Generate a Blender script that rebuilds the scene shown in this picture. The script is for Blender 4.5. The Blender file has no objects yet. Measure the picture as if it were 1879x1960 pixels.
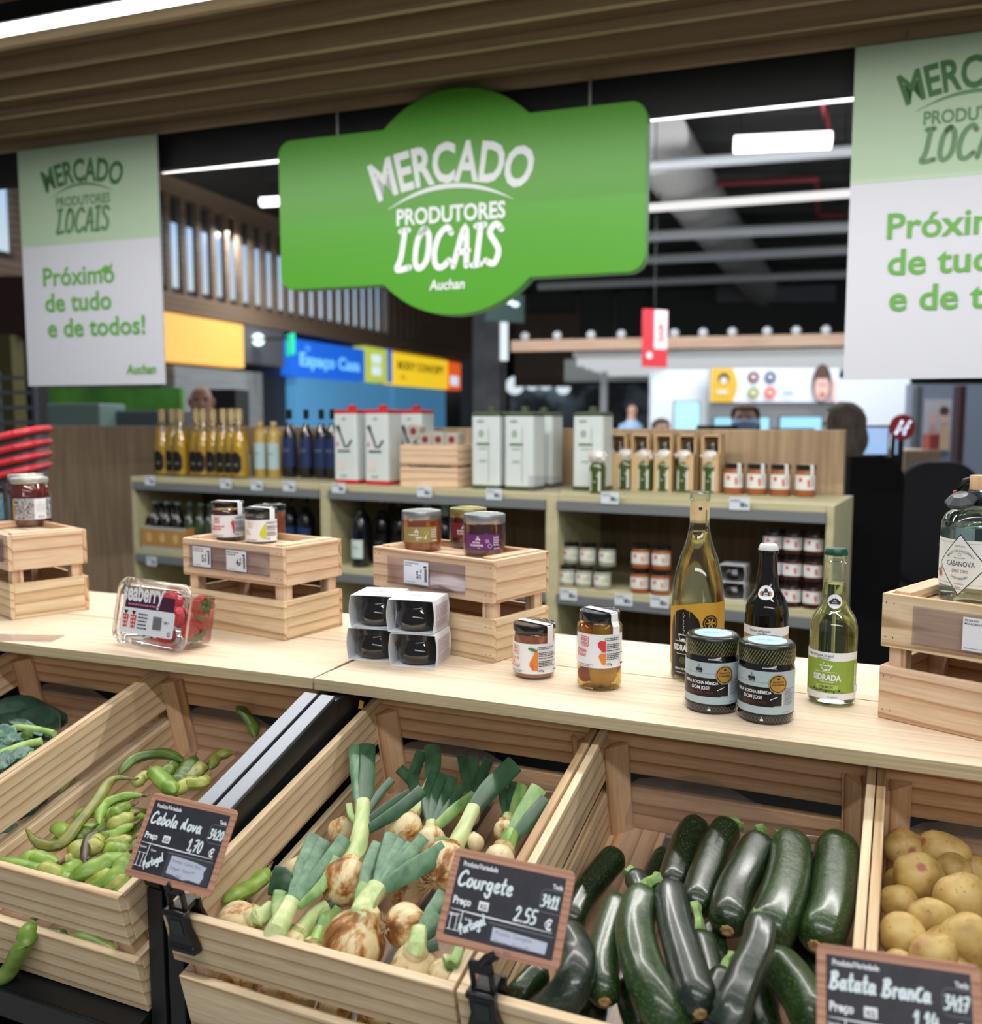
import bpy, bmesh, random
from math import *
from mathutils import Vector as V, Matrix, noise as mnoise
sc = bpy.context.scene
col = sc.collection
rnd = random.Random(7)

# ------------------------------------------------------------------ camera
FPX, CX, CY, HC = 1800.0, 939.5, 980.0, 1.55      # focal length in pixels of the 1879x1960 frame, eye height
PITCH = atan(0.1)
cam = bpy.data.cameras.new('camera'); camo = bpy.data.objects.new('camera', cam); col.objects.link(camo)
camo.location = (0, 0, HC); camo.rotation_euler = (pi/2 - PITCH, 0, 0)
cam.sensor_fit = 'HORIZONTAL'; cam.sensor_width = 36.0; cam.lens = FPX/1879*36.0
cam.clip_start = 0.02; cam.clip_end = 200
cam.dof.use_dof = True; cam.dof.focus_distance = 1.30; cam.dof.aperture_fstop = 4.0
sc.camera = camo
# ------------------------------------------------------------------ view
vs = sc.view_settings
vs.view_transform = 'Standard'; vs.look = 'None'; vs.gamma = 1.0; vs.use_curve_mapping = False
vs.exposure = 0.0
# ------------------------------------------------------------------ world
w = bpy.data.worlds.new('hall_air'); sc.world = w; w.use_nodes = True
bg = w.node_tree.nodes['Background']; bg.inputs[0].default_value = (0.80, 0.90, 1.0, 1); bg.inputs[1].default_value = 0.20
# ------------------------------------------------------------------ lamps of the hall and added fill lamps
def area(name, loc, sx, sy, power, rot=(0, 0, 0), color=(1, .97, .93), spread=180):
    l = bpy.data.lights.new(name, 'AREA'); l.shape = 'RECTANGLE'; l.size = sx; l.size_y = sy
    l.energy = power; l.color = color; l.spread = radians(spread)
    o = bpy.data.objects.new(name, l); col.objects.link(o); o.location = loc; o.rotation_euler = rot
    return o
YAW_S = radians(20.0)      # canopy, hanging boards
YAW_C = radians(23.8)      # produce counter
area('canopy_strip_lamp', (0.0, 2.19, 2.585), 4.4, .04, 62, (0, 0, -YAW_S))
area('canopy_strip_lamp', (0.0, 1.20, 2.62), 3.6, .05, 10, (0, 0, -YAW_S))
area('unseen_front_lamp', (0.25, -0.80, 3.3), 3.6, .06, 72, (0, 0, -YAW_S))  # unseen lamp, placed high in front to light the bin fronts
area('unseen_front_lamp', (0.6, -3.6, 2.9), 6.0, .25, 34, (radians(62), 0, -YAW_S))  # added behind the camera, tilted to brighten the canopy slats
area('left_fill_lamp', (-2.2, 3.0, 3.0), 1.6, .06, 16, (0, 0, -YAW_S))  # added fill to brighten the left end of the partition
area('hall_strip_lamp', (1.5, 7.5, 4.4), 8.0, .15, 190, (0, 0, -YAW_S), (.95, .98, 1))
area('hall_strip_lamp', (1.0, 13.0, 4.4), 12.0, .15, 420, (0, 0, -YAW_S), (.95, .98, 1))
area('roof_fill_lamp', (2.5, 11.0, 4.3), 12.0, .3, 170, (pi, 0, -YAW_S), (.95, .98, 1))  # added fill shining upward to lift the dark roof deck
area('checkout_fill_lamp', (3.6, 9.6, 3.2), 5.0, .2, 110, (radians(50), 0, -YAW_S), (.95, .98, 1))  # added fill to brighten the white wall behind the checkouts
area('hall_strip_lamp', (-4.5, 8.0, 4.2), 5.0, .15, 60, (0, 0, -YAW_S), (.95, .98, 1))

# ------------------------------------------------------------------ sight lines and frames
def ray(px, py):
    x = (px-CX)/FPX; u = -(py-CY)/FPX
    return V((x, cos(PITCH)+sin(PITCH)*u, -sin(PITCH)+cos(PITCH)*u))
EYE = V((0, 0, HC)); ZV = V((0, 0, 1))
def onplane(px, py, P, n):
    d = ray(px, py); return EYE + d*((V(P)-EYE).dot(n)/d.dot(n))
def onz(px, py, z): return onplane(px, py, V((0, 0, z)), ZV)
def at(px, py, Y): return onplane(px, py, V((0, Y, 0)), V((0, 1, 0)))
def frame(o, x, y, z):
    m = Matrix.Identity(4)
    for i in range(3):
        m[i][0] = x[i]; m[i][1] = y[i]; m[i][2] = z[i]; m[i][3] = o[i]
    return m
def yawframe(o, yaw): return frame(V(o), V((cos(yaw), -sin(yaw), 0)), V((sin(yaw), cos(yaw), 0)), ZV)
ZC = 1.15
CO = onz(599, 1298, ZC)                         # front corner of the right-hand worktop
DC = V((cos(YAW_C), -sin(YAW_C), 0)); NC = V((sin(YAW_C), cos(YAW_C), 0))
MC = frame(CO, DC, NC, ZV)                      # counter frame: along, away, up (0 = worktop surface)
TILT = radians(14.3)
SB = NC*cos(TILT)+ZV*sin(TILT); UB = -NC*sin(TILT)+ZV*cos(TILT)
TO = CO + NC*.06 + ZV*(1.107-ZC)
MT = frame(TO, DC, SB, UB)                      # tilted bin frame: across, up the slope, out of the bin (0 = rim)
def ontilt(px, py, h=0.0): return onplane(px, py, TO+UB*h, UB)
class Plane:                                    # an upright plane through P, turned by yaw
    def __init__(s, P, yaw): s.M = yawframe(P, yaw); s.P = V(P); s.n = V((sin(yaw), cos(yaw), 0)); s.I = s.M.inverted()
    def __call__(s, px, py, off=0.0):
        q = s.I @ onplane(px, py, s.P+s.n*off, s.n); return q.x, q.z
# ------------------------------------------------------------------ materials
def S(r, g=None, b=None):
    if g is None: g = b = r
    f = lambda c: c/12.92 if c <= .04045 else ((c+.055)/1.055)**2.4
    return (f(r/255), f(g/255), f(b/255), 1)
class NT:
    def __init__(s, name):
        s.m = bpy.data.materials.new(name); s.m.use_nodes = True; s.t = s.m.node_tree; s.N = s.t.nodes; s.L = s.t.links
        s.p = s.N['Principled BSDF']; s.out = s.N['Material Output']
    def n(s, typ, **kw):
        x = s.N.new(typ)
        for k, v in kw.items():
            if k.startswith('i_'):
                key = k[2:]; key = int(key) if key.isdigit() else key.replace('_', ' '); x.inputs[key].default_value = v
            else: setattr(x, k, v)
        return x
    def l(s, a, b): s.L.new(a, b); return b
    def ramp(s, stops, interp='LINEAR'):
        r = s.n('ShaderNodeValToRGB'); e = r.color_ramp.elements; r.color_ramp.interpolation = interp
        e[0].position, e[0].color = stops[0]; e[1].position, e[1].color = stops[1]
        for p, c in stops[2:]:
            q = e.new(p); q.color = c
        return r
    def coords(s, scale=(1, 1, 1), rnd=3.0):
        tc = s.n('ShaderNodeTexCoord'); oi = s.n('ShaderNodeObjectInfo')
        mu = s.n('ShaderNodeVectorMath', operation='MULTIPLY_ADD'); s.l(oi.outputs['Random'], mu.inputs[0])
        mu.inputs[1].default_value = (rnd, rnd*.7, rnd*.45); s.l(tc.outputs['Object'], mu.inputs[2])
        mp = s.n('ShaderNodeMapping'); s.l(mu.outputs[0], mp.inputs[0]); mp.inputs['Scale'].default_value = scale
        return mp.outputs[0]
    def bump(s, val, strength, dist=.001):
        b = s.n('ShaderNodeBump'); b.inputs['Strength'].default_value = strength; b.inputs['Distance'].default_value = dist
        s.l(val, b.inputs['Height']); s.l(b.outputs[0], s.p.inputs['Normal'])
MATS = {}
def pm(name, c, rough=.5, metal=0.0, spec=.5, coat=0.0, emit=0.0, ec=None, sub=0.0):
    if name in MATS: return MATS[name]
    t = NT(name); p = t.p.inputs
    p['Base Color'].default_value = c; p['Roughness'].default_value = rough; p['Metallic'].default_value = metal
    p['Specular IOR Level'].default_value = spec; p['Coat Weight'].default_value = coat; p['Coat Roughness'].default_value = .05
    if emit: p['Emission Color'].default_value = ec or c; p['Emission Strength'].default_value = emit
    MATS[name] = t.m; return t.m
def noisy(name, stops, scale=40, rough=.5, stretch=(1, 1, 1), detail=4, bump=0.0, coat=0.0, spec=.5, rnd=3.0, nrough=.55, bscale=None):
    if name in MATS: return MATS[name]
    t = NT(name); co = t.coords(stretch, rnd)
    nz = t.n('ShaderNodeTexNoise', i_Scale=scale, i_Detail=detail, i_Roughness=nrough); t.l(co, nz.inputs['Vector'])
    r = t.ramp(stops); t.l(nz.outputs['Fac'], r.inputs[0]); t.l(r.outputs[0], t.p.inputs['Base Color'])
    t.p.inputs['Roughness'].default_value = rough; t.p.inputs['Coat Weight'].default_value = coat; t.p.inputs['Specular IOR Level'].default_value = spec
    t.p.inputs['Coat Roughness'].default_value = .08
    if bump:
        nb = t.n('ShaderNodeTexNoise', i_Scale=bscale or scale*2, i_Detail=3); t.l(co, nb.inputs['Vector']); t.bump(nb.outputs['Fac'], bump, .002)
    MATS[name] = t.m; return t.m
def wood(name, light, mid, dark, ring=62, along=.07, rough=.55, tilt=.05, knots=True):
    """sawn board, grain along the object's local X"""
    if name in MATS: return MATS[name]
    t = NT(name); tc = t.n('ShaderNodeTexCoord'); oi = t.n('ShaderNodeObjectInfo')
    mp = t.n('ShaderNodeMapping'); t.l(tc.outputs['Object'], mp.inputs[0])
    mp.inputs['Scale'].default_value = (along, 1, 1); mp.inputs['Rotation'].default_value = (0, tilt, tilt*.8)
    ad = t.n('ShaderNodeVectorMath', operation='MULTIPLY_ADD'); t.l(oi.outputs['Random'], ad.inputs[0])
    ad.inputs[1].default_value = (.9, .13, .17); t.l(mp.outputs[0], ad.inputs[2])
    of = t.n('ShaderNodeVectorMath', operation='ADD'); t.l(ad.outputs[0], of.inputs[0]); of.inputs[1].default_value = (0, -.055, -.05)
    nz = t.n('ShaderNodeTexNoise', i_Scale=10.0, i_Detail=2.0); t.l(of.outputs[0], nz.inputs['Vector'])
    dn = t.n('ShaderNodeVectorMath', operation='MULTIPLY_ADD'); t.l(nz.outputs['Color'], dn.inputs[0]); dn.inputs[1].default_value = (.0, .05, .05); t.l(of.outputs[0], dn.inputs[2])
    wv = t.n('ShaderNodeTexWave', wave_type='RINGS', rings_direction='X', wave_profile='SAW')
    wv.inputs['Scale'].default_value = ring/2.6; wv.inputs['Distortion'].default_value = 1.2; wv.inputs['Detail'].default_value = 2; wv.inputs['Detail Scale'].default_value = .25
    t.l(dn.outputs[0], wv.inputs['Vector'])
    r = t.ramp([(0.0, light), (1.0, light), (.45, light), (.78, mid), (.92, dark)]); t.l(wv.outputs['Fac'], r.inputs[0])
    fz = t.n('ShaderNodeTexNoise', i_Scale=260.0, i_Detail=3.0); t.l(of.outputs[0], fz.inputs['Vector'])
    lz = t.n('ShaderNodeTexNoise', i_Scale=9.0, i_Detail=1.0); t.l(of.outputs[0], lz.inputs['Vector'])
    mx = t.n('ShaderNodeMix', data_type='RGBA', blend_type='MULTIPLY'); mx.inputs[0].default_value = .28
    r2 = t.ramp([(.35, (.55, .5, .46, 1)), (.65, (1.1, 1.08, 1.05, 1))]); t.l(fz.outputs['Fac'], r2.inputs[0])
    t.l(r.outputs[0], mx.inputs[6]); t.l(r2.outputs[0], mx.inputs[7])
    mx2 = t.n('ShaderNodeMix', data_type='RGBA', blend_type='MULTIPLY'); mx2.inputs[0].default_value = .5
    r3 = t.ramp([(.3, (.80, .74, .68, 1)), (.7, (1.08, 1.06, 1.02, 1))]); t.l(lz.outputs['Fac'], r3.inputs[0])
    t.l(mx.outputs[2], mx2.inputs[6]); t.l(r3.outputs[0], mx2.inputs[7])
    t.l(mx2.outputs[2], t.p.inputs['Base Color']); t.p.inputs['Roughness'].default_value = rough; t.p.inputs['Specular IOR Level'].default_value = .3
    pass
    MATS[name] = t.m; return t.m
def glass(name, tint=(1, 1, 1, 1), k=.10, rough=.02):
    """thin clear wall: lets light through, mirrors at grazing angles"""
    if name in MATS: return MATS[name]
    t = NT(name); tr = t.n('ShaderNodeBsdfTransparent'); tr.inputs[0].default_value = tint
    gl = t.n('ShaderNodeBsdfGlossy'); gl.inputs['Roughness'].default_value = rough; gl.inputs[0].default_value = (1, 1, 1, 1)
    fr = t.n('ShaderNodeLayerWeight', i_Blend=.35)
    mr = t.n('ShaderNodeMapRange'); mr.inputs['To Min'].default_value = k*.45; mr.inputs['To Max'].default_value = min(1, k*5); t.l(fr.outputs['Fresnel'], mr.inputs['Value'])
    mx = t.n('ShaderNodeMixShader'); t.l(mr.outputs[0], mx.inputs[0]); t.l(tr.outputs[0], mx.inputs[1]); t.l(gl.outputs[0], mx.inputs[2])
    t.l(mx.outputs[0], t.out.inputs[0]); MATS[name] = t.m; return t.m
def liquid(name, c, ior=1.33, rough=0.0):
    if name in MATS: return MATS[name]
    t = NT(name); p = t.p.inputs; p['Base Color'].default_value = c; p['Transmission Weight'].default_value = 1; p['IOR'].default_value = ior; p['Roughness'].default_value = rough
    MATS[name] = t.m; return t.m
def emis(name, c, s): return pm(name, (0, 0, 0, 1), .6, emit=s, ec=c)
# ------------------------------------------------------------------ meshes
class MB:
    def __init__(s): s.v = []; s.f = []; s.mi = []; s.sm = []
    def add(s, vs, fs, mat=0, smooth=False, M=None):
        b = len(s.v); s.v += [(M @ V(p)) if M else V(p) for p in vs]
        for f in fs: s.f.append([b+i for i in f]); s.mi.append(mat); s.sm.append(smooth)
        return s
    def box(s, c, d, mat=0, M=None):
        x, y, z = c; a, b, e = d[0]/2, d[1]/2, d[2]/2
        vs = [(x+i*a, y+j*b, z+k*e) for i in (-1, 1) for j in (-1, 1) for k in (-1, 1)]
        return s.add(vs, [(0, 1, 3, 2), (4, 6, 7, 5), (0, 4, 5, 1), (2, 3, 7, 6), (0, 2, 6, 4), (1, 5, 7, 3)], mat, False, M)
    def bb(s, x0, x1, y0, y1, z0, z1, mat=0, M=None): return s.box(((x0+x1)/2, (y0+y1)/2, (z0+z1)/2), (x1-x0, y1-y0, z1-z0), mat, M)
    def prism(s, poly, z0, z1, mat=0, M=None, side=None):
        n = len(poly); vs = [(p[0], p[1], z0) for p in poly]+[(p[0], p[1], z1) for p in poly]
        s.add(vs, [tuple(range(n-1, -1, -1)), tuple(range(n, 2*n))], mat, False, M)
        return s.add(vs, [(i, (i+1) % n, (i+1) % n+n, i+n) for i in range(n)], mat if side is None else side, False, M)
    def lathe(s, prof, seg=32, mat=0, M=None, caps=True, rfn=None, a0=0.0, a1=2*pi):
        full = abs(a1-a0-2*pi) < 1e-6; na = seg if full else seg+1
        vs = []
        for (r, z) in prof:
            for i in range(na):
                a = a0+(a1-a0)*i/seg; rr = r*(rfn(a, z) if rfn else 1); vs.append((rr*sin(a), -rr*cos(a), z))
        fs = []
        for k in range(len(prof)-1):
            for i in range(seg):
                j = (i+1) % na if full else i+1
                fs.append((k*na+i, k*na+j, (k+1)*na+j, (k+1)*na+i))
        s.add(vs, fs, mat, True, M)
        if caps and full:
            b = len(s.v)-len(vs)
            if prof[0][0] > 1e-6: s.f.append([b+i for i in range(na-1, -1, -1)]); s.mi.append(mat); s.sm.append(False)
            if prof[-1][0] > 1e-6: s.f.append([b+(len(prof)-1)*na+i for i in range(na)]); s.mi.append(mat); s.sm.append(False)
        return s
    def tube(s, path, rad, seg=10, mat=0, ell=(1, 1), up=ZV, caps=True, rfn=None, M=None, smooth=True):
        P = [V(p) for p in path]; n = len(P); vs = []
        R = rad if hasattr(rad, '__len__') else [rad]*n
        for i in range(n):
            t = (P[min(i+1, n-1)]-P[max(i-1, 0)])
            t = t.normalized() if t.length > 1e-9 else V((0, 0, 1))
            x = t.cross(up)
            if x.length < 1e-4: x = t.cross(V((1, 0.2, 0)))
            x.normalize(); y = x.cross(t).normalized()
            for k in range(seg):
                a = 2*pi*k/seg; q = R[i]*(rfn(a, i/(n-1)) if rfn else 1)
                vs.append(P[i]+x*(cos(a)*q*ell[0])+y*(sin(a)*q*ell[1]))
        fs = [(i*seg+k, i*seg+(k+1) % seg, (i+1)*seg+(k+1) % seg, (i+1)*seg+k) for i in range(n-1) for k in range(seg)]
        s.add(vs, fs, mat, smooth, M)
        if caps:
            b = len(s.v)-len(vs)
            s.f.append([b+k for k in range(seg-1, -1, -1)]); s.f.append([b+(n-1)*seg+k for k in range(seg)])
            s.mi += [mat, mat]; s.sm += [smooth, smooth]
        return s
    def sphere(s, c, r, mat=0, seg=16, rings=10, M=None, fn=None):
        rr = r if hasattr(r, '__len__') else (r, r, r); vs = []
        for i in range(rings+1):
            ph = pi*i/rings
            for k in range(seg):
                a = 2*pi*k/seg; d = V((sin(ph)*cos(a), sin(ph)*sin(a), cos(ph))); q = fn(d) if fn else 1
                vs.append((c[0]+d.x*rr[0]*q, c[1]+d.y*rr[1]*q, c[2]+d.z*rr[2]*q))
        fs = [(i*seg+k, (i+1)*seg+k, (i+1)*seg+(k+1) % seg, i*seg+(k+1) % seg) for i in range(rings) for k in range(seg)]
        return s.add(vs, fs, mat, True, M)
    def strip(s, rows, mat=0, smooth=True, M=None):
        n = len(rows[0]); vs = [p for r in rows for p in r]
        return s.add(vs, [(i*n+k, i*n+k+1, (i+1)*n+k+1, (i+1)*n+k) for i in range(len(rows)-1) for k in range(n-1)], mat, smooth, M)
    def build(s, name, mats, parent=None, loc=None, origin=None, rot=None, bevel=0.0, solid=0.0, M=None, sharp=38, bseg=2):
        me = bpy.data.meshes.new(name); o0 = V(origin) if origin is not None else V((0, 0, 0))
        me.from_pydata([tuple(v-o0) for v in s.v], [], s.f)
        mats = mats if isinstance(mats, (list, tuple)) else [mats]
        for m in mats: me.materials.append(m)
        me.polygons.foreach_set('material_index', s.mi); me.polygons.foreach_set('use_smooth', s.sm)
        bm = bmesh.new(); bm.from_mesh(me); bmesh.ops.remove_doubles(bm, verts=bm.verts, dist=1e-6)
        bmesh.ops.recalc_face_normals(bm, faces=bm.faces) if solid == 0 else None
        bm.to_mesh(me); bm.free()
        if any(s.sm): me.set_sharp_from_angle(angle=radians(sharp))
        o = bpy.data.objects.new(name, me); col.objects.link(o)
        if parent: o.parent = parent
        if M is not None: o.matrix_local = M
        else:
            if loc is not None: o.location = loc
            elif origin is not None and not parent: o.location = o0
            if rot is not None: o.rotation_euler = rot
        if solid:
            md = o.modifiers.new('thickness', 'SOLIDIFY'); md.thickness = solid; md.offset = 0
        if bevel:
            md = o.modifiers.new('soft_edges', 'BEVEL'); md.width = bevel; md.segments = bseg; md.limit_method = 'ANGLE'; md.angle_limit = radians(40)
        return o
def tag(o, label, cat, group=None, kind=None):
    o['label'] = label; o['category'] = cat
    if group: o['group'] = group
    if kind: o['kind'] = kind
    return o
def thing(name, label, cat, loc=(0, 0, 0), rz=0.0, group=None, M=None):
    o = bpy.data.objects.new(name, None); col.objects.link(o); o.empty_display_size = .02
    if M is not None: o.matrix_world = M
    else: o.location = loc; o.rotation_euler = (0, 0, rz)
    return tag(o, label, cat, group)
def struct(o, label=None):
    o['kind'] = 'structure'
    if label: o['label'] = label
    return o
def duptree(o, parent=None):
    c = o.copy(); col.objects.link(c)
    if parent: c.parent = parent
    for ch in list(o.children): duptree(ch, c)
    return c
def dup(o, loc, rz=None, label=None):
    c = duptree(o); c.location = loc
    if rz is not None: c.rotation_euler = (0, 0, rz)
    if label: c['label'] = label
    return c
def crv(pts, n=6):
    """smooth polyline through the points (works for 2-D and 3-D)"""
    P = [V(p) for p in pts]
    if len(P) < 3: return P
    out = []
    for i in range(len(P)-1):
        a = P[max(i-1, 0)]; b = P[i]; c = P[i+1]; d = P[min(i+2, len(P)-1)]
        for k in range(n):
            t = k/n; out.append(.5*((2*b)+(c-a)*t+(2*a-5*b+4*c-d)*t*t+(3*b-a-3*c+d)*t*t*t))
    return out+[P[-1]]
# ------------------------------------------------------------------ print: flat artwork in millimetres
_tx = {}
def text_geo(s, bold):
    k = (s, bold)
    if k not in _tx:
        cu = bpy.data.curves.new('t', 'FONT'); cu.body = s; cu.size = 1; cu.offset = bold; cu.resolution_u = 3
        o = bpy.data.objects.new('t', cu); col.objects.link(o)
        dg = bpy.context.evaluated_depsgraph_get(); me = bpy.data.meshes.new_from_object(o.evaluated_get(dg))
        vs = [(v.co.x, v.co.y) for v in me.vertices]; fs = [tuple(p.vertices) for p in me.polygons]
        w0 = max([p[0] for p in vs] or [0])
        bpy.data.objects.remove(o); bpy.data.curves.remove(cu); bpy.data.meshes.remove(me); _tx[k] = (vs, fs, w0)
    return _tx[k]
class Art:
    EPS = .00007
    def __init__(s): s.g = []; s.mats = []; s.n = 0
    def _m(s, m):
        if m not in s.mats: s.mats.append(m)
        return s.mats.index(m)
    def raw(s, vs, fs, m, step=True):
        s.n += 1 if step else .04
        s.g.append((vs, fs, s._m(m), s.n))
    def poly(s, pts, m): s.raw([tuple(p)[:2] for p in pts], [tuple(range(len(pts)))], m)
    def rect(s, x0, y0, x1, y1, m, r=0):
        if r <= 0: s.poly([(x0, y0), (x1, y0), (x1, y1), (x0, y1)], m); return
        pts = []
        for cx, cy, a in ((x1-r, y0+r, -90), (x1-r, y1-r, 0), (x0+r, y1-r, 90), (x0+r, y0+r, 180)):
            pts += [(cx+r*cos(radians(a+q*15)), cy+r*sin(radians(a+q*15))) for q in range(7)]
        s.poly(pts, m)
    def disc(s, cx, cy, rx, m, ry=None, n=28, rot=0):
        ry = ry or rx; s.poly([(cx+rx*cos(a)*cos(rot)-ry*sin(a)*sin(rot), cy+rx*cos(a)*sin(rot)+ry*sin(a)*cos(rot)) for a in [2*pi*i/n for i in range(n)]], m)
    def ring(s, cx, cy, r, wd, m, n=32, a0=0, a1=2*pi): s.line([(cx+r*cos(a0+(a1-a0)*i/n), cy+r*sin(a0+(a1-a0)*i/n)) for i in range(n+1)], wd, m)
    def line(s, pts, wd, m, taper=False, step=True):
        P = [V((p[0], p[1])) for p in pts]; n = len(P); vs = []
        for i in range(n):
            t = P[min(i+1, n-1)]-P[max(i-1, 0)]; t = t.normalized() if t.length > 1e-9 else V((1, 0)); q = V((-t.y, t.x))
            k = wd/2*(sin(pi*min(1, max(0.05, (i+.3)/(n-.4)))) if taper else 1)
            vs += [tuple(P[i]+q*k), tuple(P[i]-q*k)]
        fs = [(2*i, 2*i+1, 2*i+3, 2*i+2) for i in range(n-1)]
        for c, sgn in ((P[0], 1), (P[-1], 1)):
            if wd > .3 and not taper:
                b = len(vs); vs += [(c.x+wd/2*cos(2*pi*k/8), c.y+wd/2*sin(2*pi*k/8)) for k in range(8)]; fs.append(tuple(range(b, b+8)))
        s.raw(vs, fs, m, step)
    def text(s, t, x, y, size, m, al='L', bold=0.0, xs=1.0, rot=0.0, fn=None, slant=0.0):
        vs, fs, w0 = text_geo(t, bold); dx = {'L': 0, 'C': -w0/2, 'R': -w0}[al]; c, q = cos(rot), sin(rot); out = []
        for a, b in vs:
            a = (a+dx)*size*xs+b*size*slant; b = b*size
            if fn: a, b = fn(a, b)
            out.append((x+a*c-b*q, y+a*q+b*c))
        s.raw(out, fs, m)
    def lines(s, x0, y0, x1, n, dy, h, m, rg=None, ragged=.35):
        """a paragraph too small to read: short word-sized dashes"""
        r = rg or random.Random(int(x0*31+y0*7)); s.n += 1
        for i in range(n):
            x = x0; y = y0-i*dy; xe = x1-(x1-x0)*r.random()*ragged
            while x < xe-h:
                wd = h*(1.2+r.random()*3.2); e = min(xe, x+wd); s.raw([(x, y), (e, y), (e, y+h), (x, y+h)], [(0, 1, 2, 3)], m, False); x = e+h*.55
    def bars(s, x0, y0, x1, y1, m, vertical=False, n=22):
        r = random.Random(3); s.n += 1; p = 0.0; L = (y1-y0) if vertical else (x1-x0)
        while p < L:
            b = L/n*(.3+r.random()*.7)
            if vertical: q = [(x0, y0+p), (x1, y0+p), (x1, y0+p+b*.6), (x0, y0+p+b*.6)]
            else: q = [(x0+p, y0), (x0+p+b*.6, y0), (x0+p+b*.6, y1), (x0+p, y1)]
            s.raw(q, [(0, 1, 2, 3)], m, False); p += b
    def write(s, txt, x, y, size, wd, m, slant=0.0, rot=0.0, gap=.14, xs=1.0):
        s.n += 1; p = 0.0
        for ch in txt:
            if ch == ' ': p += .45; continue
            adv, strokes = HAND[ch]
            for st in strokes:
                q = []; pts = [V((u, v, 0)) for u, v in st]
                for a, b, _z in (crv(pts, 5) if len(pts) > 2 else pts):
                    a = (p+a)*size*xs+b*size*slant; b = b*size
                    q.append((x+a*cos(rot)-b*sin(rot), y+a*sin(rot)+b*cos(rot)))
                s.line(q, wd, m, step=False)
            p += adv+gap
        return p*size*xs
    def build(s, name, parent=None, M=None, R=None, a0=0.0, base=0.0, k=.001, flip=1, fn=None):
        """flat: x right, y up, facing -Y;  with R: wrapped on an upright cylinder of that radius, centred at angle a0"""
        bm = bmesh.new(); mi = []
        for vs, fs, m, ly in s.g:
            bv = [bm.verts.new((a*k, b*k, base+ly*s.EPS)) for a, b in vs]
            for f in fs:
                try: q = bm.faces.new([bv[i] for i in f]); q.material_index = m
                except ValueError: pass
        if R or fn:
            xs = [v.co.x for v in bm.verts]; step = (R or .02)*.16; x = min(xs)+step
            while x < max(xs):
                bmesh.ops.bisect_plane(bm, geom=list(bm.verts)+list(bm.edges)+list(bm.faces), plane_co=(x, 0, 0), plane_no=(1, 0, 0), dist=1e-7); x += step
            y = min(v.co.y for v in bm.verts)+.003
            while fn and y < max(v.co.y for v in bm.verts):
                bmesh.ops.bisect_plane(bm, geom=list(bm.verts)+list(bm.edges)+list(bm.faces), plane_co=(0, y, 0), plane_no=(0, 1, 0), dist=1e-7); y += .003
        for f in bm.faces:
            if f.normal.z < 0: f.normal_flip()
        for v in bm.verts:
            a, b, d = v.co
            if fn: v.co = fn(a, b, d)
            elif R: t = a0+a/R; v.co = ((R+d)*sin(t), -(R+d)*cos(t), b)
            else: v.co = (a, -d, b)
        me = bpy.data.meshes.new(name); bm.to_mesh(me); bm.free()
        for m in s.mats: me.materials.append(m)
        o = bpy.data.objects.new(name, me); col.objects.link(o)
        if parent: o.parent = parent
        if M is not None: o.matrix_local = M
        return o
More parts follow.
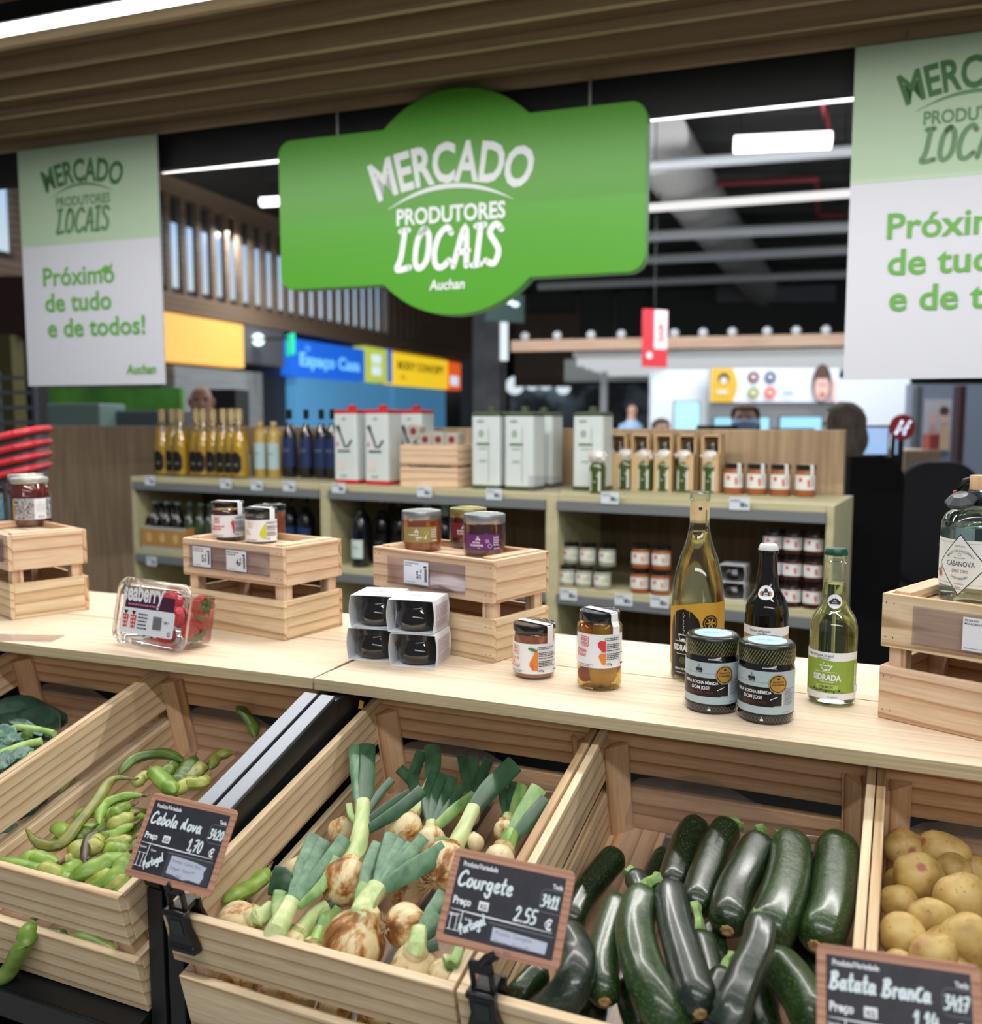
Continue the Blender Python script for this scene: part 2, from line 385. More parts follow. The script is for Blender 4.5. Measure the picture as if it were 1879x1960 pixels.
# handwriting: single strokes in a unit-high alphabet  (advance, strokes)
HAND = {
 'C': (.62, [[(.6, .85), (.42, 1), (.15, .8), (.03, .4), (.12, .06), (.35, 0), (.6, .16)]]),
 'e': (.42, [[(.04, .26), (.3, .34), (.36, .5), (.2, .58), (.05, .38), (.1, .1), (.26, 0), (.42, .1)]]),
 'b': (.42, [[(.08, 1), (.05, .5), (.08, .04), (.3, .06), (.38, .3), (.26, .5), (.08, .36)]]),
 'o': (.44, [[(.24, .54), (.06, .44), (.04, .14), (.2, 0), (.38, .14), (.38, .42), (.22, .54)]]),
 'l': (.16, [[(.1, 1), (.06, .5), (.08, .06), (.18, .0)]]),
 'a': (.48, [[(.36, .5), (.14, .52), (.03, .22), (.14, .0), (.32, .14), (.38, .5)], [(.38, .5), (.38, .12), (.48, .02)]]),
 'N': (.62, [[(.02, .04), (.1, .62), (.3, .16), (.5, .1)], [(.34, .94), (.36, .4), (.5, .08)]]),
 'v': (.4, [[(.02, .5), (.16, .04), (.36, .52)]]),
 'u': (.46, [[(.04, .5), (.05, .12), (.2, .0), (.36, .16), (.38, .5)], [(.38, .5), (.4, .06)]]),
 'r': (.34, [[(.05, .52), (.07, .0)], [(.07, .36), (.2, .52), (.34, .46)]]),
 'g': (.46, [[(.36, .5), (.12, .52), (.04, .22), (.18, .06), (.36, .24), (.38, .5)], [(.38, .5), (.36, -.3), (.16, -.42), (.02, -.24)]]),
 't': (.34, [[(.16, .96), (.13, .3), (.18, .02), (.32, .04)], [(.0, .58), (.32, .62)]]),
 'B': (.6, [[(.12, .96), (.08, .5), (.06, .02)], [(.02, .9), (.34, .98), (.42, .76), (.12, .52), (.46, .4), (.46, .1), (.2, -.02), (-.04, .02)]]),
 'n': (.46, [[(.05, .52), (.06, .0)], [(.06, .34), (.22, .52), (.36, .4), (.38, .02)]]),
 'c': (.42, [[(.36, .74), (.14, .66), (.04, .3), (.14, .04), (.4, .04)]]),
 'P': (.42, [[(.1, .96), (.06, .0)], [(.02, .9), (.32, .94), (.36, .66), (.08, .46)]]),
 '0': (.44, [[(.22, .96), (.05, .7), (.05, .2), (.2, .0), (.38, .2), (.38, .74), (.22, .96)]]),
 '1': (.3, [[(.0, .66), (.2, .98), (.16, .0)], [(.0, .02), (.3, .02)]]),
 '2': (.48, [[(.04, .74), (.22, .98), (.4, .76), (.2, .3), (.0, .02), (.46, .06)]]),
 '3': (.42, [[(.04, .92), (.34, .94), (.14, .56), (.36, .4), (.32, .08), (.0, .02)]]),
 '4': (.44, [[(.14, .96), (.02, .4), (.4, .42)], [(.34, .7), (.3, .0)]]),
 '5': (.44, [[(.42, .96), (.1, .94), (.06, .54), (.34, .5), (.36, .12), (.02, .02)]]),
 '7': (.42, [[(.02, .92), (.4, .94), (.16, .0)], [(.06, .48), (.38, .5)]]),
 ',': (.14, [[(.08, .1), (.02, -.14)]]),
 '.': (.14, [[(.06, .06), (.06, .02)]]),
 'S': (.5, [[(.46, .86), (.24, 1), (.06, .78), (.42, .36), (.3, .02), (.0, .1)]]),
 'L': (.5, [[(.22, 1), (.14, .3), (.02, .0), (.5, .04)], [(.06, .98), (.34, 1)]]),
 'O': (.56, [[(.32, 1), (.08, .74), (.04, .2), (.22, .0), (.48, .22), (.5, .78), (.3, 1), (.16, .9)]]),
 'A': (.54, [[(.0, .0), (.32, 1), (.48, .0)], [(.1, .34), (.5, .38)]]),
 'I': (.32, [[(.18, .98), (.14, .02)], [(.02, .98), (.32, 1)], [(.0, .0), (.3, .02)]]),
}
# shared finishes
PINE = wood('pine_board', S(232, 206, 178), S(218, 184, 152), S(188, 146, 114), ring=36)
PINE_G = wood('pine_board_pale', S(228, 208, 176), S(212, 186, 148), S(178, 146, 108), ring=46)
PINE_D = wood('pine_board_shaded', S(218, 186, 152), S(198, 158, 120), S(160, 118, 84), ring=40)  # same pine with shade put into its colour, for back and inner boards
BLACK = pm('black_plastic', S(20, 20, 22), .28)
BLACKM = pm('black_steel', S(22, 23, 26), .38)
WHITE = pm('white_print', S(236, 238, 244), .55)
INK = pm('dark_ink', S(38, 38, 44), .6)
GREYINK = pm('grey_ink', S(120, 122, 136), .6)
PAPER = pm('paper', S(232, 236, 246), .7)
CLEAR = glass('clear_plastic', (.97, .97, .98, 1), .09)
GLASS = glass('jar_glass', (.96, .98, .97, 1), .10)
# ================================================================== the hall: floor, ceiling, back walls
FLOORM = noisy('floor_tile', [(.35, S(150, 150, 150)), (.7, S(176, 175, 172))], 3, .22)
struct(MB().bb(-14, 22, -3, 36, -.1, 0).build('floor', FLOORM))
CEILM = noisy('dark_roof_deck', [(.3, S(52, 53, 52)), (.7, S(80, 80, 78))], .6, .8)
cb = MB().bb(-14, 22, 3.6, 36, 5.6, 5.75)
for i in range(26): cb.bb(-14, 22, 4.2+i*1.2, 4.32+i*1.2, 5.48, 5.6)
struct(cb.build('ceiling', CEILM))
struct(MB().bb(-14, 22, 34, 34.2, 0, 5.6).build('wall_back', pm('dark_wall', S(44, 46, 48), .8)))
# ================================================================== produce counter
OAK = NT('oak_laminate'); _c = OAK.coords((.9, 26, 26), 5)
_n = OAK.n('ShaderNodeTexNoise', i_Scale=5.0, i_Detail=5.0, i_Roughness=.6); OAK.l(_c, _n.inputs['Vector'])
_r = OAK.ramp([(.3, S(214, 190, 160)), (.72, S(242, 224, 200)), (.5, S(233, 213, 186))]); OAK.l(_n.outputs[0], _r.inputs[0]); OAK.l(_r.outputs[0], OAK.p.inputs['Base Color'])
OAK.p.inputs['Roughness'].default_value = .5; OAK.p.inputs['Specular IOR Level'].default_value = .3; OAK = OAK.m
EDGE = noisy('oak_edge_band', [(.3, S(172, 156, 124)), (.7, S(206, 190, 156))], 5, .5, (.9, 60, 60))
def board(name, u0, u1, v0, v1, rot, label):
    m = MB().bb(u0, u1, v0, v1, -.018, 0)
    m.mi = [1, 1, 1, 1, 0, 0]; m.mi = [0]*6
    for i, f in enumerate(m.f):
        c = sum((m.v[k] for k in f), V())/4
        if abs(c.z+.009) < .005: m.mi[i] = 1
    o = m.build(name, [OAK, EDGE], M=MC @ Matrix.Rotation(rot, 4, 'Z'), bevel=.0009)
    return tag(o, label, 'counter top', 'worktop boards of the produce counter')
LROT = radians(2.3)
board('counter_board', .0015, 1.75, 0, .2215, 0, 'pale oak worktop board at front right, under the cider bottles and pickle jar')
board('counter_board', .0015, 1.75, .2245, .436, 0, 'pale oak worktop board at back right, behind the seam, under the middle crate')
board('counter_board', -1.5, -.0015, 0, .2275, LROT, 'pale oak worktop board at front left, under the strawberry punnet')
board('counter_board', -1.5, -.0015, .2305, .442, LROT, 'pale oak worktop board at back left, under the honey jar crate')
# black steel stands that carry the tilted bins
CHROME = pm('brushed_rail_top', S(128, 132, 140), .42, .85)
def stand(ua, ub, label, inner):
    o = thing('display_stand', label, 'display stand', M=MC @ Matrix.Translation((ua, 0, -ZC)), group='black steel stands of the produce counter')
    L = ub-ua
    k = lambda v, z: (v, z)
    for x in (0.0, L-.024):
        # side plate: outline in (away, height)
        m = MB(); poly = [(-.36, .04), (-.36, .985), (-.30, 1.035), (-.02, 1.128), (.42, 1.128), (.42, .04)]
        F = frame(V((x, 0, 0)), V((0, 1, 0)), V((0, 0, 1)), V((1, 0, 0)))
        m.prism(poly, 0.002, .022, 0, F); m.build('side_plate', BLACKM, o, bevel=.001)
        r = MB(); a = V((x+.012, -.372, 1.013)); b = V((x+.012, -.026, 1.1285)); d = (b-a).normalized(); n = d.cross(V((1, 0, 0)))
        F = frame(a, V((1, 0, 0)), d, V((1, 0, 0)).cross(d))
        r.bb(-.012, .012, 0, (b-a).length, .004, .009, 0, F); r.bb(-.012, .012, 0, (b-a).length, -.026, .004, 1, F)
        r.build('rail', [CHROME, BLACKM], o, bevel=.0012)
        p = MB().bb(x, x+.024, -.362, -.335, 0, .985); p.build('post', BLACKM, o, bevel=.002)
        MB().bb(x-.005, x+.029, -.40, .43, 0, .03).build('foot', BLACKM, o, bevel=.003)
    T = MC.inverted() @ MT; T = Matrix.Translation((-ua, 0, ZC)) @ T
    MB().bb(ua+.03, ub-.03, -.505, .03, -.186, -.176).build('shelf_plate', BLACKM, o, M=T)
    MB().bb(ua+.03, ub-.03, -.51, -.505, -.225, -.176).build('front_lip', BLACKM, o, M=T, bevel=.001)
    MB().bb(.0, L, .405, .42, .1, 1.128).build('back_panel', BLACKM, o)
    MB().bb(.03, L-.03, -.33, .40, .10, .125).build('base_shelf', BLACKM, o, bevel=.002)
    return o
stand(-1.30, .028, 'black steel stand at left, holding the greens and broad bean bins', 1)
stand(.034, 1.60, 'black steel stand at right, holding the onion, courgette and potato bins', 0)
tag(MB().prism([(0, 0), (.008, .001), (.010, .012), (.003, .014)], 0, .001).build('tag_scrap', pm('yellow_card', S(250, 206, 40), .6), M=frame(onplane(686, 1356, CO+NC*.03, NC), DC, ZV, -NC)), 'small yellow card scrap stuck under the worktop edge', 'card')
# ================================================================== tilted produce bins
BW = .3655
NAIL = pm('nail_head', S(60, 50, 45), .6)
def bplank(name, par, c, L, hgt, th, axis, mat=None, slope=0.0):
    """board: length L along axis, height hgt, thickness th"""
    m = MB().box((0, 0, 0), (L, th, hgt))
    R = Matrix.Identity(4) if axis == 'x' else Matrix.Rotation(pi/2, 4, 'Z')
    return m.build(name, mat or PINE_G, par, M=Matrix.Translation(c) @ R, bevel=.0012)
def make_bin(u0, label, liner=True, W=BW, mats=(None, None)):
    o = thing('produce_bin', label, 'bin', M=MT @ Matrix.Translation((u0, -.478, -.172)), group='tilted pine bins under the worktop')
    L = .50; t = .0105
    H = [(.102, .172, 'upper'), (.0, .078, 'lower')]
    for z0, z1, nm in H:
        zc = (z0+z1)/2; h = z1-z0
        bplank('front_board', o, (W/2, t/2, zc), W, h, t, 'x', mats[0])
        bplank('back_board', o, (W/2, L-t/2, zc), W, h, t, 'x', PINE_D)
        for x in (t/2, W-t/2): bplank('side_board', o, (x, L/2, zc), L-2*t, h, t, 'y', mats[1])
    for x in (t, W-t):
        for y in (t, L-t):
            sx = 1 if x < W/2 else -1; sy = 1 if y < L/2 else -1
            m = MB().prism([(0, 0), (sx*.030, 0), (sx*.030, sy*.006), (sx*.006, sy*.026), (0, sy*.026)], 0, .150)
            R = Matrix.Rotation(pi/2, 4, 'Y')
            mm = MB()
            for v in m.v: mm.v.append(V((v.z-.075, v.y, -v.x)))
            mm.f, mm.mi, mm.sm = m.f, m.mi, m.sm
            mm.build('corner_post', PINE_D, o, M=Matrix.Translation((x, y, .079)) @ Matrix.Rotation(-pi/2, 4, 'Y'), bevel=.0008)
    n = 4; g = .012; bw = (W-2*t-(n-1)*g)/n
    for i in range(n):
        bplank('floor_slat', o, (t+bw*(i+.5)+g*i, L/2, .006), L-2*t, .006, bw, 'y', PINE_D)
    if liner:
        # cloudy plastic sheet lining the floor and turned up at the back
        rows = []; r = random.Random(int(u0*100)+50); N = 14
        prof = [(.03, .0115), (.2, .0118), (.36, .0125), (.455, .0150), (.476, .024), (.482, .05), (.4835, .075), (.4840, .100)]
        for k, (y, z) in enumerate(prof):
            row = []
            for i in range(N+1):
                f = i/N; x = .0325+(W-.065)*f
                zz = z
                if k == len(prof)-1: zz = .062+.055*sin(pi*min(1, f*1.15+.12))+.004*sin(f*19)
                elif k == len(prof)-2: zz = .052+.03*sin(pi*min(1, f*1.15+.12))
                row.append(V((x, y+(.002*sin(f*23+k) if k > 3 else 0), zz)))
            rows.append(row)
        MB().strip(rows).build('liner_sheet', LINER, o)
    return o
LINER = NT('cloudy_liner'); _t = LINER.n('ShaderNodeBsdfTransparent'); _d = LINER.n('ShaderNodeBsdfDiffuse'); _d.inputs[0].default_value = S(165, 150, 145)
_x = LINER.n('ShaderNodeMixShader'); _x.inputs[0].default_value = .22; LINER.l(_t.outputs[0], _x.inputs[1]); LINER.l(_d.outputs[0], _x.inputs[2])
_g = LINER.n('ShaderNodeBsdfGlossy'); _g.inputs['Roughness'].default_value = .25; _y = LINER.n('ShaderNodeMixShader'); _y.inputs[0].default_value = .06
LINER.l(_x.outputs[0], _y.inputs[1]); LINER.l(_g.outputs[0], _y.inputs[2]); LINER.l(_y.outputs[0], LINER.out.inputs[0]); LINER = LINER.m
UA, UBB, UC, UD, UE = -.735, -.3665, .0665, .4405, .8075
make_bin(UA, 'tilted pine bin of leafy greens, at the far left')
make_bin(UBB, 'tilted pine bin of green broad beans, left of the black rails')
make_bin(UC, 'tilted pine bin of fresh onions with green tops, right of the black rails', W=.3700)
make_bin(UD, 'tilted pine bin of dark green courgettes')
make_bin(UE, 'tilted pine bin of potatoes, at the far right')
# ================================================================== small crates standing on the worktop
def price_label(par, M, l1, l2, big, small, w=52, h=39):
    a = Art(); a.rect(0, 0, w, h, PAPER)
    a.text(l1, 2, h-5, 3.5, INK, bold=.03, xs=.62); a.text(l2, 2, h-9.2, 3.5, INK, bold=.03, xs=.62)
    a.text(big, w*.60, h*.28, 17, INK, 'R', .035, .62); a.text(','+small, w*.60, h*.28, 9.5, INK, 'L', .035, .68); a.text('€', w*.68, h*.52, 7.5, INK, 'L', .03, .8)
    a.bars(w*.85, h*.16, w*.95, h*.72, INK, True, 20); a.rect(w*.82, h*.76, w*.94, h*.84, INK)
    a.lines(3, 3, w*.5, 1, 2, .7, GREYINK)
    return a.build('price_label', par, M)
def make_crate(P, yaw, W, Dp, label, Hc=.169, floor_in=True, holder=None, mats=(PINE, PINE_G)):
    """two boards a side, corner posts, shelf board just under the rim; origin at the near corner seen in the photo"""
    o = thing('wooden_crate', label, 'crate', M=yawframe(P, yaw), group='small pine crates on the worktop')
    t = .0085; hb = .0715
    for zc in (Hc-hb/2, hb/2):
        m0 = mats[0] if zc > .1 else mats[1]
        bplank('front_board', o, (W/2, t/2, zc), W, hb, t, 'x', m0)
        bplank('back_board', o, (W/2, Dp-t/2, zc), W, hb, t, 'x', PINE_D)
        for x in (t/2, W-t/2): bplank('side_board', o, (x, Dp/2, zc), Dp-2*t, hb, t, 'y', m0)
    ps = .0215
    for x in (t+ps/2, W-t-ps/2):
        for y in (t+ps/2, Dp-t-ps/2):
            MB().box((0, 0, 0), (Hc-.006, ps, ps)).build('corner_post', PINE, o, M=Matrix.Translation((x, y, Hc/2-.003)) @ Matrix.Rotation(-pi/2, 4, 'Y'), bevel=.0008)
    # loose shelf board just under the rim, and two rim battens
    bplank('top_shelf', o, (W/2, Dp/2, Hc-.016), W-2*t-.002, .008, Dp-2*t-.002, 'x', PINE)
    for x in (t+.013, W-t-.013):
        bplank('rim_batten', o, (x, Dp/2, Hc-.0035), Dp-2*t-.008, .013, .022, 'y', PINE)
    bplank('bottom_board', o, (W/2, Dp/2, .005), W-2*t-.002, .008, Dp-2*t-.002, 'x', PINE_D)
    nm = MB()
    for x in (.006, .016, W-.016, W-.006):
        for z in (.012, .058, Hc-.058, Hc-.012): nm.lathe([(.0009, 0), (.0009, .0006)], 6, 0, Matrix.Translation((x, .0002, z)) @ Matrix.Rotation(pi/2, 4, 'X'))
    k = nm.build('nailing', NAIL, o); k['kind'] = 'stuff'
    return o
def holder(par, x0, x1, z0, z1):
    m = MB().bb(x0, x1, -.0035, -.0020, z0, z1); m.bb(x0, x1, -.0060, -.002, z0, z0+.002)
    h = m.build('price_holder', HOLD, par); return h
HOLD = glass('label_holder', (.90, .88, .92, 1), .07, .12)
CT = ZC+.0005
# second crate: near corner at pixel (537,1227)
def crate_at(near, left, right, **kw):
    """near bottom corner pixel, lengths and turn from the counter marks"""
def cpos(px, py, z=ZC): return onz(px, py, z)
ZT = .169-.012                      # where things stand inside a crate
CR2 = make_crate(MC @ V((-.452, .2245, .0005)), YAW_C+radians(9.0), .270, .155, 'pine crate carrying two white-labelled jam jars, second from the left')
h = holder(CR2, .022, .238, .115, .158)
price_label(h, Matrix.Translation((.034, -.0041, .1175)), 'DOCE ARTESANAL COM PIRI', 'MALAGUETA LOJA ALT 200G', '5', '76', 50, 38)
price_label(h, Matrix.Translation((.127, -.0041, .1175)), 'MARMELADA ARTESANAL COM', 'AZEITE LOJA ALT 220G', '4', '87', 53, 38)
CR3 = make_crate(MC @ V((-.050, .2660, .0005)), YAW_C+radians(15.5), .280, .155, 'pine crate carrying silver-lidded jam jars, behind the dark chutney jars')
h = holder(CR3, .040, .222, .108, .156)
price_label(h, Matrix.Translation((.082, -.0041, .1125)), 'DOCE PERA MOSCATEL CAPUCHA', 'DADA PLAT ALT', '5', '12', 58, 40)
CR1 = make_crate(MC @ Matrix.Rotation(LROT, 4, 'Z') @ V((-1.030, .245, .0005)), YAW_C+radians(21), .270, .155, 'pine crate carrying the honey jars, at the far left')
h = holder(CR1, .03, .252, .115, .160)
price_label(h, Matrix.Translation((.168, -.0041, .1175)), 'MEL FLORES SILVESTRES', 'FRASCO', '6', '49', 52, 40)
CR4 = make_crate(MC @ V((.803, .146, .0005)), YAW_C+radians(22.5), .290, .17, 'pine crate carrying the gin bottle, at the far right', mats=(PINE_G, PINE))
h = holder(CR4, .042, .252, .108, .158)
price_label(h, Matrix.Translation((.104, -.0041, .1115)), 'GIN CASA NOVA', 'MACA ALCOBACA 50CL', '29', '99', 58, 42)
# ================================================================== jars and bottles on the worktop and crates
RED = pm('print_red', S(206, 52, 62), .55); ORANGE = pm('print_orange', S(226, 130, 44), .55); YELG = pm('print_lime', S(200, 206, 40), .55)
LEAF = pm('print_leaf_green', S(70, 130, 50), .55); GOLDP = pm('print_gold', S(206, 160, 74), .35, .5); MUST = pm('print_mustard', S(196, 152, 52), .5)
BROWNP = pm('print_brown', S(186, 132, 80), .55); PALEB = pm('print_pale_blue', S(178, 196, 204), .5); OLIVEP = pm('print_olive', S(150, 138, 78), .5)
PURP = pm('print_purple', S(98, 40, 112), .5); WINEP = pm('print_wine', S(112, 34, 48), .5); GREENP = pm('print_green', S(142, 170, 66), .5)
LIDK = pm('black_lid', S(16, 16, 18), .22, .0, coat=.5); SILV = pm('silver_lid', S(176, 178, 182), .34, .85); GOLDL = pm('gold_lid', S(176, 166, 108), .34, .8)
JAM_P = noisy('pear_jam', [(.3, S(150, 84, 50)), (.7, S(190, 122, 84))], 60, .18, coat=.8)
JAM_R = noisy('chili_jam', [(.3, S(58, 14, 8)), (.7, S(104, 36, 22))], 60, .12, coat=.8)
JAM_K = noisy('dark_chutney', [(.35, S(26, 12, 8)), (.7, S(58, 30, 20))], 70, .14, coat=1)
JAM_A = noisy('amber_jelly', [(.3, S(126, 54, 16)), (.7, S(176, 92, 40))], 22, .12, coat=1)
JAM_B = noisy('plum_jam', [(.3, S(54, 12, 10)), (.7, S(96, 32, 22))], 22, .12, coat=1)
HONEY = noisy('dark_honey', [(.3, S(70, 18, 10)), (.7, S(112, 38, 22))], 12, .1, coat=1)
BRINE = liquid('pickle_brine', S(250, 214, 110), 1.02)
def face(P, off=0.0): return atan2(-P.x, P.y)+off
def seal(o, a, R, H, rb, z1, w=.0125, mat=WHITE):
    """paper seal over the lid and down the side at angle a"""
    d = V((sin(a), -cos(a), 0)); t = V((cos(a), sin(a), 0))
    pts = [d*(-R*.9)+ZV*(H+.0004), d*0+ZV*(H+.0005), d*(R*.86)+ZV*(H+.0005), d*(R+.0006)+ZV*(H-.0016), d*(R+.0007)+ZV*(H-.013), d*(rb+.0007)+ZV*(H-.020), d*(rb+.0007)+ZV*z1]
    rows = [[p-t*w/2, p, p+t*w/2] for p in pts]
    MB().strip(rows, smooth=False).build('paper_seal', mat, o, solid=.0003)
def brand_square(a, x, y, s, m):
    a.rect(x, y, x+s, y+s, m, s*.12); a.rect(x+s*.07, y+s*.07, x+s*.93, y+s*.93, WHITE, s*.1)
    for k in (0, 1):
        for i in range(4): a.rect(x+s*(.15+.18*i), y+s*(.16+.40*k), x+s*(.28+.18*i), y+s*(.44+.40*k), m)
        for i in range(4): a.rect(x+s*(.19+.18*i), y+s*(.24+.40*k), x+s*(.23+.18*i), y+s*(.36+.40*k), WHITE)
def fruit(a, kind, x, y, h):
    if kind == 'pear':
        a.poly([(x, y), (x-h*.2, y+h*.03), (x-h*.34, y+h*.2), (x-h*.34, y+h*.36), (x-h*.2, y+h*.62), (x-h*.12, y+h*.86), (x, y+h)], ORANGE)
        a.poly([(x-.2*h, y), (x-h*.30, y+h*.2), (x-h*.26, y+h*.4), (x-h*.1, y+h*.2)], pm('print_red_orange', S(226, 104, 40), .55))
        a.disc(x-h*.22, y+h*.95, h*.2, LEAF, h*.07, rot=-.3)
    elif kind == 'peppers':
        a.poly([(x, y+h*.5), (x-h*.12, y+h*.5), (x-h*.27, y+h*.68), (x-h*.3, y+h*.86), (x-h*.2, y+h*.96), (x, y+h*.92)], RED)
        a.line([(x-h*.02, y+h*.94), (x, y+h*1.06)], .9, LEAF)
        a.poly([(x, y), (x-h*.14, y), (x-h*.22, y+h*.2), (x-h*.27, y+h*.34), (x-h*.2, y+h*.44), (x, y+h*.44)], ORANGE)
    elif kind == 'chili':
        a.poly([(x, y), (x-h*.05, y+h*.1), (x-h*.14, y+h*.5), (x-h*.2, y+h*.78), (x-h*.12, y+h*.84), (x, y+h*.84)], RED); a.line([(x-h*.1, y+h*.84), (x-h*.1, y+h)], .6, LEAF)
    elif kind == 'lime':
        a.poly([(x, y), (x-h*.16, y+h*.02), (x-h*.34, y+h*.2), (x-h*.36, y+h*.42), (x-h*.22, y+h*.7), (x-h*.06, y+h*.95), (x, y+h)], YELG)
def white_label(o, R, z0, hmm, wmm, kind, words, colr, a0=0.0, weight='250g', wc=None):
    a = Art(); h = hmm; xm = wmm*.60
    a.rect(0, 0, wmm, h, WHITE, 1.2)
    brand_square(a, wmm*.13, h*.62, h*.30, colr)
    fruit(a, kind, xm, h*.12, h*.74)
    a.line([(xm+.3, h*.08), (xm+.3, h*.94)], .35, GREYINK)
    n = len(words)
    for i, wd in enumerate(words): a.text(wd, wmm*.07, h*(.46-.13*i), h*.155, wc or colr, 'L', .02, .82, slant=.28)
    a.lines(wmm*.10, h*.09, wmm*.42, 2, h*.05, h*.02, GREYINK)
    for k, (n2, y) in enumerate(((2, .88), (3, .70), (1, .52), (4, .42))): a.lines(xm+1.5, h*y, wmm*.96, n2, h*.052, h*.026, INK)
    a.text(weight, xm+1.5, h*.10, h*.085, INK, bold=.03)
    a.disc(wmm*.9, h*.12, h*.03, INK); a.rect(wmm*.93, h*.09, wmm*.96, h*.15, INK)
    if wmm > 55: a.bars(.8, h*.15, 3.2, h*.88, INK, True, 30)
    return a.build('label', o, R=R+.0003, a0=a0-wmm/2000/R, M=Matrix.Translation((0, 0, z0)))
def jar(name, label, P, R, H, cont, lid, lidR, lidh, cat='jar', group=None, zfill=None, shoulder=.78, neck=None, rz=None, dome=True, seg=40, base='jar', ribs=False):
    o = thing(name, label, cat, P, face(P) if rz is None else rz, group)
    neck = neck or lidR*.93; zs = H*shoulder; zl = H-lidh
    g = [(R*.80, 0), (R*.93, .0012), (R, .006)]
    if ribs: g += [(R, zs*.72)]+[(R*(1.0-.016*k) + (.0006 if k % 2 else 0), zs*.72+(zs*.28)*k/8) for k in range(1, 9)]
    else: g += [(R, zs), (R*.985+neck*.015, zs+(zl-zs)*.35)]
    g += [(neck*1.02, zl-.002), (neck, zl), (neck, H-.003)]
    MB().lathe(g, seg).build('glass_body', GLASS, o)
    zf = zfill or (zs+(zl-zs)*.6); ri = R-.0016
    c = [(ri*.80, .0025), (ri*.95, .0035), (ri, .008)]
    for k in range(1, 9):
        z = .008+(zf-.008)*k/8; r = ri if z <= zs*.98 else ri+(neck-.0016-ri)*min(1, (z-zs*.98)/(zl-zs*.98+1e-6)); c.append((r, z))
    MB().lathe(c, seg).build('contents', cont, o)
    kn = lambda a, z: 1.0
    l = [(lidR*.985, zl+.0006), (lidR, zl+.0014), (lidR, H-.0022), (lidR*.985, H-.0006), (lidR*.93, H), (lidR*.90, H-.0008), (lidR*.05, H-.0008), (0.0001, H-.0008)] if lidh < .02 else [(lidR*.99, zl), (lidR, zl+.001), (lidR, H-.002), (lidR*.97, H-.0002), (lidR*.90, H), (lidR*.88, H-.0007), (.0001, H-.0007)]
    MB().lathe(l, seg).build('lid', lid, o)
    return o
# --- pear jam jar
P = cpos(1022, 1292); o = jar('jam_jar', 'pear jam jar with white seal over its black lid, in front of the middle crate', P, .0328, .0845, JAM_P, LIDK, .0330, .0125, shoulder=.74, neck=.031)
white_label(o, .0328, .010, 47, 94, 'pear', ['Doce de', 'Pêra', 'Moscatel'], ORANGE, -.12, '240g'); seal(o, .82, .0330, .0845, .0328, .056)
# --- pickle jar
P = cpos(1146, 1313); o = jar('pickle_jar', 'tall jar of pickled peppers with white seal, standing alone on the worktop', P, .0338, .1165, BRINE, LIDK, .0300, .0150, shoulder=.78, neck=.0285, cat='jar')
white_label(o, .0338, .036, 50, 86, 'peppers', ['Pickles', 'Doces'], RED, .02, '370g'); seal(o, .78, .0300, .1165, .0338, .084, .0135)
PK1 = noisy('yellow_pepper', [(.3, S(176, 140, 20)), (.7, S(222, 190, 60))], 30, .25); PK2 = noisy('red_pepper', [(.3, S(150, 40, 14)), (.7, S(200, 74, 30))], 30, .25)
for k, (x, y, z, r, mt) in enumerate([(.004, -.006, .024, .023, PK1), (-.020, -.006, .020, .012, PK2), (.02, .004, .030, .011, PK2), (-.004, .012, .042, .017, PK1), (.006, -.010, .090, .016, PK1), (-.014, .0, .088, .013, noisy('orange_pepper', [(.3, S(206, 110, 20)), (.7, S(236, 150, 40))], 30, .25)), (.004, .012, .066, .017, PK2), (-.012, -.01, .06, .014, PK1)]):
    MB().sphere((0, 0, 0), (r, r*.8, r*.95), 0, 16, 10, fn=lambda d, q=k: 1+.09*sin(5*atan2(d.y, d.x)+q)).build('pepper_piece', mt, o, M=Matrix.Translation((x, y, z)))
# --- bottles
def bottle(name, label, P, prof, glassm, liq=None, zl=None, cat='bottle', group=None, rz=None, seg=40):
    o = thing(name, label, cat, P, face(P) if rz is None else rz, group)
    MB().lathe(prof, seg).build('glass_body', glassm, o)
    if liq:
        c = []
        for (r, z) in prof:
            if z < zl: c.append((max(.001, r-.0016), max(z, .003)))
        zz = [q for q in prof if q[1] >= zl][0]; pz = [q for q in prof if q[1] < zl][-1]
        f = (zl-pz[1])/(zz[1]-pz[1]); c.append((pz[0]+(zz[0]-pz[0])*f-.0016, zl))
        MB().lathe(c, seg).build('contents', liq, o)
    return o
def onprof(prof, z0, a0):
    def f(x, y, d):
        z = z0+y; r = prof[-1][0]
        for (ra, za), (rb, zb) in zip(prof, prof[1:]):
            if za <= z <= zb and zb > za: r = ra+(rb-ra)*(z-za)/(zb-za); break
        r += d+.0003; t = a0+x/.018; return (r*sin(t), -r*cos(t), z)
    return f
def scale_prof(p, R, H): return [(r*R, z*H) for r, z in p]
PALE = glass('pale_bottle_glass', (.93, .96, .90, 1), .12)
CID = liquid('golden_cider', S(246, 232, 176), 1.20); CID2 = liquid('pale_cider', S(238, 242, 196), 1.18)
P = cpos(1332, 1297)
pr = scale_prof([(.7, 0), (.93, .004), (1, .018), (1, .40), (.985, .45), (.93, .52), (.84, .585), (.72, .65), (.58, .70), (.47, .75), (.41, .79), (.37, .83), (.35, .90), (.35, .955), (.385, .957), (.385, .985), (.36, 1)], .0400, .289)
o = bottle('cider_bottle', 'tall clear bottle of golden cider with black and mustard label, behind the rounded black jars', P, pr, PALE, CID, .229)
a = Art()
KBL = pm('label_black', S(24, 22, 20), .35)
xs = [-74+3*i for i in range(47)]
a.poly([(-74, 22), (64, 22)]+[(x, 108+14*sin(pi*.5*min(1, max(0, (x+60)/84.0)))) for x in reversed(xs)], MUST)
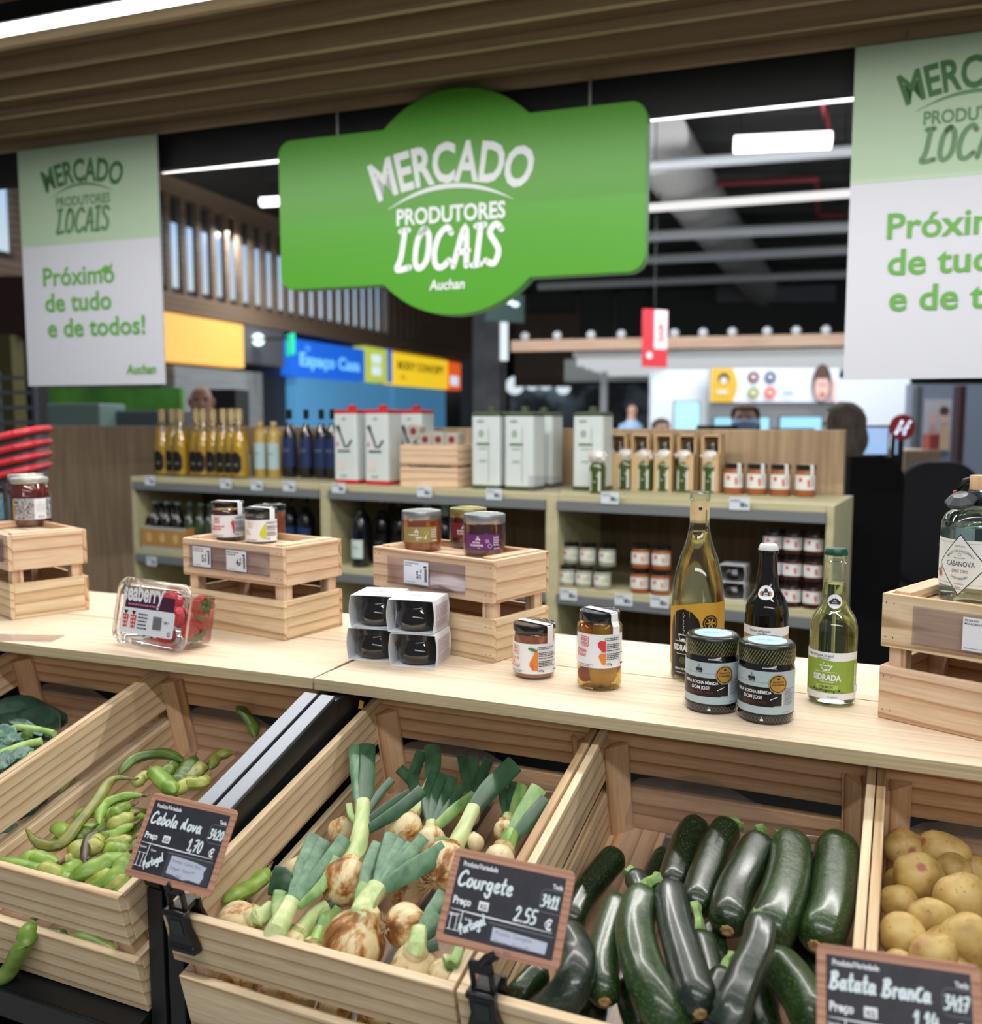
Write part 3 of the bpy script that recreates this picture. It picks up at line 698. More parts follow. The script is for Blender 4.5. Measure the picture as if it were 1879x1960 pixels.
a.poly([(-44, 14), (-34, 7), (-6, 7), (4, 16), (7, 34), (7, 80), (3, 96), (-7, 107), (-20, 111), (-33, 107), (-43, 96), (-47, 80), (-47, 34)], KBL)
a.disc(21, 91, 12.5, KBL); a.ring(21, 91, 9.6, .8, MUST)
for k in range(6): a.disc(21+4.2*cos(k*pi/3), 91+4.2*sin(k*pi/3), 3.6, MUST, 1.2, rot=k*pi/3)
a.text('SIDRADA', -20, 47, 12.5, WHITE, 'C', .04, .70); a.line([(-34, 61), (-6, 61)], .9, WHITE); a.poly([(-26, 62), (-29, 72), (-11, 72), (-14, 62)], WHITE); a.poly([(-25, 63), (-27.4, 70.6), (-12.6, 70.6), (-15, 63)], KBL); a.disc(-20, 64, 3, WHITE, 2)
for k in range(16): a.disc(-19+rnd.uniform(-1.4, 1.4), 74+k*2.1, .65, WHITE, n=8)
a.disc(-20, 33, 5.5, pm('label_moss', S(72, 74, 40), .5)); a.text('SIDRA DE MAÇÃ', -20, 18, 4, WHITE, 'C', .03, .85); a.lines(-32, 13, -8, 1, 2, .9, WHITE); a.lines(-30, 42, -10, 1, 2, .8, WHITE)
a.build('label', o, R=.0403, a0=-.02, M=Matrix.Translation((0, 0, .003)))
a = Art(); KRAFT = noisy('kraft_paper', [(.3, S(206, 178, 128)), (.7, S(226, 202, 156))], 60, .7)
a.rect(-22, 0, 22, 33, KRAFT); a.disc(1, 22, 3.2, INK, 2.8, n=6); a.text('SIDRADA', 12, 3, 4.2, INK, 'L', .03, rot=pi/2)
a.build('neck_label', o, R=.0145, M=Matrix.Translation((0, 0, .242)))
# dark beer bottle
P = cpos(1463, 1307)
DARKG = pm('brown_bottle_glass', S(16, 9, 6), .06, coat=.6)
pr = scale_prof([(.8, 0), (.95, .006), (1, .03), (1, .50), (.96, .56), (.82, .62), (.62, .67), (.52, .71), (.45, .80), (.40, .90), (.40, .93), (.46, .935), (.46, .955), (.42, .96), (.42, .965)], .0318, .213)
o = bottle('beer_bottle', 'brown glass beer bottle with white crown cap, behind the rounded black jars', P, pr, DARKG)
MB().lathe([(.0142, .2035), (.0145, .2045), (.0132, .2105), (.0118, .2125), (.0002, .2130)], 42, rfn=lambda a, z: 1+(.035 if z < .206 else 0)*cos(21*a)).build('crown_cap', pm('white_cap', S(226, 226, 224), .4), o)
a = Art(); a.rect(-62, 0, 62, 60, BROWNP); a.rect(-62, 48, 62, 60, WHITE); a.poly([(-62, 48), (62, 48), (62, 50), (20, 45.5), (-30, 47)], WHITE)
a.text('SIDRADA', 0, 22, 10, WHITE, 'C', .03, .8); a.text('PERADA ARTESANAL', -24, 52.5, 4.3, INK, 'L', .02, .8); a.text('CRAFT PERRY', -12, 49.4, 2.4, INK, 'L', .02); a.poly([(-5, 36), (0, 46), (4, 36)], WHITE); a.bars(44, 8, 48, 44, INK, True)
a.build('label', o, R=.0322, a0=-.05, M=Matrix.Translation((0, 0, .032)))
a = Art(); a.disc(0, 0, 10.2, WHITE); a.disc(-5, -1.5, 3, BROWNP, 3.4); a.disc(5, -1.5, 3, BROWNP, 3.4)
a.poly([(-4.2, -5), (4.2, -5), (5, -1), (2.6, 2.5), (1.4, 6), (-1.4, 6), (-2.6, 2.5), (-5, -1)], INK); a.text('50%', 0, -2.2, 2.8, WHITE, 'C', .03); a.text('PERA', 0, -4.6, 2.2, WHITE, 'C', .03)
a.build('neck_sticker', o, fn=onprof(pr, .1425, -.1))
# small pale cider
P = cpos(1590, 1343)
pr = scale_prof([(.8, 0), (.95, .006), (1, .03), (1, .47), (.98, .51), (.88, .56), (.70, .605), (.585, .64), (.545, .70), (.47, .80), (.42, .885), (.42, .90), (.475, .905), (.475, .925), (.42, .93), (.42, .945), (.455, .95), (.44, .965)], .0322, .220)
o = bottle('cider_bottle', 'small clear cider bottle with green label and green cap, right of the black jars', P, pr, PALE, CID2, .170)
MB().lathe([(.0148, .2105), (.0152, .2115), (.0146, .2165), (.0128, .2195), (.0002, .2202)], 42, rfn=lambda a, z: 1+(.03 if z < .213 else 0)*cos(21*a)).build('crown_cap', pm('green_cap', S(14, 74, 54), .35), o)
a = Art(); a.rect(-66, 0, 50, 66, WHITE); a.poly([(-66, 9), (50, 9), (50, 55.5), (10, 54), (-10, 56.5), (-40, 54.5), (-66, 56)], GREENP)
a.text('SIDRA ARTESANAL DE MAÇÃ', -29, 59.5, 4.4, INK, 'L', .01, .66); a.text('CRAFT APPLE CIDER', -14, 56.6, 2.4, INK, 'L', .01, .8)
a.text('SIDRADA', 0, 27, 11.5, WHITE, 'C', .04, .80); a.text('A Sidra do Oeste', 0, 24, 2.6, WHITE, 'C', .02)
a.line([(-16, 38.5), (14, 38.5)], .6, WHITE); a.poly([(-10, 48), (8, 48), (3, 40), (-5, 40)], WHITE); a.poly([(-8, 46.8), (6, 46.8), (2, 41), (-4, 41)], GREENP); a.disc(-1, 41.5, 2.2, WHITE, 1.6); a.disc(-4, 51, .8, WHITE); a.disc(2, 50.4, .8, WHITE)
a.rect(-14, 14.5, 15, 21, pm('print_green_light', S(170, 196, 98), .5)); a.text('TRÊS MAÇÃS', 0, 16.2, 4, INK, 'C', .02, .8); a.lines(-20, 12, 24, 1, 2, .8, INK)
for k in range(16): a.disc(-26+k*3.3, 10.4+(k*37 % 7)*.6, .5+(k*53 % 5)*.22, INK, n=10)
a.text('AL 5,8% vol', 2, 3, 3.2, INK, 'L', .01, .8); a.bars(38, 12, 41, 50, WHITE, True); a.rect(40, 10, 47, 20, WHITE)
a.build('label', o, R=.0326, a0=-.22, M=Matrix.Translation((0, 0, .012)))
a = Art(); a.disc(0, 0, 9.8, WHITE); a.disc(-5, -1.6, 2.6, INK, 2.6); a.disc(5, -1.6, 2.6, INK, 2.6); a.disc(-1.6, 0, 3.4, INK, 4); a.disc(1.6, 0, 3.4, INK, 4); a.line([(0, 3), (.6, 5.4)], .7, INK); a.text('50%', 0, .2, 2.2, WHITE, 'C', .03); a.text('MAÇÃ', 0, -2.4, 2.0, WHITE, 'C', .03)
a.build('neck_sticker', o, fn=onprof(pr, .1475, .02))
# --- two black jars of drunken pear
DOMC = pm('black_glass_jar', S(20, 10, 12), .08, coat=.8)
def rocha(P, label, off):
    o = thing('preserve_jar', label, 'jar', P, face(P, off), 'black jars of drunken pears with silver bands')
    R, H = .0362, .1055
    MB().lathe([(R*.84, 0), (R*.95, .002), (R, .008), (R, .070), (R*.985, .076), (R*.93, .0795), (R*.93, .086)], 44).build('glass_body', DOMC, o)
    MB().lathe([(R*.985, .0805), (R*1.0, .0815), (R*1.0, .1000), (R*.985, .1030), (R*.93, .1052), (R*.90, .1055), (R*.88, .1046), (.0002, .1046)], 60, rfn=lambda a, z: 1+(.008 if .08 < z < .102 else 0)*cos(40*a)).build('lid', pm('dark_olive_lid', S(34, 38, 28), .3, .3, coat=.4), o)
    a = Art(); LG = pm('lid_gold_line', S(168, 172, 118), .35, .5)
    for k in range(54): a.line([(-113.5+k*4.2, 0), (-113.5+k*4.2+11, 18)], .75, LG, step=False)
    a.build('lid_pattern', o, R=R+.0006, M=Matrix.Translation((0, 0, .0818)))
    a = Art(); a.disc(0, 0, 31.5, KBL, n=48); a.disc(0, 0, 25.5, pm('print_sky', S(170, 206, 226), .4), n=48); a.ring(0, 0, 27.5, .5, LG); a.text('Pera Rocha', -16, -3, 7, pm('print_slate', S(120, 150, 176), .5), slant=.25)
    a.lines(-12, 8, 14, 2, 3, 1.2, WHITE)
    a.build('lid_sticker', o, M=Matrix.Translation((0, 0, .1062-.0004)) @ Matrix.Rotation(-pi/2, 4, 'X'))
    a = Art(); a.rect(-76, 10, 76, 67, PALEB); a.rect(-76, 20, 26, 46, KBL); a.rect(-76, 8, 76, 10, KBL)
    a.line([(-70, 52), (28, 52)], .35, GREYINK); a.poly([(-8, 53), (-9.5, 58), (-6.5, 60), (-4, 58.6), (-1.5, 60), (1.5, 58), (0, 53)], INK); a.line([(-4, 59), (-4, 64.5)], .6, INK); a.line([(-5.6, 62.4), (-2.4, 62.4)], .6, INK); a.lines(-8, 54.4, .5, 2, 2, .8, PALEB)
    a.text('PERA ROCHA BÊBEDA', -2, 37.5, 5.6, WHITE, 'C', .03, .88); a.text('DOM JOSE', -2, 30, 6.6, WHITE, 'C', .015, .85); a.text('EM VINHO TINTO', 0, 24.2, 4.6, pm('print_dull_red', S(120, 46, 40), .5), 'C', .015, .85)
    a.disc(31, 51, 12.8, pm('medal_rim', S(214, 186, 132), .3, .6), n=40); a.ring(31, 51, 10.8, 1.1, KBL); a.disc(31, 51, 10.0, GOLDP, n=36); a.text('PRODUTO', 31, 52.5, 3.1, KBL, 'C', .03); a.text('E QUALIDADE', 31, 49, 2.5, KBL, 'C', .03); a.rect(29.4, 57, 32.6, 59, KBL)
    a.rect(21, 22, 36, 38, KBL); a.line([(21, 30), (30, 34)], .9, WHITE); a.rect(36, 22, 37, 38, WHITE)
    a.lines(40, 44, 56, 12, 1.9, .8, GREYINK); a.lines(38, 13, 52, 1, 2, .8, GREYINK)
    for k in range(34): a.line([(-76+k*4.5, 0), (-71.5+k*4.5, 7.4)], .3, GREYINK, step=False); a.line([(-71.5+k*4.5, 0), (-76+k*4.5, 7.4)], .3, GREYINK, step=False)
    a.rect(9, 1.5, 13, 4, WHITE); a.line([(11, 4), (11, 7)], .5, WHITE)
    a.build('label', o, R=R+.0003, a0=-.44, M=Matrix.Translation((0, 0, .005)))
    return o
rocha(cpos(1361, 1354), 'rounded black preserve jar, left one of the pair in front of the cider bottle', .06)
rocha(cpos(1464, 1373), 'rounded black preserve jar, right one of the pair, nearest the worktop edge', .02)
# --- four chutney jars in white sleeves
SLV = noisy('white_sleeve_card', [(.3, S(214, 218, 226)), (.7, S(232, 236, 242))], 20, .6)
def chutney(P, rz, label):
    o = thing('chutney_jar', label, 'jar', P, rz, 'dark chutney jars in white card sleeves')
    W, Dp, Hh = .076, .076, .0530
    prof = [(.026, .0008), (.033, .003), (.0362, .010), (.0366, .018), (.0345, .027), (.031, .035), (.029, .039), (.029, .044)]
    MB().lathe(prof, 40, M=Matrix.Translation((0, 0, 0))).build('glass_body', pm('chutney_glass', S(18, 9, 7), .05, coat=1), o)
    MB().lathe([(.0305, .0405), (.0315, .0412), (.0315, .0500), (.0305, .0512), (.028, .0516), (.0002, .0514)], 40).build('lid', LIDK, o)
    # sleeve: rounded tube open to the front and back
    n = 22; sec = []
    for i in range(4):
        x0, z0, x1, z1 = [(-W/2, .0002, W/2, .0002), (W/2, .0002, W/2, Hh), (W/2, Hh, -W/2, Hh), (-W/2, Hh, -W/2, .0002)][i]
        for k in range(10):
            f = k/10; bl = .003*sin(pi*f) if i == 1 or i == 3 else .0006*sin(pi*f)*(1 if i == 2 else 0)
            sec.append((x0+(x1-x0)*f+(bl if i == 1 else -bl if i == 3 else 0), z0+(z1-z0)*f+(bl if i == 2 else 0)))
    sec.append(sec[0]); rows = [[V((x, y, z)) for x, z in sec] for y in (-Dp/2, -Dp/4, 0, Dp/4, Dp/2)]
    MB().strip(rows, smooth=False).build('card_sleeve', SLV, o, solid=.0006)
    a = Art(); MAUVE = pm('print_mauve', S(150, 110, 134), .6); a.lines(6, 44, 70, 9, 2.6, 1.15, MAUVE, ragged=.15); a.lines(6, 19, 70, 6, 2.6, 1.15, MAUVE, ragged=.2)
    a.build('side_print', o, M=frame(V((W/2+.0036, -Dp/2, 0)), V((0, 1, 0)), V((-1, 0, 0)), ZV))
    a = Art(); a.text('Confeitos', 0, 0, 9, pm('print_plum', S(140, 60, 90), .6), 'C', .01, slant=.25); a.lines(-14, 12, 14, 1, 2, 1.4, MAUVE); a.lines(-10, -5, 10, 1, 2, 1.2, MAUVE)
    a.build('top_print', o, M=Matrix.Translation((0, 0, Hh+.0012)) @ Matrix.Rotation(-pi/2, 4, 'X'))
    return o
ry = -radians(15.0)
def cen(bfr):                      # sleeve centre from its front right bottom corner
    p = onz(*bfr, ZC); return p - V((cos(ry), sin(ry), 0))*.038 + V((-sin(ry), cos(ry), 0))*.038
pA = cen((838, 1276))+V((-.004, -.012, 0)); pB = cen((748, 1266))
chutney(pA, ry, 'dark chutney jar in white sleeve, bottom of the front stack')
chutney(pA+V((-.003, .004,   .0548)), ry-.02, 'dark chutney jar in white sleeve, top of the front stack')
pB = pA + V((-.0745, .040, 0))
chutney(pB, ry, 'dark chutney jar in white sleeve, bottom of the left stack')
chutney(pB+V((.004, .003,   .0548)), ry+.03, 'dark chutney jar in white sleeve, top of the left stack')
# --- jars inside the crates
z2 = ZC+.1580
P = onz(437, 1033, z2); o = jar('jam_jar', 'chili jam jar with red chili on its white label, left on the second crate', P, .0325, .0775, JAM_R, LIDK, .0322, .0115, shoulder=.72, neck=.030)
white_label(o, .0325, .009, 43, 88, 'chili', ['Compota de', 'Malagueta'], RED, .10, '240g'); seal(o, .80, .0322, .0775, .0325, .05)
P = onz(500, 1037, z2); o = jar('jam_jar', 'jam jar with lime green pear on its white label, right on the second crate', P, .0318, .0680, pm('greenish_jam', S(74, 66, 48), .15, coat=1), LIDK, .0318, .0115, shoulder=.70, neck=.030)
white_label(o, .0318, .004, 42, 80, 'lime', ['Pêra', 'Limão'], pm('print_pale_gold', S(214, 190, 110), .5), .04, '240g'); seal(o, .74, .0318, .0680, .0318, .045)
P = onz(517, 1029, z2); jar('jam_jar', 'amber jam jar half hidden behind the lime green pear label', P, .0318, .0680, JAM_A, LIDK, .0318, .0115, shoulder=.70, neck=.030)
def flat_label(o, R, z0, m, l1, l2, a0):
    a = Art(); a.rect(-36, 0, 32, 28, m)
    a.text(l1, -4, 12.2, 4.6, WHITE, 'R', .03, .85); a.text(l2, 2, 7.2, 4.6, WHITE, 'R', .03, .85); a.text('210g', -6, 3.2, 2.4, WHITE, 'C', .02)
    a.poly([(-13, 18), (-10, 22), (-6, 22), (-3, 18)], WHITE); a.rect(-9.4, 18, -8.6, 21, m); a.rect(-7.4, 18, -6.6, 21, m); a.rect(-9.5, 23.4, -6.5, 24.6, WHITE)
    if l1 == 'ROCHA':
        for q in range(9): a.disc(7+(q % 3)*2.1-(q//3)*.4, 14+(q//3)*2.2, 1.2, pm('print_lilac', S(176, 140, 186), .5))
        a.ring(13, 8, 3.2, .6, WHITE)
    else: a.ring(10, 17, 3, .7, pm('print_cream', S(216, 206, 160), .5)); a.poly([(4, 8), (11, 14), (10, 5)], pm('print_cream', S(216, 206, 160), .5))
    for k in range(4): a.lines(19, 23-k*4.2, 31, 2, 1.6, .75, WHITE, ragged=.2)
    a.disc(22, 3.2, 1.4, WHITE); a.rect(25, 2, 27, 4.4, WHITE); a.rect(28.4, 2, 30.4, 4.4, WHITE)
    a.build('label', o, R=R+.0003, a0=a0, M=Matrix.Translation((0, 0, z0)))
P = onz(807, 1052, z2); o = jar('jam_jar', 'amber jam jar with olive gold label and silver lid, left on the middle crate', P, .0368, .0735, JAM_A, SILV, .0362, .0165, shoulder=.80, neck=.034); flat_label(o, .0368, .018, OLIVEP, 'E HORTELÃ', 'LIMÃO', -.04)
P = onz(896, 1046, z2); o = jar('jam_jar', 'dark red jam jar with gold lid, behind the purple labelled jar', P, .0355, .0740, JAM_B, GOLDL, .0350, .0165, shoulder=.80, neck=.033); flat_label(o, .0355, .020, WINEP, 'SILVESTRE', 'SAUVIGNON', -.02)
P = onz(927, 1061, z2); o = jar('jam_jar', 'dark jam jar with purple label and silver lid, right on the middle crate', P, .0378, .0735, JAM_B, SILV, .0372, .0165, shoulder=.80, neck=.035); flat_label(o, .0378, .012, PURP, 'ROCHA', 'TRADICIONAL', -.10)
# honey jars
DOODLE = NT('doodle_print'); _c = DOODLE.coords((1, 1, 1), 1); _v = DOODLE.n('ShaderNodeTexVoronoi', i_Scale=330.0); _v.feature = 'DISTANCE_TO_EDGE'; DOODLE.l(_c, _v.inputs[0])
_q = DOODLE.n('ShaderNodeTexNoise', i_Scale=210.0); DOODLE.l(_c, _q.inputs[0]); _m = DOODLE.n('ShaderNodeMath', operation='MULTIPLY'); DOODLE.l(_v.outputs[0], _m.inputs[0]); DOODLE.l(_q.outputs[0], _m.inputs[1])
_r = DOODLE.ramp([(.05, S(60, 60, 66)), (.10, S(236, 238, 242))], 'LINEAR'); DOODLE.l(_m.outputs[0], _r.inputs[0]); DOODLE.l(_r.outputs[0], DOODLE.p.inputs['Base Color']); DOODLE = DOODLE.m
def honey(P, label, off):
    o = jar('honey_jar', label, P, .0440, .1090, HONEY, pm('pale_gold_lid', S(206, 208, 196), .3, .6), .0395, .0125, shoulder=.86, neck=.037, group='honey jars on the left crate', ribs=True, rz=face(P, off))
    a = Art(); a.rect(-40, 0, 46, 46, WHITE); a.rect(-40, .8, 3, 45.2, DOODLE); a.rect(-44, 0, -40, 46, MUST)
    a.ring(16, 37, 2.2, .5, GREYINK); a.lines(7, 32, 28, 5, 3.6, .7, GREYINK, ragged=.2); a.disc(13, 5.5, 1.8, INK); a.disc(18, 5.5, 1.6, INK); a.disc(23, 5.5, 1.4, INK); a.rect(30, .8, 46, 45.2, DOODLE); a.lines(31, 40, 38, 9, 4, 1.4, INK)
    a.build('label', o, R=.0443, M=Matrix.Translation((0, 0, .018)))
P = onz(60, 1006, z2); honey(P, 'ribbed honey jar with doodle patterned label, front one on the left crate', .10)
P = onz(43, 1000, z2)+V((-.012, .05, 0)); honey(P, 'ribbed honey jar half hidden behind the front honey jar', .35)
P = onz(-22, 1003, z2); o = jar('honey_jar', 'jar with light blue label cut off at the left edge of the photo', P, .034, .085, pm('pale_jam', S(150, 170, 180), .2), LIDK, .033, .013); a = Art(); a.rect(-40, 0, 40, 44, pm('print_azure', S(120, 176, 206), .5)); a.line([(10, 6), (30, 20), (38, 38)], 2, pm('print_deep_blue', S(36, 86, 140), .5)); a.build('label', o, R=.0343, M=Matrix.Translation((0, 0, .012)))
# --- gin bottle on the right crate
P = onz(1872, 1148, ZC+.1582)
pr = scale_prof([(.82, 0), (.97, .012), (1, .05), (1, .60), (.985, .66), (.90, .715), (.74, .75), (.52, .77), (.42, .785), (.36, .80), (.35, .90), (.38, .905), (.38, .92)], .0495, .160)
o = bottle('gin_bottle', 'clear square-shouldered gin bottle with diamond label and wooden stopper, on the right crate', P, pr, glass('gin_glass', (.90, .97, .95, 1), .16), liquid('clear_spirit', S(226, 244, 240), 1.25), .100)
MB().lathe([(.0165, .147), (.0176, .148), (.0176, .1655), (.017, .1665), (.0002, .1668)], 36).build('wooden_stopper', noisy('stopper_wood', [(.3, S(196, 154, 116)), (.7, S(222, 184, 148))], 40, .5, (1, 1, .1)), o)
LBLG = pm('label_cream', S(232, 234, 230), .55)
a = Art(); a.rect(-62, 0, 62, 62, LBLG); a.line([(-62, 58), (62, 58)], .4, GREYINK); a.line([(-62, 4), (62, 4)], .4, GREYINK)
a.poly([(0, -11), (34, 29), (0, 70), (-34, 29)], pm('label_foil', S(90, 96, 98), .25, .8)); a.poly([(0, -9), (32.4, 29), (0, 68), (-32.4, 29)], LBLG)
a.text('CASANOVA', 0, 27.5, 9.6, INK, 'C', .006, .74); a.text('DRY GIN', 0, 19, 6.2, pm('print_rose_brown', S(140, 84, 84), .5), 'C', .006, .86); a.text('PORTUGAL', 0, 53, 2.6, INK, 'C'); a.text('ALCOBAÇA', 0, 3.4, 3, INK, 'C', xs=.8)
def arc(r, up): return lambda x, y: ((r+up*y)*sin(x/r), up*((r+up*y)*cos(x/r)-r) if up > 0 else -((r-y)*cos(x/r)-r))
a.text('MAÇÃ DE ALCOBAÇA', 0, 46.5, 4, GREYINK, 'C', .01, fn=arc(22, 1)); a.text('CARDAMOMO', 0, 10, 4, GREYINK, 'C', .01, fn=lambda x, y: ((22-y)*sin(x/22), 22-(22-y)*cos(x/22))); a.lines(-8, 38, 9, 1, 2, .8, GREYINK); a.ring(0, 43, 1.8, .4, GREYINK); a.lines(-5, -.5, 5, 2, 2.2, .8, GREYINK)
a.disc(-33, 15, 3.4, pm('print_apple', S(196, 96, 70), .5), 5, rot=.2); a.disc(-37, 19, 3, LEAF, 1.4, rot=.8); a.disc(-30, 22, 3, LEAF, 1.2, rot=-.6); a.lines(-58, 54, -40, 3, 3, .8, GREYINK)
a.build('label', o, R=.0498, a0=-.50, M=Matrix.Translation((0, 0, .022)))
# security tag strapped round its neck
tq = thing('security_tag', 'black plastic security tag strapped round the gin bottle neck', 'security tag', P+V((0, 0, .1315)), face(P))
MB().lathe([(.0192, -.004), (.0198, -.004), (.0198, .004), (.0192, .004)], 30, caps=False).build('strap', BLACK, tq, solid=.0012)
M = Matrix.Translation((-.026, -.0175, .002)) @ Matrix.Rotation(radians(24), 4, 'X') @ Matrix.Rotation(radians(-10), 4, 'Y')
MB().lathe([(.0002, -.009), (.012, -.008), (.0195, -.002), (.0205, 0), (.0195, .002), (.010, .009), (.0002, .0105)], 8, M=M, caps=False).build('tag_body', pm('tag_grey', S(64, 68, 74), .35), tq, sharp=20)
MB().tube([(-.022, .006, .006), (-.03, .004, .016), (-.024, .0, .026), (-.012, .012, .03), (.006, .018, .024)], .0045, 8).build('strap_loop', BLACK, tq)
MB().sphere((-.034, .012, .010), .0035).build('red_light', pm('tag_red', S(170, 20, 50), .3), tq)
# --- clear acrylic plate at the far left of the worktop
tag(MB().bb(0, .16, 0, .05, 0, .002).build('acrylic_plate', glass('acrylic', (.93, .91, .95, 1), .1), M=yawframe(onz(-66, 1226, ZC+.0008), YAW_C-.35), bevel=.0004), 'clear acrylic plate lying flat at the left end of the worktop', 'plate')
# --- strawberry punnet
PA = onz(213, 1231, ZC); PBx = onz(352, 1259, ZC); xd = (PBx-PA).normalized(); wl = .150
M0 = frame(PA+V((0, 0, .0035)), xd, V((-xd.y, xd.x, 0)), ZV) @ Matrix.Rotation(radians(-12), 4, 'X')
o = thing('strawberry_punnet', 'clear plastic punnet of strawberries standing on its side, on the left worktop', 'punnet', M=M0 @ Matrix.Translation((0, 0, .0)))
def rrect(w, h, r, n=6):
    out = []
    for cx, cz, s in ((w-r, r, -90), (w-r, h-r, 0), (r, h-r, 90), (r, r, 180)):
        out += [(cx+r*cos(radians(s+q*90/n)), cz+r*sin(radians(s+q*90/n))) for q in range(n+1)]
    return out
PUN = glass('punnet_plastic', (.97, .96, .97, 1), .16, .05)
W0, H0 = .188, .118
def inset(i, y, w=W0, h=H0, r=.026): return [V((i+a, y, i+b)) for a, b in rrect(w-2*i, h-2*i, max(.006, r-i))]
def loopstrip(m, rings, cap=True):
    n = len(rings[0]); vs = [p for r in rings for p in r]
    fs = [(i*n+k, i*n+(k+1) % n, (i+1)*n+(k+1) % n, (i+1)*n+k) for i in range(len(rings)-1) for k in range(n)]
    if cap: fs.append(tuple((len(rings)-1)*n+k for k in range(n)))
    return m.add(vs, fs, 0, True)
m = MB(); loopstrip(m, [inset(0, .006), inset(0, -.001), inset(.003, -.0045), inset(.006, -.0035), inset(.009, .001), inset(.013, -.0105), inset(.018, -.0125)]); m.build('lid', PUN, o, sharp=60)
m = MB(); loopstrip(m, [inset(.001, .008), inset(.004, .010), inset(.010, .010), inset(.012, .014), inset(.017, .072), inset(.022, .080), inset(.028, .082)]); m.build('tray', PUN, o, sharp=60)
SEED = NT('strawberry_skin'); _tc = SEED.n('ShaderNodeTexCoord'); _v = SEED.n('ShaderNodeTexVoronoi', i_Scale=330.0); SEED.l(_tc.outputs['Object'], _v.inputs[0])
_r = SEED.ramp([(.18, S(150, 40, 40)), (.30, S(196, 30, 44)), (.5, S(214, 44, 56))]); SEED.l(_v.outputs['Distance'], _r.inputs[0]); SEED.l(_r.outputs[0], SEED.p.inputs['Base Color']); SEED.bump(_v.outputs['Distance'], .6, .002)
SEED.p.inputs['Roughness'].default_value = .3; SEED = SEED.m
CALYX = pm('strawberry_calyx', S(60, 104, 44), .5)
def strawberry(p, r, d, label):
    p = (p[0]*1.27, p[1]*1.25+.002, p[2]*1.02); r *= 1.06
    d = V(d).normalized(); x = d.orthogonal().normalized(); F = frame(V(p), x, d.cross(x), d)
    t = thing('strawberry', label, 'strawberry', M=M0 @ F, group='strawberries in the punnet')
    MB().lathe([(.0002, -r*1.05), (r*.30, -r*.98), (r*.62, -r*.62), (r*.90, -r*.05), (r*.98, r*.35), (r*.80, r*.72), (r*.35, r*.86), (.0002, r*.82)], 24, rfn=lambda a, z: 1+.05*sin(3*a+p[0]*90)).build('berry', SEED, t)
    m = MB()
    for k in range(7):
        a = k*2*pi/7; c, s = cos(a), sin(a)
        m.strip([[V((c*q*r-s*w*r, s*q*r+c*w*r, h*r)), V((c*q*r+s*w*r, s*q*r-c*w*r, h*r))] for q, w, h in ((.05, .1, .9), (.45, .2, .96), (.85, .12, .80), (1.05, .01, .82))])
    m.tube([(0, 0, r*.8), (0, .1*r, r*1.25)], .0013, 6); m.build('calyx', CALYX, t, solid=.0005)
SB_ = [((.121, .040, .080), .0178, (1, .2, .1), 'strawberry at the top right of the punnet, leaves to the right'),
 ((.118, .036, .040), .0205, (.8, .3, -.7), 'largest strawberry at the lower right of the punnet'),
 ((.083, .024, .079), .0190, (-.3, .6, .8), 'strawberry behind the top right of the white lettering'),
 ((.101, .020, .057), .0165, (.4, .8, .3), 'strawberry between the lettering and the lid edge'),
 ((.062, .026, .060), .0185, (-.8, .4, .2), 'strawberry behind the middle of the white lettering'),
 ((.046, .024, .034), .0165, (-.6, .5, -.5), 'strawberry at the lower left under the white label'),
 ((.080, .024, .026), .0170, (.2, .6, -.8), 'strawberry at the bottom middle under the white label'),
 ((.086, .046, .052), .0185, (.1, .9, .3), 'strawberry deep in the middle of the punnet')]
for q in SB_: strawberry(*q)
a = Art(); DPUR = pm('label_dark_plum', S(70, 30, 58), .4)
a.poly([(-2, 22), (62, 22), (62, 34), (-2, 34)], DPUR); a.rect(-6, 0, 64, 22, PAPER, 2.5)
a.text('seaberry', -6, 28.5, 22, WHITE, 'L', .03, .68); a.lines(2, 24.5, 58, 1, 2, 1.3, pm('print_pink', S(214, 120, 150), .5))
a.line([(-4, 48), (-1, 41)], 1.2, LEAF, True); a.line([(3, 49), (1, 41)], 1.2, LEAF, True); a.line([(-7, 43), (-4, 36)], 1.6, LEAF, True)
for k in (0, 1):
    x = 1+k*10.5; a.poly([(x-4, 16), (x+4, 16), (x+2.6, 5), (x-2.6, 5)], pm('print_berry_orange', S(222, 76, 50), .5)); a.poly([(x-3, 19.5), (x+3, 19.5), (x, 16)], INK)
    for i in range(3):
        for j in range(2): a.disc(x-1.6+j*3.2, 7.5+i*3.2, .7, PAPER, 1)
a.lines(18, 17, 32, 5, 3, 1, INK, ragged=.2); a.bars(38, 6, 49, 17, INK); a.text('350 g', 52, 12, 3, INK, 'L', .02); a.ring(59.5, 3.6, 1.5, .7, INK)
a.build('label', o, k=.0020, M=Matrix.Translation((.046, -.0130, .022)) @ Matrix.Rotation(radians(-1), 4, 'Y'))
# ================================================================== produce in the tilted bins
def px3(p, h=None):
    return ontilt(p[0], p[1], p[2] if len(p) > 2 else h)
BINU = {'A': (UA, BW), 'B': (UBB, BW), 'C': (UC, .3700), 'D': (UD, BW), 'E': (UE, BW)}; MTI = MT.inverted()
def keep(P, r, b, px=None):
    """keep a point of radius r inside bin b: slide back along the sight line, off the walls and floor"""
    q = MTI @ P; u0, W = BINU[b]; lim = -.478+.012+r
    if q.y < lim:
        d = MTI.to_3x3() @ (P-EYE); q = q+d*((lim-q.y)/d.y)
    q.y = min(q.y, .006-r)
    q.x = min(max(q.x, u0+.0125+r), u0+W-.0125-r); q.z = max(q.z, -.157+r)
    return MT @ q
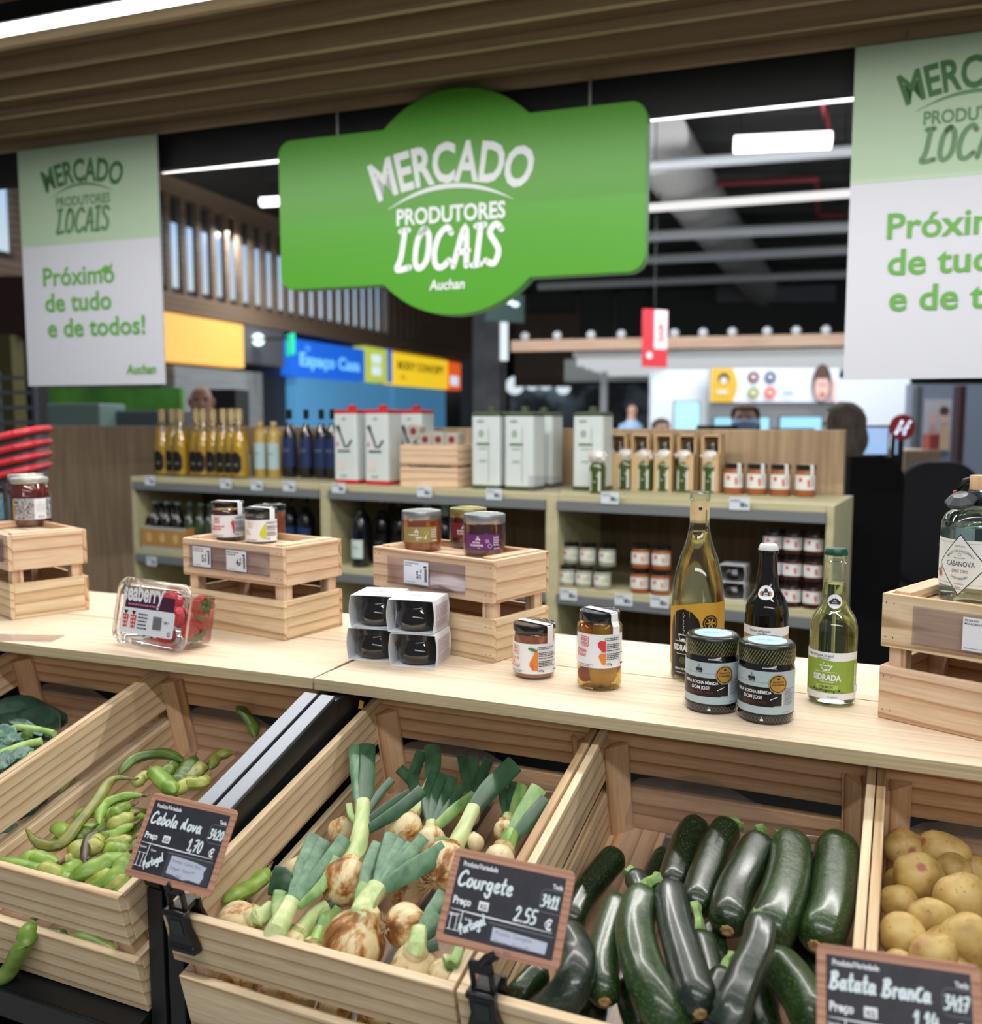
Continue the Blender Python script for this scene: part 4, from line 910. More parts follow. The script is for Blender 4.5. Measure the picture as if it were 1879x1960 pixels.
# ---------------------------------------------------------------- broad beans
def beanmat(name, a, b, spot):
    t = NT(name); co = t.coords((1, 1, 1), 2)
    n1 = t.n('ShaderNodeTexNoise', i_Scale=38.0, i_Detail=3.0); t.l(co, n1.inputs[0]); r = t.ramp([(.32, a), (.68, b)]); t.l(n1.outputs[0], r.inputs[0])
    n2 = t.n('ShaderNodeTexNoise', i_Scale=95.0, i_Detail=4.0); t.l(co, n2.inputs[0]); r2 = t.ramp([(.66, (0, 0, 0, 1)), (.76, (1, 1, 1, 1))]); t.l(n2.outputs[0], r2.inputs[0])
    m = t.n('ShaderNodeMix', data_type='RGBA'); t.l(r2.outputs[0], m.inputs[0]); t.l(r.outputs[0], m.inputs[6]); m.inputs[7].default_value = spot
    t.l(m.outputs[2], t.p.inputs['Base Color']); t.p.inputs['Roughness'].default_value = .38; t.bump(n2.outputs[0], .12, .001); t.p.inputs['Subsurface Weight'].default_value = 0
    return t.m
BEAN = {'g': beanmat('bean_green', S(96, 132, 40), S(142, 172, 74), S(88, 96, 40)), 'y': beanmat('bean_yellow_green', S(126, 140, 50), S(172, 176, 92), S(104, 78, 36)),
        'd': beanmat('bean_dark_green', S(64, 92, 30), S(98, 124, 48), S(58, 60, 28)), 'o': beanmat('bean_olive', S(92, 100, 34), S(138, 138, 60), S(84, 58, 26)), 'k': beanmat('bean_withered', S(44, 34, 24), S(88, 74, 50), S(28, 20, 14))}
STALK = noisy('withered_stalk', [(.3, S(50, 38, 24)), (.7, S(150, 132, 92))], 160, .8)
def bean(pts, r, kind, label, h=-.02, P=None, group=None, stalk=True, bumps=3.6):
    r *= 1.13; W = P or [keep(px3(p, h), r*.9, 'B') for p in pts]; W = crv(W, 8 if len(W) < 4 else 6); n = len(W)
    if len(W) == 2: W = [W[0].lerp(W[1], i/12) for i in range(13)]; n = 13
    rr = rnd.random()*6; rad = []
    for i in range(n):
        t = i/(n-1); e = min(1, (t/.22)**.62 if t < .22 else 1)*min(1, ((1-t)/.25)**.62 if t > .75 else 1)
        rad.append(max(.0012, r*e*(1+.045*sin(bumps*2*pi*t+rr))))
    base = min(W, key=lambda q: q.z).copy(); o = thing('broad_bean_pod', label, 'bean pod', base, group=group or 'broad bean pods')
    MB().tube(W, rad, 12, 0, (1.12, .84)).build('pod', BEAN[kind], o, origin=base)
    if stalk:
        d = (W[-1]-W[-3]).normalized(); MB().tube([W[-1]-d*.002, W[-1]+d*.004, W[-1]+d*.008+V((.001, .001, .002))], [.0026, .0022, .001], 7).build('stalk', STALK, o, origin=base)
    return o
BEANS = [
 ([(49, 1585, .004), (64, 1606, -.012), (83, 1617, -.02), (109, 1619, -.02), (128, 1604, -.02), (152, 1572, -.018), (184, 1534, -.018), (204, 1502, -.018), (223, 1489, -.018), (254, 1491, -.02)], .0072, 'o', 'longest S-shaped olive bean pod, leaning on the left wall of its bin', None),
 ([(227, 1484), (253, 1455), (289, 1444), (325, 1444), (352, 1458)], .0085, 'd', 'arched bean pod lying across the back of the bean pile', -.055),
 ([(190, 1577), (190, 1558), (201, 1540), (223, 1529), (249, 1523), (275, 1523)], .0070, 'g', 'hook-shaped green bean pod left of the top of the onion price sign', -.025),
 ([(212, 1562), (231, 1550), (252, 1542)], .0085, 'g', 'short plump bean pod tucked inside the hook-shaped pod', -.032),
 ([(204, 1581), (230, 1572), (256, 1560)], .0095, 'y', 'brown-speckled pale bean pod under the hook-shaped pod', -.03),
 ([(192, 1596), (215, 1599), (232, 1590), (256, 1577)], .0072, 'g', 'wavy green bean pod left of the handwriting on the onion price sign', -.022),
 ([(200, 1613), (226, 1611), (254, 1604)], .0075, 'y', 'straight pale bean pod under the wavy one, by the onion price sign', -.022),
 ([(204, 1622), (224, 1626), (246, 1630)], .0105, 'g', 'blunt wide bean pod at the lower left edge of the onion price sign', -.026),
 ([(190, 1590), (169, 1606), (163, 1629), (161, 1658)], .0050, 'k', 'withered brown bean pod hanging down the middle of the pile', -.012),
 ([(176, 1632), (182, 1614), (200, 1604)], .0105, 'y', 'pale bean pod with a browned blossom end, beside the withered pod', -.018),
 ([(28, 1657), (62, 1640), (84, 1646), (112, 1651)], .0092, 'g', 'bent bean pod behind the long front pod at the left', -.014),
 ([(-22, 1644), (48, 1661), (90, 1673), (131, 1685), (165, 1695)], .0100, 'g', 'long pale green bean pod lying along the inside of the front board', .002),
 ([(67, 1665), (90, 1662), (109, 1671), (119, 1684)], .0080, 'y', 'short curled bean pod between the bent pod and the long front pod', -.010),
 ([(113, 1679), (134, 1664), (158, 1650)], .0090, 'g', 'short bean pod slanting up left of the big glossy pod', -.012),
 ([(134, 1684), (160, 1670), (184, 1660), (210, 1648), (240, 1634)], .0110, 'g', 'big glossy bean pod slanting up to the corner of the onion price sign', .000),
 ([(164, 1695), (190, 1681), (218, 1666)], .0080, 'y', 'slim bean pod just below the big glossy pod', -.004),
 ([(161, 1699), (205, 1688), (232, 1664), (243, 1632)], .0100, 'g', 'curved bean pod rising under the lower left corner of the onion price sign', .003),
 ([(188, 1714), (218, 1694), (242, 1674)], .0085, 'y', 'slim bean pod second from the right front corner of the bean bin', .000),
 ([(204, 1719), (232, 1702), (262, 1679)], .0090, 'g', 'bean pod along the right wall in the front corner of the bean bin', .000),
 ([(144, 1616), (154, 1628), (162, 1643)], .0110, 'y', 'broad pale bean pod end left of the withered pod', -.028),
 ([(122, 1648), (138, 1643), (156, 1638)], .0080, 'y', 'brownish bean pod end behind the bent pod at the left', -.03),
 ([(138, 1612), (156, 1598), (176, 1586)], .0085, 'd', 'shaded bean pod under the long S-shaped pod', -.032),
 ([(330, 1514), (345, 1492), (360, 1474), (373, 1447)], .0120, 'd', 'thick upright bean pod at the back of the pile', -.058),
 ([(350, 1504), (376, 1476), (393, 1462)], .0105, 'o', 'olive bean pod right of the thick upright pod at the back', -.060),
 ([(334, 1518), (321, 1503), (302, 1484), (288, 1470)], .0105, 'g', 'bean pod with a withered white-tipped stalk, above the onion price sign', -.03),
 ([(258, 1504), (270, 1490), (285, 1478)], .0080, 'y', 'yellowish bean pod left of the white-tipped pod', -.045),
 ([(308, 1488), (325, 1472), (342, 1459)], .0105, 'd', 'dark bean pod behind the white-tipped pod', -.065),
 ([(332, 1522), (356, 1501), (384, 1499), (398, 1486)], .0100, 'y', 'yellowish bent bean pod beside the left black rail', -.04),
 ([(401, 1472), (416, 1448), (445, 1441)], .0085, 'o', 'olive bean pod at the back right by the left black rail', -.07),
]
for pts, r, k, lab, h in BEANS: bean(pts, r, k, lab, h if h is not None else -.02)
# one leaning up the back wall, one hanging out of the slot, some seen through the slot
bw = lambda px, py, s: onplane(px, py, TO+SB*s, SB)
bean(None, .0085, 'd', 'dark bean pod leaning against the back wall of the bean bin', P=[bw(452, 1352, -.004), bw(468, 1366, -.006), bw(483, 1389, -.012), bw(488, 1412, -.03)])
bean(None, .0105, 'g', 'large bean pod hanging out through the slot in the front of the bean bin', P=[bw(58, 1762, -.452), bw(55, 1782, -.476), bw(46, 1806, -.492), bw(29, 1838, -.494), bw(8, 1872, -.495), bw(-18, 1905, -.495)])
bean(None, .0100, 'g', 'bean pod seen through the slot, curving left of the corner post', P=[bw(132, 1793, -.448), bw(165, 1802, -.450), bw(205, 1822, -.450), bw(238, 1850, -.450)])
bean(None, .0090, 'd', 'darker bean pod seen through the slot right of the hanging pod', P=[bw(76, 1806, -.446), bw(100, 1790, -.448), bw(130, 1800, -.446)])
bean(None, .0100, 'o', 'bean pod seen through the slot left of the hanging pod', P=[bw(-14, 1766, -.446), bw(12, 1772, -.448), bw(36, 1788, -.446)])
lp = random.Random(11)
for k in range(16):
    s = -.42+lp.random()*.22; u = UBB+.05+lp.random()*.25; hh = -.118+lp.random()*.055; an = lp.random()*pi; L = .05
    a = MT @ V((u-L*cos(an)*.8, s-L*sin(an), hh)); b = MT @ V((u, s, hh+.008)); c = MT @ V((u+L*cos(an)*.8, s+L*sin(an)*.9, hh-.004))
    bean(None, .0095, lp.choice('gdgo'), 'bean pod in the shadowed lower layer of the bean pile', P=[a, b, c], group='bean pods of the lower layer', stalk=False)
bean(None, .0098, 'g', 'single green bean pod stuck between the boards of the onion bin', P=[onplane(x, y, TO+DC*(UC+.018), DC) for x, y in ((428, 1728), (452, 1713), (480, 1698), (502, 1678), (514, 1662))])
# ---------------------------------------------------------------- onions
def onionskin(name, cover):
    t = NT(name); co = t.coords((1, 1, .22), 2)
    n1 = t.n('ShaderNodeTexNoise', i_Scale=46.0, i_Detail=5.0, i_Roughness=.62); t.l(co, n1.inputs[0])
    n2 = t.n('ShaderNodeTexNoise', i_Scale=150.0, i_Detail=3.0); t.l(co, n2.inputs[0])
    r = t.ramp([(cover-.06, S(226, 210, 168)), (cover+.14, S(112, 70, 34)), (cover+.01, S(196, 154, 100)), (cover+.05, S(162, 110, 58))]); t.l(n1.outputs[0], r.inputs[0])
    r2 = t.ramp([(.3, (.72, .68, .60, 1)), (.7, (1.06, 1.05, 1.0, 1))]); t.l(n2.outputs[0], r2.inputs[0])
    m = t.n('ShaderNodeMix', data_type='RGBA', blend_type='MULTIPLY'); m.inputs[0].default_value = .6; t.l(r.outputs[0], m.inputs[6]); t.l(r2.outputs[0], m.inputs[7])
    t.l(m.outputs[2], t.p.inputs['Base Color']); t.p.inputs['Roughness'].default_value = .42; t.bump(n1.outputs[0], .35, .002); return t.m
SKIN = {'b': onionskin('onion_skin_brown', .495), 'm': onionskin('onion_skin_mixed', .53), 'w': onionskin('onion_skin_pale', .585)}
NECK = noisy('onion_neck', [(.3, S(150, 176, 104)), (.7, S(206, 214, 160))], 70, .4, (1, 1, .25))
NECKG = noisy('onion_neck_green', [(.3, S(96, 140, 60)), (.7, S(150, 182, 96))], 60, .35, (1, 1, .25))
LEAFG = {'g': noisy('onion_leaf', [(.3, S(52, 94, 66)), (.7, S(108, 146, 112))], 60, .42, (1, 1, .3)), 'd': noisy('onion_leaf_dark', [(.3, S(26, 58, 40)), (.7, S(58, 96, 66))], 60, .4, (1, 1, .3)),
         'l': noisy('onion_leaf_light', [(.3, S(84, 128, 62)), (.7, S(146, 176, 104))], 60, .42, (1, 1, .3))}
ROOTM = pm('dry_roots', S(176, 150, 110), .8)
def onion(c, r, axis, label, skin='m', neck=None, nr=None, leaves=(), roots=False, flat=.92, h=-.03, neckmat=None, flap=True):
    """c: bulb centre pixel (+h); axis: pixel its neck points to; neck: pixel path; leaves: (kind, width, pixel path)"""
    C = keep(px3(c, h), r*.96, 'C'); A = px3(axis, h) if axis else C+UB; r *= (C-EYE).length/(px3(c, h)-EYE).length
    if len(axis) == 2: A = A+UB*.004
    d = (A-C).normalized(); x = d.orthogonal().normalized(); F = frame(C, x, d.cross(x), d); Fi = F.inverted()
    o = thing('onion', label, 'onion', M=F, group='onions with green tops')
    nr = nr or r*.30; sd = rnd.random()*9
    prof = [(.0003, -r*flat), (r*.25, -r*flat*.985), (r*.55, -r*flat*.84), (r*.82, -r*flat*.56), (r*.97, -r*.18), (r, r*.1), (r*.94, r*.38), (r*.76, r*.66), (r*.52, r*.88), (nr*1.25, r*1.06), (nr, r*1.22)]
    MB().lathe(prof, 28, rfn=lambda a, z: 1+.035*sin(2*a+sd)+.02*sin(5*a+sd*2)).build('bulb', SKIN[skin], o)
    if neck:
        W = [d*0+Fi @ C+V((0, 0, r*.95))]+[Fi @ px3(p, h) for p in neck]; W = crv(W, 5); n = len(W)
        MB().tube(W, [nr*(1.15-.28*min(1, i/(n-1)*1.4)) for i in range(n)], 14, rfn=lambda a, t: 1+.05*cos(4*a+sd)).build('neck', neckmat or NECK, o)
    for kind, wd, path in leaves:
        W = crv([Fi @ px3(p, h) for p in path], 6); n = len(W)
        if len(W) == 2: W = [W[0].lerp(W[1], i/6) for i in range(7)]; n = 7
        rad = [wd/2*(.62+.38*min(1, i/(n-1)*2.2)) for i in range(n)]
        MB().tube(W, rad, 12, 0, (1.12, .30), up=(Fi.to_3x3() @ (EYE-C)).normalized(), rfn=lambda a, t: 1+.04*cos(3*a)).build('leaf', LEAFG[kind], o)
    if roots:
        m = MB(); rr = random.Random(int(c[0]))
        for k in range(22):
            a = rr.random()*6.28; L = r*(.25+.35*rr.random()); q = V((cos(a)*r*.14, sin(a)*r*.14, -r*flat*.97))
            e = q+V((cos(a)*L, sin(a)*L, -L*.5)); m.tube([q, q.lerp(e, .5)+V((0, 0, -.002)), e], [.0009, .0007, .0004], 4)
        m.build('roots', ROOTM, o)
    return o
onion((675, 1808), .0345, (707, 1742), 'largest brown and white onion at the front board, with a fan of leaves', 'b', [(690, 1752), (706, 1722), (722, 1700)], .0135,
      [('g', .020, [(722, 1702), (738, 1650), (752, 1598)]), ('g', .013, [(724, 1700), (748, 1650), (768, 1608)]), ('g', .015, [(728, 1700), (760, 1655), (788, 1618)]), ('g', .013, [(730, 1698), (775, 1645), (811, 1602)]),
       ('g', .021, [(732, 1700), (790, 1664), (852, 1626)]), ('l', .012, [(684, 1745), (690, 1712), (697, 1690)]), ('g', .015, [(693, 1702), (706, 1655), (724, 1614)])], h=.004)
onion((660, 1690), .0290, (684, 1622), 'tall onion with an upright thick leaf bunch, at the left of the bin', 'b', [(678, 1640), (688, 1605), (694, 1560), (694, 1538)], .0120,
      [('g', .024, [(694, 1556), (690, 1500), (682, 1428)]), ('d', .022, [(696, 1552), (700, 1490), (702, 1426)]), ('d', .016, [(700, 1590), (760, 1552), (808, 1512)]), ('d', .012, [(702, 1575), (740, 1545), (784, 1518)]), ('o' if 0 else 'l', .008, [(684, 1580), (671, 1560), (667, 1538)]), ('d', .010, [(702, 1560), (725, 1520), (750, 1492)])], h=-.022)
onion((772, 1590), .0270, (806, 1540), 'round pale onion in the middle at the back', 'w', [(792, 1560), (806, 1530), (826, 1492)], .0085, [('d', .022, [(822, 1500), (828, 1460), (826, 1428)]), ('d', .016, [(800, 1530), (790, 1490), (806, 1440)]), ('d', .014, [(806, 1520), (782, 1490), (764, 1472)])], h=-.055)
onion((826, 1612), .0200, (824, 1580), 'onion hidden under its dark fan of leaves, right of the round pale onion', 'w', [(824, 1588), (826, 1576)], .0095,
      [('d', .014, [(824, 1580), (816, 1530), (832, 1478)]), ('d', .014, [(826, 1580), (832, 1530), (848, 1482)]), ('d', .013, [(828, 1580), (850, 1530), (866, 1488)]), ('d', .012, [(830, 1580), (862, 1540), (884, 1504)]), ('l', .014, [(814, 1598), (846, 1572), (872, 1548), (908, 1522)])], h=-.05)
onion((848, 1660), .0300, (888, 1590), 'onion with dry roots and one long thick green stem, left of the courgette price sign', 'b', [(872, 1616), (886, 1590), (906, 1548)], .0110, [('d', .024, [(903, 1552), (936, 1510), (984, 1462)]), ('l', .008, [(870, 1620), (850, 1608), (832, 1612)])], True, h=-.022)
onion((775, 1772), .0245, (812, 1770, -.03), 'brown spotted onion lying on its side with its roots to the left', 'b', None, .008, [], True, .96, h=-.018)
onion((794, 1856), .0255, (797, 1815), 'onion at the front board right of the largest one, with a short green stem', 'w', [(797, 1818), (801, 1792), (802, 1782)], .0110, [('g', .014, [(802, 1786), (826, 1745), (848, 1710)]), ('g', .010, [(806, 1790), (824, 1770), (838, 1750)]), ('d', .009, [(808, 1800), (826, 1785), (842, 1772)]), ('d', .010, [(806, 1816), (822, 1812), (838, 1808)])], h=.0)
onion((858, 1866), .0135, (872, 1832), 'small pale onion in the right front corner of the onion bin', 'w', [(866, 1848), (876, 1822), (882, 1806)], .0075, [], h=.0, neckmat=NECKG)
onion((456, 1772), .0265, (504, 1752), 'pale onion lying in the left front corner of the onion bin', 'w', [(496, 1757), (520, 1738)], .0115, [], h=-.018)
onion((512, 1822), .0220, (530, 1780), 'onion with a forked green stem, second from left at the front board', 'w', [(526, 1788), (545, 1750), (556, 1728)], .0130,
      [('g', .020, [(560, 1722), (580, 1660), (604, 1600)]), ('g', .015, [(564, 1720), (592, 1665), (620, 1608)]), ('g', .016, [(570, 1722), (615, 1665), (660, 1604)]), ('l', .012, [(572, 1736), (618, 1692), (646, 1642)]), ('l', .014, [(530, 1760), (532, 1732), (536, 1706)]), ('d', .030, [(556, 1692), (520, 1686)])], h=-.006)
onion((556, 1812), .0180, (584, 1770), 'onion with a dull shaded stem, third from left at the front board', 'w', [(572, 1790), (596, 1756), (626, 1736)], .0100, [('d', .012, [(618, 1740), (650, 1722), (676, 1712)])], h=-.03)
onion((600, 1835), .0170, (608, 1790), 'green stemmed onion squeezed left of the largest one', 'w', [(604, 1806), (612, 1782)], .0095, [('l', .012, [(610, 1790), (618, 1765), (628, 1744)]), ('l', .010, [(612, 1786), (630, 1760), (648, 1738)]), ('l', .010, [(614, 1786), (640, 1766), (664, 1752)])], h=-.03, neckmat=NECKG)
onion((568, 1668), .0175, (575, 1640), 'pale onion half hidden behind the forked green stem', 'm', None, .006, h=-.055)
onion((652, 1592), .0180, (662, 1560), 'small onion behind the tall onion, at the left wall', 'm', None, .007, h=-.065)
onion((775, 1700), .0250, (790, 1660), 'brown onion mostly hidden under the big fan of leaves', 'b', None, .008, h=-.055)
onion((962, 1650), .0190, (972, 1612), 'onion behind the courgette price sign with two thick tube leaves', 'w', [(968, 1620), (978, 1596)], .0110, [('l', .020, [(972, 1612), (1000, 1560), (1030, 1508)]), ('d', .017, [(980, 1606), (1016, 1565), (1046, 1532)])], h=-.006, neckmat=NECKG)
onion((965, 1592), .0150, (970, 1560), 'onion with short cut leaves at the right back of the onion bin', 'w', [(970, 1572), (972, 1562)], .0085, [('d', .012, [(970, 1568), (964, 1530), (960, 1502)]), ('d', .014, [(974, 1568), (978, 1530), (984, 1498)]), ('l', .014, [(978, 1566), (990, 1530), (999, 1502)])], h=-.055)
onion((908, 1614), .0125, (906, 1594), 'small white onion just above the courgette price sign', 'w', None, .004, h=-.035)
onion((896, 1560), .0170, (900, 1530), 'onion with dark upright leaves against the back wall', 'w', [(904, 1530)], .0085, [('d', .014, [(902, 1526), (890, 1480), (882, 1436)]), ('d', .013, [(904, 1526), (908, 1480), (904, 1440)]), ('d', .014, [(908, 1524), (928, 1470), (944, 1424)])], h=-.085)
for k, (x, y, r, sk, rt, lab) in enumerate([(462, 1878, .022, 'b', 0, 'onion seen through the slot at the left'), (528, 1906, .020, 'b', 0, 'dark brown onion second from the left in the slot'), (575, 1912, .019, 'w', 0, 'pale onion in the middle of the slot'), (640, 1936, .022, 'b', 1, 'onion with its dark root plate toward the slot'), (716, 1952, .020, 'm', 0, 'onion seen through the slot at the right')]):
    C = onplane(x, y, TO+SB*(-.438), SB); d = (-SB if rt == 0 else SB)*.4+DC*(.8 if rt == 0 else -.1)+UB*.3; d.normalize()
    if rt: d = (SB*.95+UB*.3).normalized()
    xx = d.orthogonal().normalized(); o = thing('onion', lab, 'onion', M=frame(C, xx, d.cross(xx), d), group='onions with green tops')
    MB().lathe([(.0003, -r*.92), (r*.3, -r*.9), (r*.6, -r*.78), (r*.9, -r*.4), (r, 0), (r*.9, r*.42), (r*.6, r*.8), (r*.3, r*1.05)], 26).build('bulb', SKIN[sk], o)
    if rt:
        m = MB()
        for q in range(18): a = q*.35; m.tube([(cos(a)*.002, sin(a)*.002, -r*.9), (cos(a)*.006, sin(a)*.006, -r*.98)], [.0011, .0005], 4)
        m.build('roots', pm('dark_roots', S(46, 32, 22), .9), o)
# ---------------------------------------------------------------- courgettes
def courgm(name, a, b, st):
    t = NT(name); co = t.coords((1, 1, 1), 2)
    n1 = t.n('ShaderNodeTexNoise', i_Scale=26.0, i_Detail=4.0); t.l(co, n1.inputs[0]); r = t.ramp([(.3, a), (.72, b)]); t.l(n1.outputs[0], r.inputs[0])
    v = t.n('ShaderNodeTexVoronoi', i_Scale=430.0); t.l(co, v.inputs[0]); r2 = t.ramp([(.16, (1, 1, 1, 1)), (.34, (0, 0, 0, 1))]); t.l(v.outputs['Distance'], r2.inputs[0])
    n2 = t.n('ShaderNodeTexNoise', i_Scale=60.0, i_Detail=2.0); t.l(co, n2.inputs[0]); mu = t.n('ShaderNodeMath', operation='MULTIPLY'); t.l(r2.outputs[0], mu.inputs[0]); t.l(n2.outputs[0], mu.inputs[1])
    m = t.n('ShaderNodeMix', data_type='RGBA'); t.l(mu.outputs[0], m.inputs[0]); t.l(r.outputs[0], m.inputs[6]); m.inputs[7].default_value = st
    t.l(m.outputs[2], t.p.inputs['Base Color']); t.p.inputs['Roughness'].default_value = .34; t.p.inputs['Coat Weight'].default_value = .35; t.p.inputs['Coat Roughness'].default_value = .12
    n3 = t.n('ShaderNodeTexNoise', i_Scale=95.0, i_Detail=4.0); t.l(co, n3.inputs[0]); t.bump(n3.outputs[0], .4, .002); return t.m
CG = {'d': courgm('courgette_dark', S(12, 26, 14), S(24, 44, 20), S(96, 128, 70)), 'm': courgm('courgette_green', S(20, 40, 18), S(40, 66, 28), S(124, 154, 84)), 'b': courgm('courgette_bluish', S(22, 34, 28), S(40, 54, 44), S(86, 108, 84))}
CSTEM = noisy('courgette_stem', [(.3, S(88, 124, 58)), (.7, S(146, 176, 104))], 90, .5, bump=.4)
SCAR = noisy('blossom_scar', [(.3, S(120, 88, 50)), (.7, S(196, 166, 112))], 240, .8)
def courgette(pts, r, kind, label, h=-.03, stem=None, scar=False, r2=None, face5=.03, upv=None):
    W = crv([keep(px3(p, h), r*1.0, 'D') for p in pts], 12); n = len(W)
    if n < 8: W = [W[0].lerp(W[-1], i/20) for i in range(21)]; n = 21
    Ls = [0.0]
    for i in range(1, n): Ls.append(Ls[-1]+(W[i]-W[i-1]).length)
    T = Ls[-1]; r2 = r2 or r; rad = []; e0, e1 = .9*r, 1.0*r2
    # resample densely at the ends so they round off
    ts = [T*(i/8)**1.7*.14 for i in range(8)]+[T*(.14+.72*i/22) for i in range(22)]+[T*(1-.14*((8-i)/8)**1.7) for i in range(9)]
    Q = []
    for t in ts:
        i = max(k for k in range(n) if Ls[k] <= t+1e-9); i = min(i, n-2); f = (t-Ls[i])/max(1e-9, Ls[i+1]-Ls[i]); Q.append(W[i].lerp(W[i+1], f))
        rr = r+(r2-r)*(t/T); a = min(1, t/e0); b = min(1, (T-t)/e1); q = rr*(.34+.66*sqrt(max(0, 1-(1-a)**2)))*(sqrt(max(0.0, 1-(1-b)**2))*.86+.14)
        rad.append(q)
    base = min(W, key=lambda q: q.z).copy(); o = thing('courgette', label, 'courgette', base, group='courgettes')
    MB().tube(Q, rad, 26, 0, rfn=lambda a, t: 1+face5*cos(5*a)+.012*sin(2*a+t*5)).build('body', CG[kind], o, origin=base)
    if stem:
        S0 = Q[0]; P = [S0+(Q[2]-S0)*.2]+[px3(p, h) for p in stem]; P = crv(P, 5); k = len(P)
        MB().tube(P, [r*(.44-.16*sin(pi*.5*min(1, i/(k-1)*1.2))+(.10 if i >= k-2 else 0)) for i in range(k)], 15, 0, rfn=lambda a, t: 1+.13*cos(5*a)).build('stem', CSTEM, o, origin=base)
    if scar:
        d = (Q[-1]-Q[-3]).normalized(); x = d.orthogonal().normalized(); F = frame(Q[-1]-base, x, d.cross(x), d)
        MB().lathe([(r2*.34, -.002), (r2*.30, .0008), (r2*.20, .0016), (r2*.1, .001), (.0002, .0004)], 18, 0, F, rfn=lambda a, z: 1+.10*cos(8*a)).build('blossom_scar', SCAR, o)
    return o
courgette([(1182, 1634), (1150, 1670), (1112, 1722), (1078, 1775)], .0185, 'd', 'dark courgette lying alone along the left wall of the courgette bin', -.115)
courgette([(1184, 1720), (1163, 1790), (1152, 1850), (1157, 1918)], .0150, 'm', 'courgette with a yellow-green blossom stub at its lower end, third from the left in front', -.02, scar=True, r2=.0185)
courgette([(1232, 1706), (1216, 1770), (1228, 1845), (1262, 1925), (1300, 1990)], .0190, 'm', 'large speckled courgette with a bent pale stem, in the middle of the front', .004, stem=[(1238, 1692), (1262, 1680)], r2=.0225)
courgette([(1282, 1694), (1290, 1760), (1312, 1840), (1330, 1900), (1340, 1942)], .0165, 'b', 'dull courgette with a round tan end, right of the large speckled one', .012, scar=True, r2=.0200)
courgette([(1340, 1576), (1318, 1605), (1296, 1665), (1286, 1710)], .0200, 'd', 'dark courgette at the back, first from the left of the back row', -.075)
courgette([(1394, 1578), (1372, 1620), (1346, 1685), (1328, 1748)], .0195, 'd', 'glossy courgette with a curled stem, second from the left of the back row', -.050, stem=[(1404, 1572), (1414, 1584)])
courgette([(1456, 1606), (1432, 1655), (1404, 1712), (1391, 1782)], .0200, 'd', 'shiny courgette with its blunt end toward the viewer, in the middle of the back row', -.035, stem=[(1456, 1594), (1454, 1586)], scar=True, r2=.0225)
courgette([(1512, 1602), (1512, 1660), (1494, 1730), (1460, 1806)], .0230, 'm', 'fattest courgette with scratches in its skin, second from the right of the back row', -.030, r2=.0270, stem=[(1498, 1600), (1486, 1602)])
courgette([(1630, 1612), (1612, 1670), (1588, 1740), (1560, 1812)], .0250, 'm', 'big courgette against the right wall of the courgette bin, pale scar at its end', -.040, scar=True, r2=.0255)
courgette([(1458, 1758), (1450, 1812), (1420, 1880), (1398, 1945), (1388, 2000)], .0150, 'b', 'narrow angular courgette lying on top in front, stem up', .030, stem=[(1452, 1752), (1442, 1750)], face5=.07, r2=.0175)
courgette([(1470, 1828), (1506, 1866), (1542, 1918), (1570, 1980)], .0200, 'm', 'courgette slanting down to the potato price sign', -.015, r2=.0225)
courgette([(1076, 1776), (1104, 1828), (1098, 1876), (1066, 1926), (1016, 1962)], .0185, 'b', 'curved dull courgette in the left front corner, behind the courgette price sign', .000, r2=.0200)
courgette([(1040, 1856), (1012, 1884), (978, 1920)], .0150, 'm', 'courgette low in the left front corner beside the clip', -.045)
courgette([(1212, 1672), (1226, 1702), (1240, 1750)], .0140, 'b', 'courgette end peeping out behind the bent pale stem', -.055, stem=[(1206, 1664), (1198, 1672)])
courgette([(1338, 1790), (1352, 1850), (1362, 1910)], .0160, 'd', 'courgette under the dull one, only its pale green stem tip showing', -.030, stem=[(1338, 1768), (1330, 1732)])
courgette([(1358, 1770), (1370, 1812), (1374, 1850)], .0130, 'd', 'small dark courgette end in the gap of the middle', -.06)
courgette([(1388, 1862), (1366, 1920), (1350, 1980)], .0160, 'd', 'courgette under the narrow angular one, ribbed stem showing', -.02, stem=[(1392, 1842), (1404, 1830)])
courgette([(1440, 1880), (1452, 1930), (1470, 2000)], .0180, 'd', 'dark courgette in the shade right of the narrow angular one', -.05)
courgette([(1572, 1642), (1556, 1690), (1546, 1750)], .0180, 'd', 'dark courgette in the gap between the two big ones at the right', -.10)
courgette([(1276, 1632), (1252, 1680), (1240, 1730)], .0160, 'd', 'dark courgette in the back left gap, lying on the liner', -.12)
courgette([(1108, 1850), (1120, 1900), (1140, 1960)], .0170, 'd', 'dark courgette in the shade of the left front', -.06)
courgette([(1520, 1780), (1548, 1830), (1580, 1890)], .0180, 'd', 'dark courgette in the shade behind the potato price sign', -.09)
courgette([(1200, 1880), (1218, 1940), (1240, 2000)], .0160, 'd', 'dark courgette in the shade under the large speckled one', -.05)
